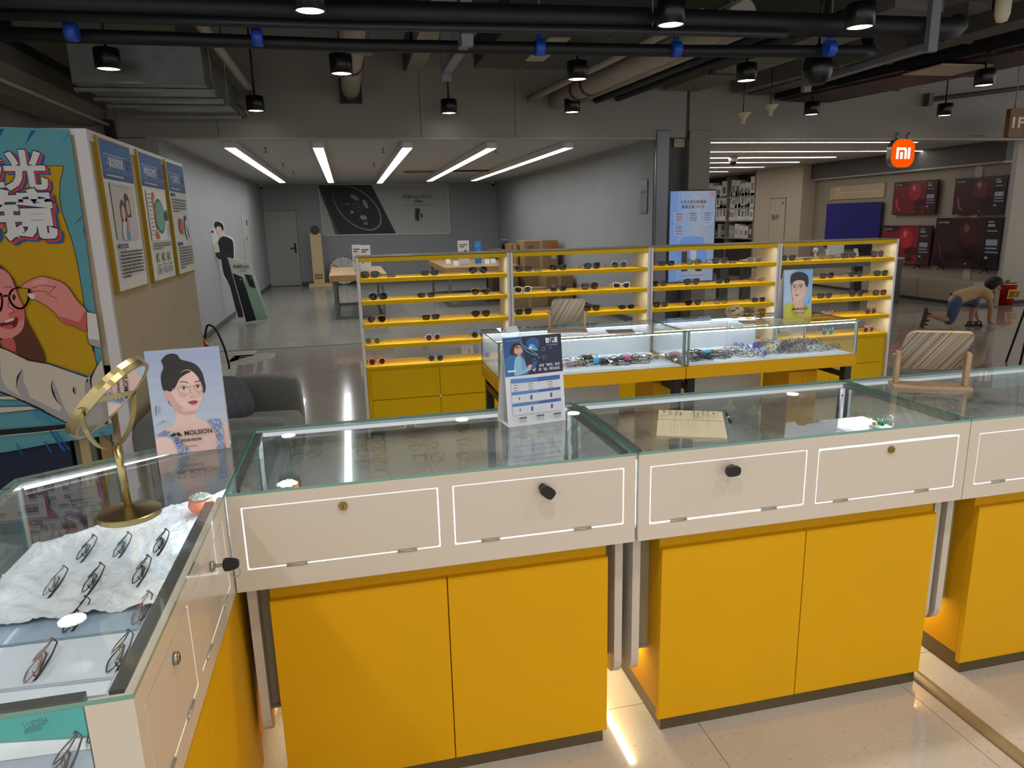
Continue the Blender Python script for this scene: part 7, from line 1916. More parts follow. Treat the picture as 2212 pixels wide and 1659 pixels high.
for k, (x, y) in enumerate(((968, 562), (985, 566), (1052, 562), (1030, 568))):
    q = gz(x, y+8, .8)
    if not (1.9 < q.x < 3.3 and 14.1 < q.y < 17.1): q = Vector((2.1+.3*k, 14.4+.2*k, .8))
    o = thing('phone_stand', f'small white phone stand on the right demo table, {["first", "second", "third", "fourth"][k]} from the left', 'stand', (q.x, q.y, .8)); B().prism([(-.06, 0), (.06, 0), (.02, .1), (.0, .1)], 'yz', -.05, .05).build('wedge', mat('pl_#cfcdc8', '#cfcdc8', .4), o); B().box(-.04, -.075, .002, .04, -.06, .012).build('lip', M_white, o)
# ---- cartons by the right wall
def carton(label, x0, x1, y0, y1, z0, z1, col, prints=(), flap=True):
    o = thing('carton', label, 'carton', ((x0+x1)/2, (y0+y1)/2, z0)); L = o.location
    B(L).box(x0, y0, z0, x1, y1, z1, ch=.006).build('box', mat('kraft_'+col, col, .75, mottle=.06, scale=4), o)
    B(L).box((x0+x1)/2-.03, y0-.002, z0+(z1-z0)*.02, (x0+x1)/2+.03, y1+.002, z1+.002).build('tape', mat('parcel_tape', '#a58c62', .3), o)
    if flap: B(L).box(x0+.01, y0-.001, z1+.0005, (x0+x1)/2-.035, y1, z1+.006).box((x0+x1)/2+.035, y0-.001, z1+.0005, x1-.01, y1, z1+.006).build('flap', mat('kraft_'+col, col, .75), o)
    for (u0, v0, u1, v1, c, t) in prints:
        p = Print((x0, y0-.003, z1), (x1-x0, 0, 0), (0, 0, z0-z1), (0, -1, 0), .001); p.rect(u0, v0, u1, v1, c, True)
        if t: p.text(t, u0+.05*(u1-u0), v1-.1*(v1-v0), (v1-v0)*.9, '#3c342a', w=(u1-u0)*.9)
        p.build('label', M_paper, o, L)
    return o
c1 = gy(1134, 620, 14.5).x; c3 = gy(1206, 620, 14.5).x
carton('tall brown carton with orange label by the right wall', c1, c3, 14.5, 15.2, 0, gy(1160, 520, 14.5).z, '#96794f', [(.12, .45, .62, .54, '#96794f', 'REDMI'), (.80, .05, .96, .13, '#d2551f', ''), (.80, .14, .95, .3, '#bdb8b0', ''), (.78, .42, .95, .52, '#d2d4d6', ''), (.1, .08, .3, .11, '#6b5738', '')], False)
carton('open brown carton left of the tall carton', gy(1106, 620, 14.9).x, c1-.03, 14.9, 15.5, 0, gy(1120, 528, 14.9).z, '#8a6b45')
carton('dark brown carton stacked at the far left of the carton pile', gy(1064, 600, 17.2).x, gy(1103, 600, 17.2).x, 17.0, 17.8, 0, gy(1080, 540, 17.0).z, '#6e5536')
q0, q1 = gy(1180, 640, 13.7).x, gy(1270, 640, 13.7).x
carton('low wide carton in front of the tall carton', q0, min(q1, 4.38), 13.7, 14.3, 0, gy(1220, 597, 13.7).z, '#91734a')
carton('flat carton lying before the low wide carton', q0-.75, q0-.02, 13.5, 13.9, 0, .36, '#9a7d52')
for k in range(3):
    q = gy((1094, 1100, 1093)[k], (505, 520, 535)[k], 17.6)
    o = thing('wall_bottle', f'small dark bottle standing on the carton pile, {["back", "right", "left"][k]} one', 'bottle', (q.x, 17.3, gy(1080, 540, 17.0).z+.001))
    o.location.x = gy(1085+5*k, 520, 17.3).x; B().lathe([(0, 0), (.03, 0), (.03, .12), (.012, .17), (.012, .22), (0, .22)], n=14).build('body', mat('bottle_dark', '#1d1f24', .3), o); B().cyl((0, 0, .22), (0, 0, .24), .013, n=10).build('cap', M_white, o)
# ---- grey ticket kiosk
kx, ky = 3.75, 12.6; kx = gy(1316, 640, ky).x
o = thing('ticket_kiosk', 'grey upright kiosk with a tilted screen frame by the right wall', 'kiosk', (kx, ky, 0))
B().prism(rnd(0, .48, .42, .92, .1, 5), 'xz', -.15, .2).build('body', mat('kiosk_grey', '#6f6d68', .4), o); B().box(-.25, -.2, 0, .25, .25, .02, ch=.003).build('foot', mat('kiosk_grey', '#6f6d68', .4), o)
B().tube([(-.17, -.1, .93), (-.17, .1, 1.25), (.17, .1, 1.25), (.17, -.1, .93)], .02, 8).build('screen_frame', mat('kiosk_pale', '#8c8a84', .4), o); B().ball((.0, -.16, .55), .1, 14, 8, sc=(1, .3, 1)).build('black_dial', M_black, o)
# ---- plates on the walls by the column
q = gx(1392, 422, XR)
o = thing('wall_plate', 'grey notice plate on the right wall near the column', 'plate', (XR, q.y, q.z-.27)); B().box(-.02, -.14, 0, 0, .14, .5, ch=.003).build('plate', mat('plate_grey', '#75777c', .4), o); B().box(-.0215, -.09, .3, -.0201, .09, .33).build('writing', mat('plate_ink', '#3d3f44', .5), o)
q = gy(1466, 305, YH+.1)
o = thing('control_box', 'cream control box at the top of the dark column recess', 'box', (q.x, YH+.11, q.z-.09)); B().box(-.085, -.05, 0, .085, 0, .17, ch=.004).build('cover', mat('antenna_cream', '#bfb39a', .5), o); B().cyl((-.05, -.052, .08), (-.05, -.0501, .08), .012, n=10).build('button', M_black, o)
# ---- pale flat patches on the mall floor
for k, (x, y, w_, h_) in enumerate(((505, 772, .5, .8), (543, 778, .55, .7))):
    q = gz(x, y, 0); r_ = random.Random(k)
    o = thing('floor_patch', ('torn pale paper remnant on the mall floor, left', 'torn pale paper with faded writing on the mall floor, right')[k], 'paper', (q.x, q.y, .0004))
    pts = [(-w_/2, h_*.6), (w_/2, h_*.6), (w_*.5, h_*.1), (w_*.1, -h_*.35), (-w_*.1, -h_*.5), (-w_*.4, -h_*.3), (-w_*.5, 0)]
    B().prism(pts, 'xy', 0, .0006).build('sheet', mat('pale_patch', '#8d8678', .7), o)
    if k:
        p = Print((-w_*.4, h_*.55, .0008), (w_*.8, 0, 0), (0, -h_*.7, 0), (0, 0, 1), .0004); p.lines(.08, .15, .9, .25, 3, .09, '#736d61', 3, .8); p.build('writing', M_paper, o)
    else: B().box(-.02, -.02, .0007, .02, .02, .0012).build('tape', mat('parcel_tape', '#a58c62', .3), o)
# ---- camera dome and exit boxes on the header
q = gy(345, 312, YH+.4)
o = thing('motion_sensor', 'pale motion sensor in the top left corner of the empty unit', 'sensor', (q.x, YH+.5, q.z)); B().ball((0, 0, 0), .07, 14, 8, sc=(1, .8, .8)).build('dome', mat('sensor_grey', '#8f8b84', .4), o); B().cyl((0, 0, .03), (0, 0, .1), .03, n=12).build('mount', M_white, o)
# ================================================================== phone shop
# ---- digital signage totem in front of the columns
ty = 8.8
A_, B_, C_, D_ = (gy(*q, ty) for q in ((1447, 412), (1552, 408), (1537, 608), (1440, 612)))
x0, x1, z0, z1 = (A_.x+D_.x)/2, (B_.x+C_.x)/2, (C_.z+D_.z)/2, (A_.z+B_.z)/2
o = thing('signage_screen', 'tall pale blue digital sign on a black floor stand', 'screen', ((x0+x1)/2, ty, 0)); L = o.location
B(L).box(x0, ty, z0, x1, ty+.06, z1, ch=.004).build('bezel', M_black, o)
B(L).box((x0+x1)/2-.05, ty+.061, .02, (x0+x1)/2+.05, ty+.1, z0+.4).build('post', M_black, o); B(L).box((x0+x1)/2-.3, ty-.15, 0, (x0+x1)/2+.3, ty+.35, .02, ch=.004).build('foot', M_black, o)
M_screen = ink('lit_screen', .25, .5)
tz = homog([(290, 135), (722, 128), (685, 955), (258, 975)])
p = Print((x0+.015, ty-.002, z1-.015), (x1-x0-.03, 0, 0), (0, 0, -(z1-z0-.03)), (0, -1, 0), .001, tz)
p.full('#8fb0e4')
for i in range(6): p.rect(i/6, 0, (i+1)/6, 1, ('#7aa3ea', '#8fb0e6', '#a3b6d8', '#adb9cf', '#a9b5cb', '#9db0d2')[i], True, False)
p.layer += 1
p.poly(smooth([(350, 640), (420, 555), (560, 550), (610, 590), (610, 800), (360, 790)], 4), '#6f9fea')
p.line(smooth([(405, 140), (420, 260), (400, 400), (405, 560)], 4, False), 5, '#c9d6ee'); p.line(smooth([(500, 170), (560, 220), (550, 330), (590, 430), (680, 420), (715, 300)], 4, False), 5, '#c9d6ee')
def st(t, a, b, hh, col, bold=.01):
    u, v = tz(a), tz(b); p.text(t, u[0], (u[1]+v[1])/2, hh, col, True, bold, w=v[0]-u[0])
st('小米之家分期满减', (380, 248), (628, 240), .042, '#26303f', .015); st('最高立减', (395, 290), (515, 287), .042, '#26303f', .015); st('200', (520, 287), (578, 285), .042, '#c24a3c', .015); st('元', (582, 286), (608, 285), .042, '#26303f', .015)
for (x, y) in ((365, 375), (500, 368), (640, 365), (360, 495)):
    p.poly([(x-50, y-45), (x+50, y-48), (x+48, y+45), (x-52, y+48)], '#9fb6dc', up=False)
p.layer += 1
for (x, y) in ((365, 375), (500, 368), (640, 365), (360, 495)):
    for k in range(4): p.poly([(x-30, y-35+k*20), (x+32, y-37+k*20), (x+32, y-29+k*20), (x-30, y-27+k*20)], ('#4c5566', '#b2564a', '#6b7484', '#b2564a')[k], up=False)
p.layer += 1
p.poly(ell(688, 165, 17, 17), '#e2562f'); st('MI', (678, 171), (699, 170), .014, '#f4e8e0')
p.poly([(388, 690), (440, 684), (440, 870), (382, 875)], '#26262b'); p.poly([(470, 665), (528, 658), (525, 770), (466, 775)], '#c9cdd2'); p.poly([(470, 640), (528, 636), (528, 665), (470, 668)], '#3a3a40')
p.poly(ell(548, 810, 42, 46), '#3a3d44'); p.poly(ell(546, 858, 34, 14), '#1d1d22'); p.line([(360, 918), (600, 905)], 5, '#5d6a80')
p.build('picture', M_screen, o, L)
# ---- televisions
Zt = lambda x, y: (1760+x/3.77, 280+y/3.77)
M_tv = ink('tv_picture', .2, .26)
def tv(label, tl, tr, br, bl, kind, feet=False):
    XT = XM-.09
    c = [gx(*Zt(*q), XT) for q in (tl, tr, br, bl)]
    y0, y1 = (c[1].y+c[2].y)/2, (c[0].y+c[3].y)/2; z1_, z0_ = (c[0].z+c[1].z)/2, (c[2].z+c[3].z)/2
    o = thing('television', label, 'television', (XT, (y0+y1)/2, z0_)); L = o.location
    B(L).box(XT, y0, z0_, XT+.035, y1, z1_, ch=.003).build('panel', M_black, o); B(L).box(XT+.0351, (y0+y1)/2-.3, z0_+.1, XM, (y0+y1)/2+.3, z1_-.1).build('rear_housing', M_black, o)
    p = Print((XT-.001, y1-.012, z1_-.012), (0, -(y1-y0-.024), 0), (0, 0, -(z1_-z0_-.03)), (-1, 0, 0), .0012)
    if kind == 'blue':
        p.full('#10127a'); p.rect(0, 0, .3, 1, '#141684', True); p.text('XIAOMI', .06, .95, .05, '#4448a8', w=.16)
    else:
        base, fr, dk = {'bright': ('#8c1226', '#c2202e', '#3c0a14'), 'mid': ('#7c1224', '#ab2634', '#3a0a14'), 'dim': ('#3a1018', '#5a2028', '#1e080c'), 'dark': ('#2a0a10', '#451018', '#120507')}[kind]
        p.full(base); p.poly(smooth([(0, 0), (.35, .02), (.3, .12), (.1, .15)], 3), dk, True)
        p.poly(smooth([(.42, .1), (.52, .06), (.62, .14), (.66, .35), (.6, .55), (.5, .6), (.4, .45), (.38, .25)], 4), fr, True); p.poly(smooth([(.45, .16), (.5, .12), (.53, .22), (.48, .3)], 3), {'bright': '#e7707a', 'mid': '#d76a74', 'dim': '#8a6a70', 'dark': '#6a4a50'}[kind], True)
        p.poly(smooth([(.08, .5), (.12, .55), (.14, .75), (.22, .92), (.14, .88), (.08, .7)], 3), {'bright': '#d85058', 'mid': '#c04a54', 'dim': '#7a4a50', 'dark': '#4a242c'}[kind], True)
        p.poly(smooth([(.5, .6), (.7, .55), (.78, .7), (.6, .8), (.52, .72)], 3), dk, True); p.poly(ell(.6, .88, .1, .07), dk, True); p.poly(ell(.53, .93, .012, .02), '#b9a9a2', True)
        p.rect(.76, 0, 1, 1, dk, True); p.text('XIAOMI', .04, .1, .055, '#b9a7ac', w=.17, bold=.02)
        for k, (yy, w_, h_) in enumerate(((.06, .08, .03), (.12, .1, .05), (.24, .14, .025), (.42, .16, .12), (.58, .16, .03), (.66, .18, .025), (.76, .05, .05))): p.rect(.80, yy, .80+w_, yy+h_, '#8f98a4', True, False)
        p.layer += 1
    p.build('picture', M_tv, o, L)
    if feet:
        for yy in (y0+.25, y1-.25): B(L).tube([(XT-.12, yy, z0_-.06), (XT, yy, z0_+.01), (XT+.05, yy, z0_-.06)], .012, 6).build('foot', M_black, o)
    return o
tv('wall television showing plain deep blue', (95, 603), (540, 590), (525, 962), (75, 975), 'blue')
tv('wall television with red fruit picture, upper left of four', (645, 430), (1005, 405), (985, 690), (628, 693), 'mid')
tv('wall television with dim red picture, upper right of four', (1145, 400), (1585, 370), (1545, 690), (1118, 690), 'dim')
tv('television with bright red fruit picture standing on the low cabinet', (555, 782), (962, 780), (925, 1105), (530, 1090), 'bright', True)
tv('largest television with very dark red picture on the low cabinet', (990, 718), (1545, 715), (1495, 1150), (955, 1105), 'dark', True)
c = [gx(*Zt(*q), XM-.03) for q in ((130, 465), (573, 433), (560, 553), (118, 572))]
y0, y1 = (c[1].y+c[2].y)/2, (c[0].y+c[3].y)/2; zz0, zz1 = (c[2].z+c[3].z)/2, (c[0].z+c[1].z)/2
o = thing('wall_sign', 'beige sign board above the blue television', 'sign', (XM-.03, (y0+y1)/2, zz0)); B(o.location).box(XM-.03, y0, zz0, XM-.001, y1, zz1, ch=.003).build('panel', mat('beige_sign', '#b09a7c', .5), o)
p = Print((XM-.032, y1, zz1), (0, y0-y1, 0), (0, 0, zz0-zz1), (-1, 0, 0), .0012); p.text('小米电视', .09, .32, .22, '#d9ccb6', w=.12, bold=.02); p.lines(.09, .48, .9, .2, 2, .06, '#cbbba2', 3, .2); p.build('lettering', M_paper, o, o.location)
# low cabinet under the televisions
M_lowc = mat('low_cabinet', '#9c9080', .4)
ys = [10.25, 11.5, 12.75, 14.0, 15.4]
for k, (a, b) in enumerate(zip(ys[:-1], ys[1:])):
    o = thing('low_cabinet', f'low beige cabinet under the televisions, {["first", "second", "third", "fourth"][k]} from the entrance', 'cabinet', (XM-.2, (a+b)/2, 0), group='low cabinets under the televisions'); L = o.location
    B(L).box(XM-.42, a, .06, XM-.001, b-.004, .44, ch=.003).build('body', M_lowc, o); B(L).box(XM-.432, a+.003, .07, XM-.4201, b-.007, .43, ch=.002).build('door', M_lowc, o); B(L).box(XM-.39, a, 0, XM-.01, b-.004, .0599).build('kick_board', M_base, o)
# hydrant door on the pilaster
XPi = XM-.352; c = [gx(*q, XPi) for q in ((1664, 431), (1697, 428), (1693, 530), (1661, 530))]
y0, y1, zz1 = (c[1].y+c[2].y)/2, (c[0].y+c[3].y)/2, (c[0].z+c[1].z)/2
d = thing('door_3', 'flush hydrant door with black writing on the beige pilaster', 'door', (XPi, (y0+y1)/2, 0)); d['kind'] = 'structure'; L = d.location
B(L).box(XPi-.012, y0, .1, XPi, y1, zz1, ch=.003).build('leaf', mat('pilaster_door', '#b3a796', .5), d)
B(L).box(XPi-.006, y0-.02, .08, XPi-.0005, y0-.006, zz1+.02).box(XPi-.006, y1+.006, .08, XPi-.0005, y1+.02, zz1+.02).box(XPi-.006, y0-.02, zz1+.006, XPi-.0005, y1+.02, zz1+.02).build('door_gap', mat('gap_brown', '#6d6455', .7), d)
p = Print((XPi-.013, y1, zz1), (0, y0-y1, 0), (0, 0, .1-zz1), (-1, 0, 0), .0012); p.text('消火栓', .14, .26, .075, '#2a2724', w=.5, bold=.02); p.poly(ell(.84, .055, .07, .018, 14), '#b8412f', True); p.build('sign', M_paper, d, L)
# ---- shelving with product boxes
XS = XM-.36
o = thing('product_shelving', 'dark wall shelving full of white product boxes', 'shelving', (XM-.18, 19.1, 0)); L = o.location
zr = [gx(1600, y, XS).z for y in (424, 449, 476, 514)]
for z in zr+[zr[0]+.62]: B(L).box(XS, 17.46, z-.03, XM-.002, 20.9, z-.001).build('shelf', mat('shelf_grey', '#8d8781', .4), o)
for yy in (17.46, 18.9, 20.87): B(L).box(XS, yy, 0, XM-.002, yy+.03, 2.75).build('upright', mat('shelf_grey', '#8d8781', .4), o)
B(L).box(XS+.02, 17.5, 0, XM-.002, 20.86, zr[3]-.2).build('base_unit', mat('shelf_dark', '#2b2927', .5), o)
rb_ = random.Random(8); kk = 0
rown = ['top', 'second', 'third', 'lowest']
for ri, z in enumerate(zr):
    for (ya, yb, bn) in ((17.52, 18.86, 'near'), (18.96, 20.8, 'far')):
        y = ya; idx_ = 0
        while y < yb-.1:
            wd = rb_.uniform(.1, .2) if ri in (1, 2) else rb_.uniform(.18, .3)
            if y+wd > yb: break
            h_ = rb_.uniform(.34, .5) if ri < 3 else rb_.uniform(.2, .42); h_ = min(h_, .52)
            col = rb_.choice(('#cfcbc4', '#d6d2ca', '#c4beb4', '#cac6c2', '#d9d6d0')) if ri < 3 else rb_.choice(('#3c3b3c', '#8d8a86', '#c4c0ba', '#2f2f31'))
            if ri == 1 and bn == 'near' and idx_ == 5: col = '#6f7fc8'
            nth = ORD[idx_] if idx_ < 20 else 'last'
            b_ = thing('product_box', f'product box on the {rown[ri]} shelf of the {bn} shelving bay, {nth} from the right', 'box', (XS+.02, y+wd/2, z), group='product boxes on the dark shelving')
            B().box(0, -wd/2+.004, .0005, .25, wd/2-.004, h_, ch=.004).build('carton', mat('pb_'+col, col, .45), b_)
            pc = rb_.choice(('#55524f', '#8f8a85', '#a39b92', '#6d7480'))
            B().box(-.0015, -wd*.3, h_*.25, -.0002, wd*.3, h_*.65).build('printed_panel', mat('pp_'+pc, pc, .5), b_)
            y += wd+.01; idx_ += 1
# ---- demo tables with phones
M_mt = mat('shop_table', '#5d5a56', .4); M_mtop = mat('shop_tabletop', '#b9b4ac', .35)
def mtable(label, x0, x1, y0, y1, h):
    o = thing('phone_table', label, 'table', ((x0+x1)/2, (y0+y1)/2, 0)); L = o.location
    B(L).box(x0, y0, h-.03, x1, y1, h, ch=.003).build('tabletop', M_mtop, o); B(L).box(x0+.01, y0+.01, h-.13, x1-.01, y1-.01, h-.0301).build('apron', M_mt, o)
    for xx in (x0+.02, x1-.2):
        for yy in (y0+.02, y1-.14): B(L).box(xx, yy, 0, xx+.18, yy+.12, h-.1301, ch=.003).build('leg', M_mt, o)
h1 = .84
mtable('grey phone shop table behind the rightmost rack bay', 7.35, 10.05, 11.3, 12.5, h1)
mtable('grey phone shop table behind the third rack bay', 5.5, 7.0, 12.2, 13.6, .84)
def gadget(kind, label, x, y, z, rz, sc=1.0):
    if kind == 'phone':
        o = thing('display_phone', label, 'phone', (x, y, z), rz); B().prism([(-.04, 0), (.04, 0), (.01, .06)], 'yz', -.03, .03).build('stand', M_white, o)
        b = B().box(-.04, -.006, 0, .04, .006, .17, ch=.003); b.v = [Vector((v.x, v.y*math.cos(.5)+v.z*math.sin(.5)-.05, v.z*math.cos(.5)-v.y*math.sin(.5)+.02)) for v in b.v]; b.build('handset', mat('ph_'+str(int(x*10) % 2), ('#1b1c20', '#cfcfd2')[int(x*10) % 2], .2), o)
    elif kind == 'laptop':
        o = thing('laptop', label, 'laptop', (x, y, z), rz); B().box(-.16, -.12, 0, .16, .12, .014, ch=.003).build('keyboard_base', mat('lap_silver', '#8e9094', .3, .6), o)
        b = B().box(-.16, 0, 0, .16, .006, .22, ch=.002); b.v = [Vector((v.x, v.y*math.cos(.3)+v.z*math.sin(.3)+.12, v.z*math.cos(.3)+.014)) for v in b.v]; b.build('lid', mat('lap_dark', '#2b2c30', .3), o)
    elif kind == 'panel':
        o = thing('info_panel', label, 'panel', (x, y, z), rz); B().box(-.16, -.008, .02, .16, .008, .28, ch=.002).build('plate', mat('panel_white', '#d5d6d8', .4), o); B().box(-.1, -.04, 0, .1, .04, .0199).build('foot', M_steel, o)
    else:
        o = thing('earbud_stand', label, 'stand', (x, y, z), rz); B().lathe([(0, 0), (.07, 0), (.07, .02), (.02, .04), (.02, .14), (0, .14)], n=16).build('stand', M_white, o); B().ball((0, 0, .17), .05, 12, 8).build('device', mat('dev_white', '#dcdad6', .3), o)
for k, (kd, px_, lb) in enumerate((('stand', 1762, 'white device on a stand, left end of the right phone table'), ('phone', 1796, 'dark phone on a white stand on the right phone table, left one'), ('panel', 1820, 'white info panel on the right phone table'), ('phone', 1850, 'phone on a white stand on the right phone table, centre'), ('phone', 1862, 'pale phone on a white stand on the right phone table, right of centre'), ('laptop', 1888, 'dark laptop on the right phone table'), ('phone', 1905, 'phone on a white stand at the right table end'))):
    q = gy(px_, 540, 11.7); gadget(kd, lb, min(q.x, 9.85), 11.7+.1*(k % 3), h1+.0005, -.2)
for k, (kd, px_, lb) in enumerate((('laptop', 1560, 'open laptop on the left phone table, left one'), ('panel', 1590, 'white info panel on the left phone table'), ('laptop', 1612, 'open laptop on the left phone table, right one'), ('phone', 1580, 'phone on a stand at the front of the left phone table'), ('phone', 1628, 'pale phone at the right end of the left phone table'))):
    q = gy(px_, 545, 12.7); gadget(kd, lb, max(5.7, min(q.x, 6.85)), 12.5+.25*(k % 3), .8405, -.2)
# plain pillar and bin of fire sand, mop board
q = gz(2160, 656, 0)
o = thing('fire_bucket', 'red bucket with yellow label by the entrance wall', 'bucket', (11.42, 10.42, 0))
B().lathe([(0, 0), (.155, 0), (.2, .36), (.205, .37), (.19, .37), (.15, .02), (0, .02)], n=26).build('bucket', mat('bucket_red', '#b3191c', .35), o)
B().lathe([(.208, .365), (.212, .372), (.208, .38)], n=26).build('white_rim', M_white, o)
for k in range(2): B().ball((-.08+.16*k, .0, .39), .06, 10, 8, sc=(1, 1, .8)).build('content', mat('bag'+str(k), ('#c9ccd2', '#b0a02c')[k], .5), o)
p = Print((-.13, -.203, .28), (.26, 0, 0), (0, .02, -.16), (0, -1, .1), .012); p.full('#dcb220'); p.text('消防沙', .08, .82, .75, '#6b4a12', w=.84, bold=.03); p.build('label_plate', M_paper, o)
o = thing('floor_mat', 'thin black board on the floor beside the red bucket', 'board', (11.95, 10.55, 0)); B().box(-.3, -.1, 0, .35, .08, .02, ch=.003).build('board', M_black, o); B().box(-.28, -.08, .0201, .33, .06, .024).build('tread', mat('mat_dark', '#1b1b1c', .8), o)
# entrance speaker at the top right corner of the phone shop
q = gy(2190, 318, 10.6)
o = thing('wall_speaker', 'pale wall speaker in the top right corner of the phone shop', 'speaker', (q.x-.02, 10.64, q.z)); B().prism([(-.1, -.14), (.1, -.14), (.08, .12), (-.08, .12)], 'xz', -.1, .1).build('body', mat('sensor_pale', '#b5afa6', .4), o); B().cyl((0, -.104, -.02), (0, -.1005, -.02), .06, n=18).build('grille', mat('sensor_grey', '#8f8b84', .4), o)
# black easel at the right edge
o = thing('display_easel', 'black folding easel at the right picture edge', 'easel', (7.12, 5.9, 0))
for (a, b) in (((-.33, 0, 0), (-.05, .1, 1.45)), ((.33, 0, 0), (.05, .1, 1.45)), ((0, .45, 0), (0, .12, 1.42))): B().tube([a, b], .012, 8).build('leg', M_black, o)
B().box(-.27, -.03, .55, .27, .02, .575, ch=.002).build('ledge', M_black, o)
o2 = thing('easel_board', 'white poster board resting on the black easel', 'board', (7.12, 5.89, .578)); B().box(-.28, -.006, 0, .28, .006, .8, ch=.001).build('board', mat('easel_board', '#b9b7b3', .5), o2); B().box(-.25, -.0075, .03, .25, -.0061, .77).build('print', mat('easel_print', '#8d9aa5', .5), o2); o2.rotation_euler = (-.07, 0, 0)
# ================================================================== child crouching on the floor
def skin_mesh(name, nodes, edges, m, root=0, levels=2):
    me = bpy.data.meshes.new(name); me.from_pydata([n[0] for n in nodes], edges, [])
    ob = bpy.data.objects.new(name, me); COL.objects.link(ob)
    md = ob.modifiers.new('skin', 'SKIN'); md.use_smooth_shade = True
    for i, n in enumerate(nodes):
        sv = me.skin_vertices[0].data[i]; r = n[1]; sv.radius = (r, r) if not isinstance(r, tuple) else r; sv.use_root = (i == root)
    ss = ob.modifiers.new('sub', 'SUBSURF'); ss.levels = levels; ss.render_levels = levels
    dg = bpy.context.evaluated_depsgraph_get(); dg.update()
    me2 = bpy.data.meshes.new_from_object(ob.evaluated_get(dg)); me2.name = name
    bpy.data.objects.remove(ob)
    me2.materials.clear(); me2.materials.append(m)
    for pl in me2.polygons: pl.use_smooth = True
    return me2
bq = gz(2095, 706, 0); bo = Vector((bq.x, bq.y, 0))
o = thing('person', 'child in beige shirt and denim shorts crouching with one knee on the floor', 'person', bo, -.22)
K = .000857
def J(x, y, d=0.0): return ((x-1260)*K, d, max(.0, (1185-y)*K))
SKN = mat('boy_skin', '#a9745a', .55); DEN = mat('boy_denim', '#3c4c66', .8, mottle=.18, scale=20); SHT = mat('boy_shirt', '#b79a6a', .8, mottle=.05, scale=12); HAR = mat('boy_hair', '#0e0c0d', .6); SND = mat('boy_sandal', '#15151a', .6)
n = [(J(930, 720), .095), (J(1150, 640), .085), (J(1360, 610), .085), (J(1470, 590), .05), (J(1530, 560), .04), (J(1590, 490), .092),      # 0-5 pelvis, waist, chest, neck base, neck, head
     (J(910, 760, -.07), .075), (J(850, 1060, -.085), .055), (J(620, 985, -.085), .042), (J(500, 945, -.085), .03),                         # 6-9 kneeling leg
     (J(960, 740, .06), .075), (J(1340, 730, .07), .06), (J(1325, 930, .07), .043), (J(1320, 1090, .07), .03),                              # 10-13 forward leg
     (J(1430, 640, -.1), .048), (J(1485, 850, -.12), .033), (J(1510, 1050, -.08), .024), (J(1530, 1090, -.07), .02),                          # 14-17 near arm
     (J(1430, 640, .1), .048), (J(1430, 860, .15), .033), (J(1460, 1050, .13), .024), (J(1475, 1090, .12), .02),                              # 18-21 far arm
     (J(455, 960, -.085), .03), (J(430, 1080, -.085), .02), (J(1330, 1150, .07), .03), (J(1430, 1160, .07), .02)]                             # 22-25 feet
e = [(0, 1), (1, 2), (2, 3), (3, 4), (4, 5), (0, 6), (6, 7), (7, 8), (8, 9), (0, 10), (10, 11), (11, 12), (12, 13), (2, 14), (14, 15), (15, 16), (16, 17), (2, 18), (18, 19), (19, 20), (20, 21), (9, 22), (22, 23), (13, 24), (24, 25)]
# five fingers on each hand
for hand, sd in ((17, -1), (21, 1)):
    hp = Vector(n[hand][0]); mid = Vector((.02, 0, -.02))
    for k, (dy, ln) in enumerate(((-.022, .03), (-.008, .045), (.006, .048), (.02, .042))):
        i = len(n); a = hp+mid+Vector((.005, dy, -.005)); b = a+Vector((ln*.75, dy*.3, -.012)); c_ = b+Vector((ln*.4, 0, -.018))
        for q in (a, b, c_): q.z = max(q.z, .018)
        n += [(tuple(a), .009), (tuple(b), .008), (tuple(c_), .0065)]; e += [(hand, i), (i, i+1), (i+1, i+2)]
    i = len(n); a = hp+Vector((.004, -sd*.03, -.008)); b = a+Vector((.022, -sd*.014, -.012)); n += [(tuple(a), .009), (tuple(b), .0075)]; e += [(hand, i), (i, i+1)]
obj('body', skin_mesh('body', n, e, SKN), o)
tn = [(J(935, 712), .112), (J(1020, 675), .108), (J(1150, 625), .105), (J(1330, 600), .11), (J(1430, 590), .085), (J(1480, 575), .055), (J(1440, 640, -.11), .062), (J(1468, 740, -.12), .05), (J(1440, 640, .11), .062), (J(1440, 740, .14), .05)]
obj('shirt', skin_mesh('shirt', tn, [(0, 1), (1, 2), (2, 3), (3, 4), (4, 5), (4, 6), (6, 7), (4, 8), (8, 9)], SHT), o)
sn = [(J(925, 725), .125), (J(1010, 700), .114), (J(905, 780, -.075), .098), (J(865, 960, -.085), .078), (J(850, 1085, -.085), .068), (J(745, 1050, -.085), .06), (J(980, 745, .06), .09), (J(1200, 720, .07), .084), (J(1345, 740, .07), .076), (J(1338, 900, .07), .068)]
obj('shorts', skin_mesh('shorts', sn, [(0, 1), (0, 2), (2, 3), (3, 4), (4, 5), (0, 6), (6, 7), (7, 8), (8, 9)], DEN), o)
hc = Vector(J(1585, 470)); hb = B()
hb.ball(hc, .118, 20, 14, sc=(1.08, .95, .88))
vs2 = []
for v in hb.v:
    q = v-hc
    if q.z < -.02 and q.x > -.03: q = Vector((q.x*.75, q.y*.8, q.z*.35))
    vs2.append(hc+q+Vector((0, 0, .012)))
hb.v = vs2; hb.build('hair', HAR, o)
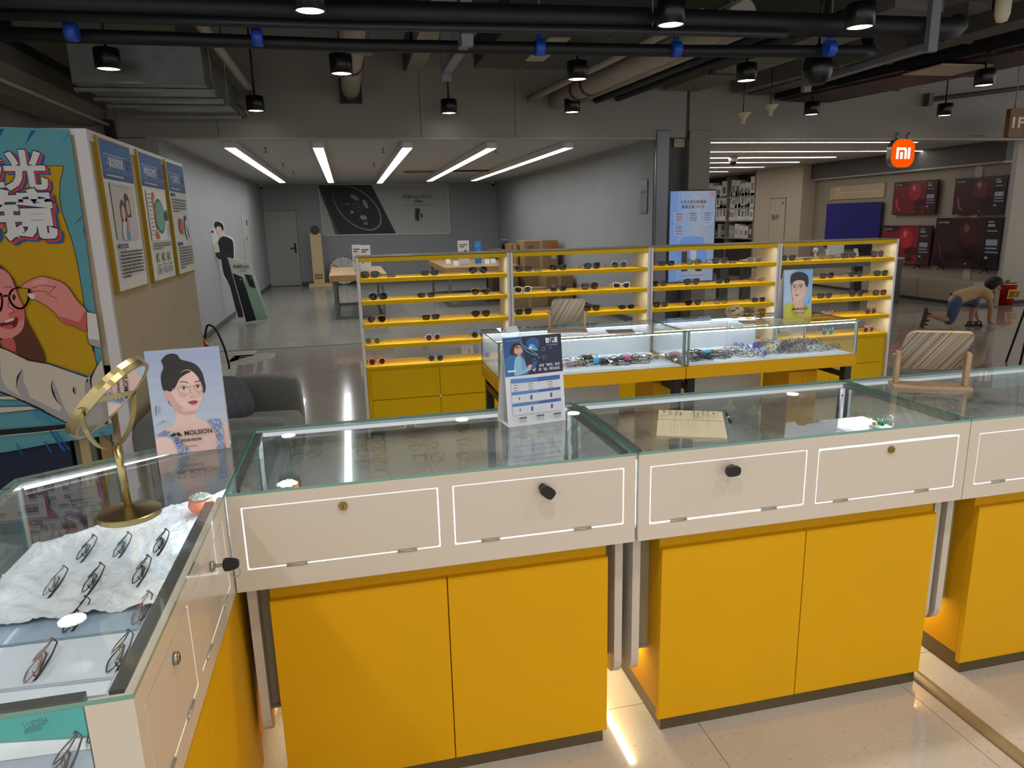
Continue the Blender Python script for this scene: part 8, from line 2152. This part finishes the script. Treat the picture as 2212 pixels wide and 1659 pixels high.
for sd in (-1, 1): B().ball(hc+Vector((.0, sd*.093, -.035)), .022, 8, 6, sc=(.9, .4, 1.2)).build('ear', SKN, o)
B().ball(hc+Vector((.095, 0, -.06)), .018, 8, 6, sc=(1.2, .8, .8)).build('nose', SKN, o)
for sd in (-1, 1): B().ball(hc+Vector((.088, sd*.035, -.035)), .01, 8, 6).build('eye', HAR, o)
B().ball(hc+Vector((.085, 0, -.092)), .014, 8, 6, sc=(.6, 1.2, .4)).build('mouth', mat('boy_lip', '#8c5047', .5), o)
# sandals: sole and straps
sd1 = B(); fx = Vector(J(430, 1000, -.085))
pts = smooth([(-.01, -.035), (.16, -.03), (.26, -.04), (.285, 0), (.26, .04), (.16, .03), (-.01, .035), (-.025, 0)], 3)
a_ = Vector(J(445, 862, -.085)); b_ = Vector(J(392, 1180, -.085)); t = (b_-a_).normalized(); nrm = Vector((-t.z, 0, t.x)); nrm = nrm if nrm.x < 0 else -nrm
vs = []
for dlt in (.03, .012):
    for (u, w_) in pts: vs.append(a_+t*u*.95+Vector((0, w_, 0))+nrm*dlt)
k = len(pts); sd1.add(vs, [list(range(k)), list(range(k, 2*k))[::-1]]+[[i, (i+1) % k, k+(i+1) % k, k+i] for i in range(k)])
for u in (.05, .15, .21): c_ = a_+t*u; sd1.tube([c_+Vector((0, -.04, 0))+nrm*.012, c_+Vector((0, -.035, 0))-nrm*.035, c_+Vector((0, .035, 0))-nrm*.035, c_+Vector((0, .04, 0))+nrm*.012], .012, 6)
sd1.build('sandal', SND, o)
sd2 = B(); c0_ = Vector(J(1265, 1185, .07)); vs = []
for dz in (0, .02):
    for (u, w_) in pts: vs.append(c0_+Vector((u*.78, w_, dz)))
sd2.add(vs, [list(range(k))[::-1], list(range(k, 2*k))]+[[i, (i+1) % k, k+(i+1) % k, k+i] for i in range(k)])
for u in (.03, .1, .17): c_ = c0_+Vector((u, 0, .01)); sd2.tube([c_+Vector((0, -.042, 0)), c_+Vector((0, -.035, .055)), c_+Vector((0, .035, .055)), c_+Vector((0, .042, 0))], .012, 6)
sd2.build('sandal', SND, o)
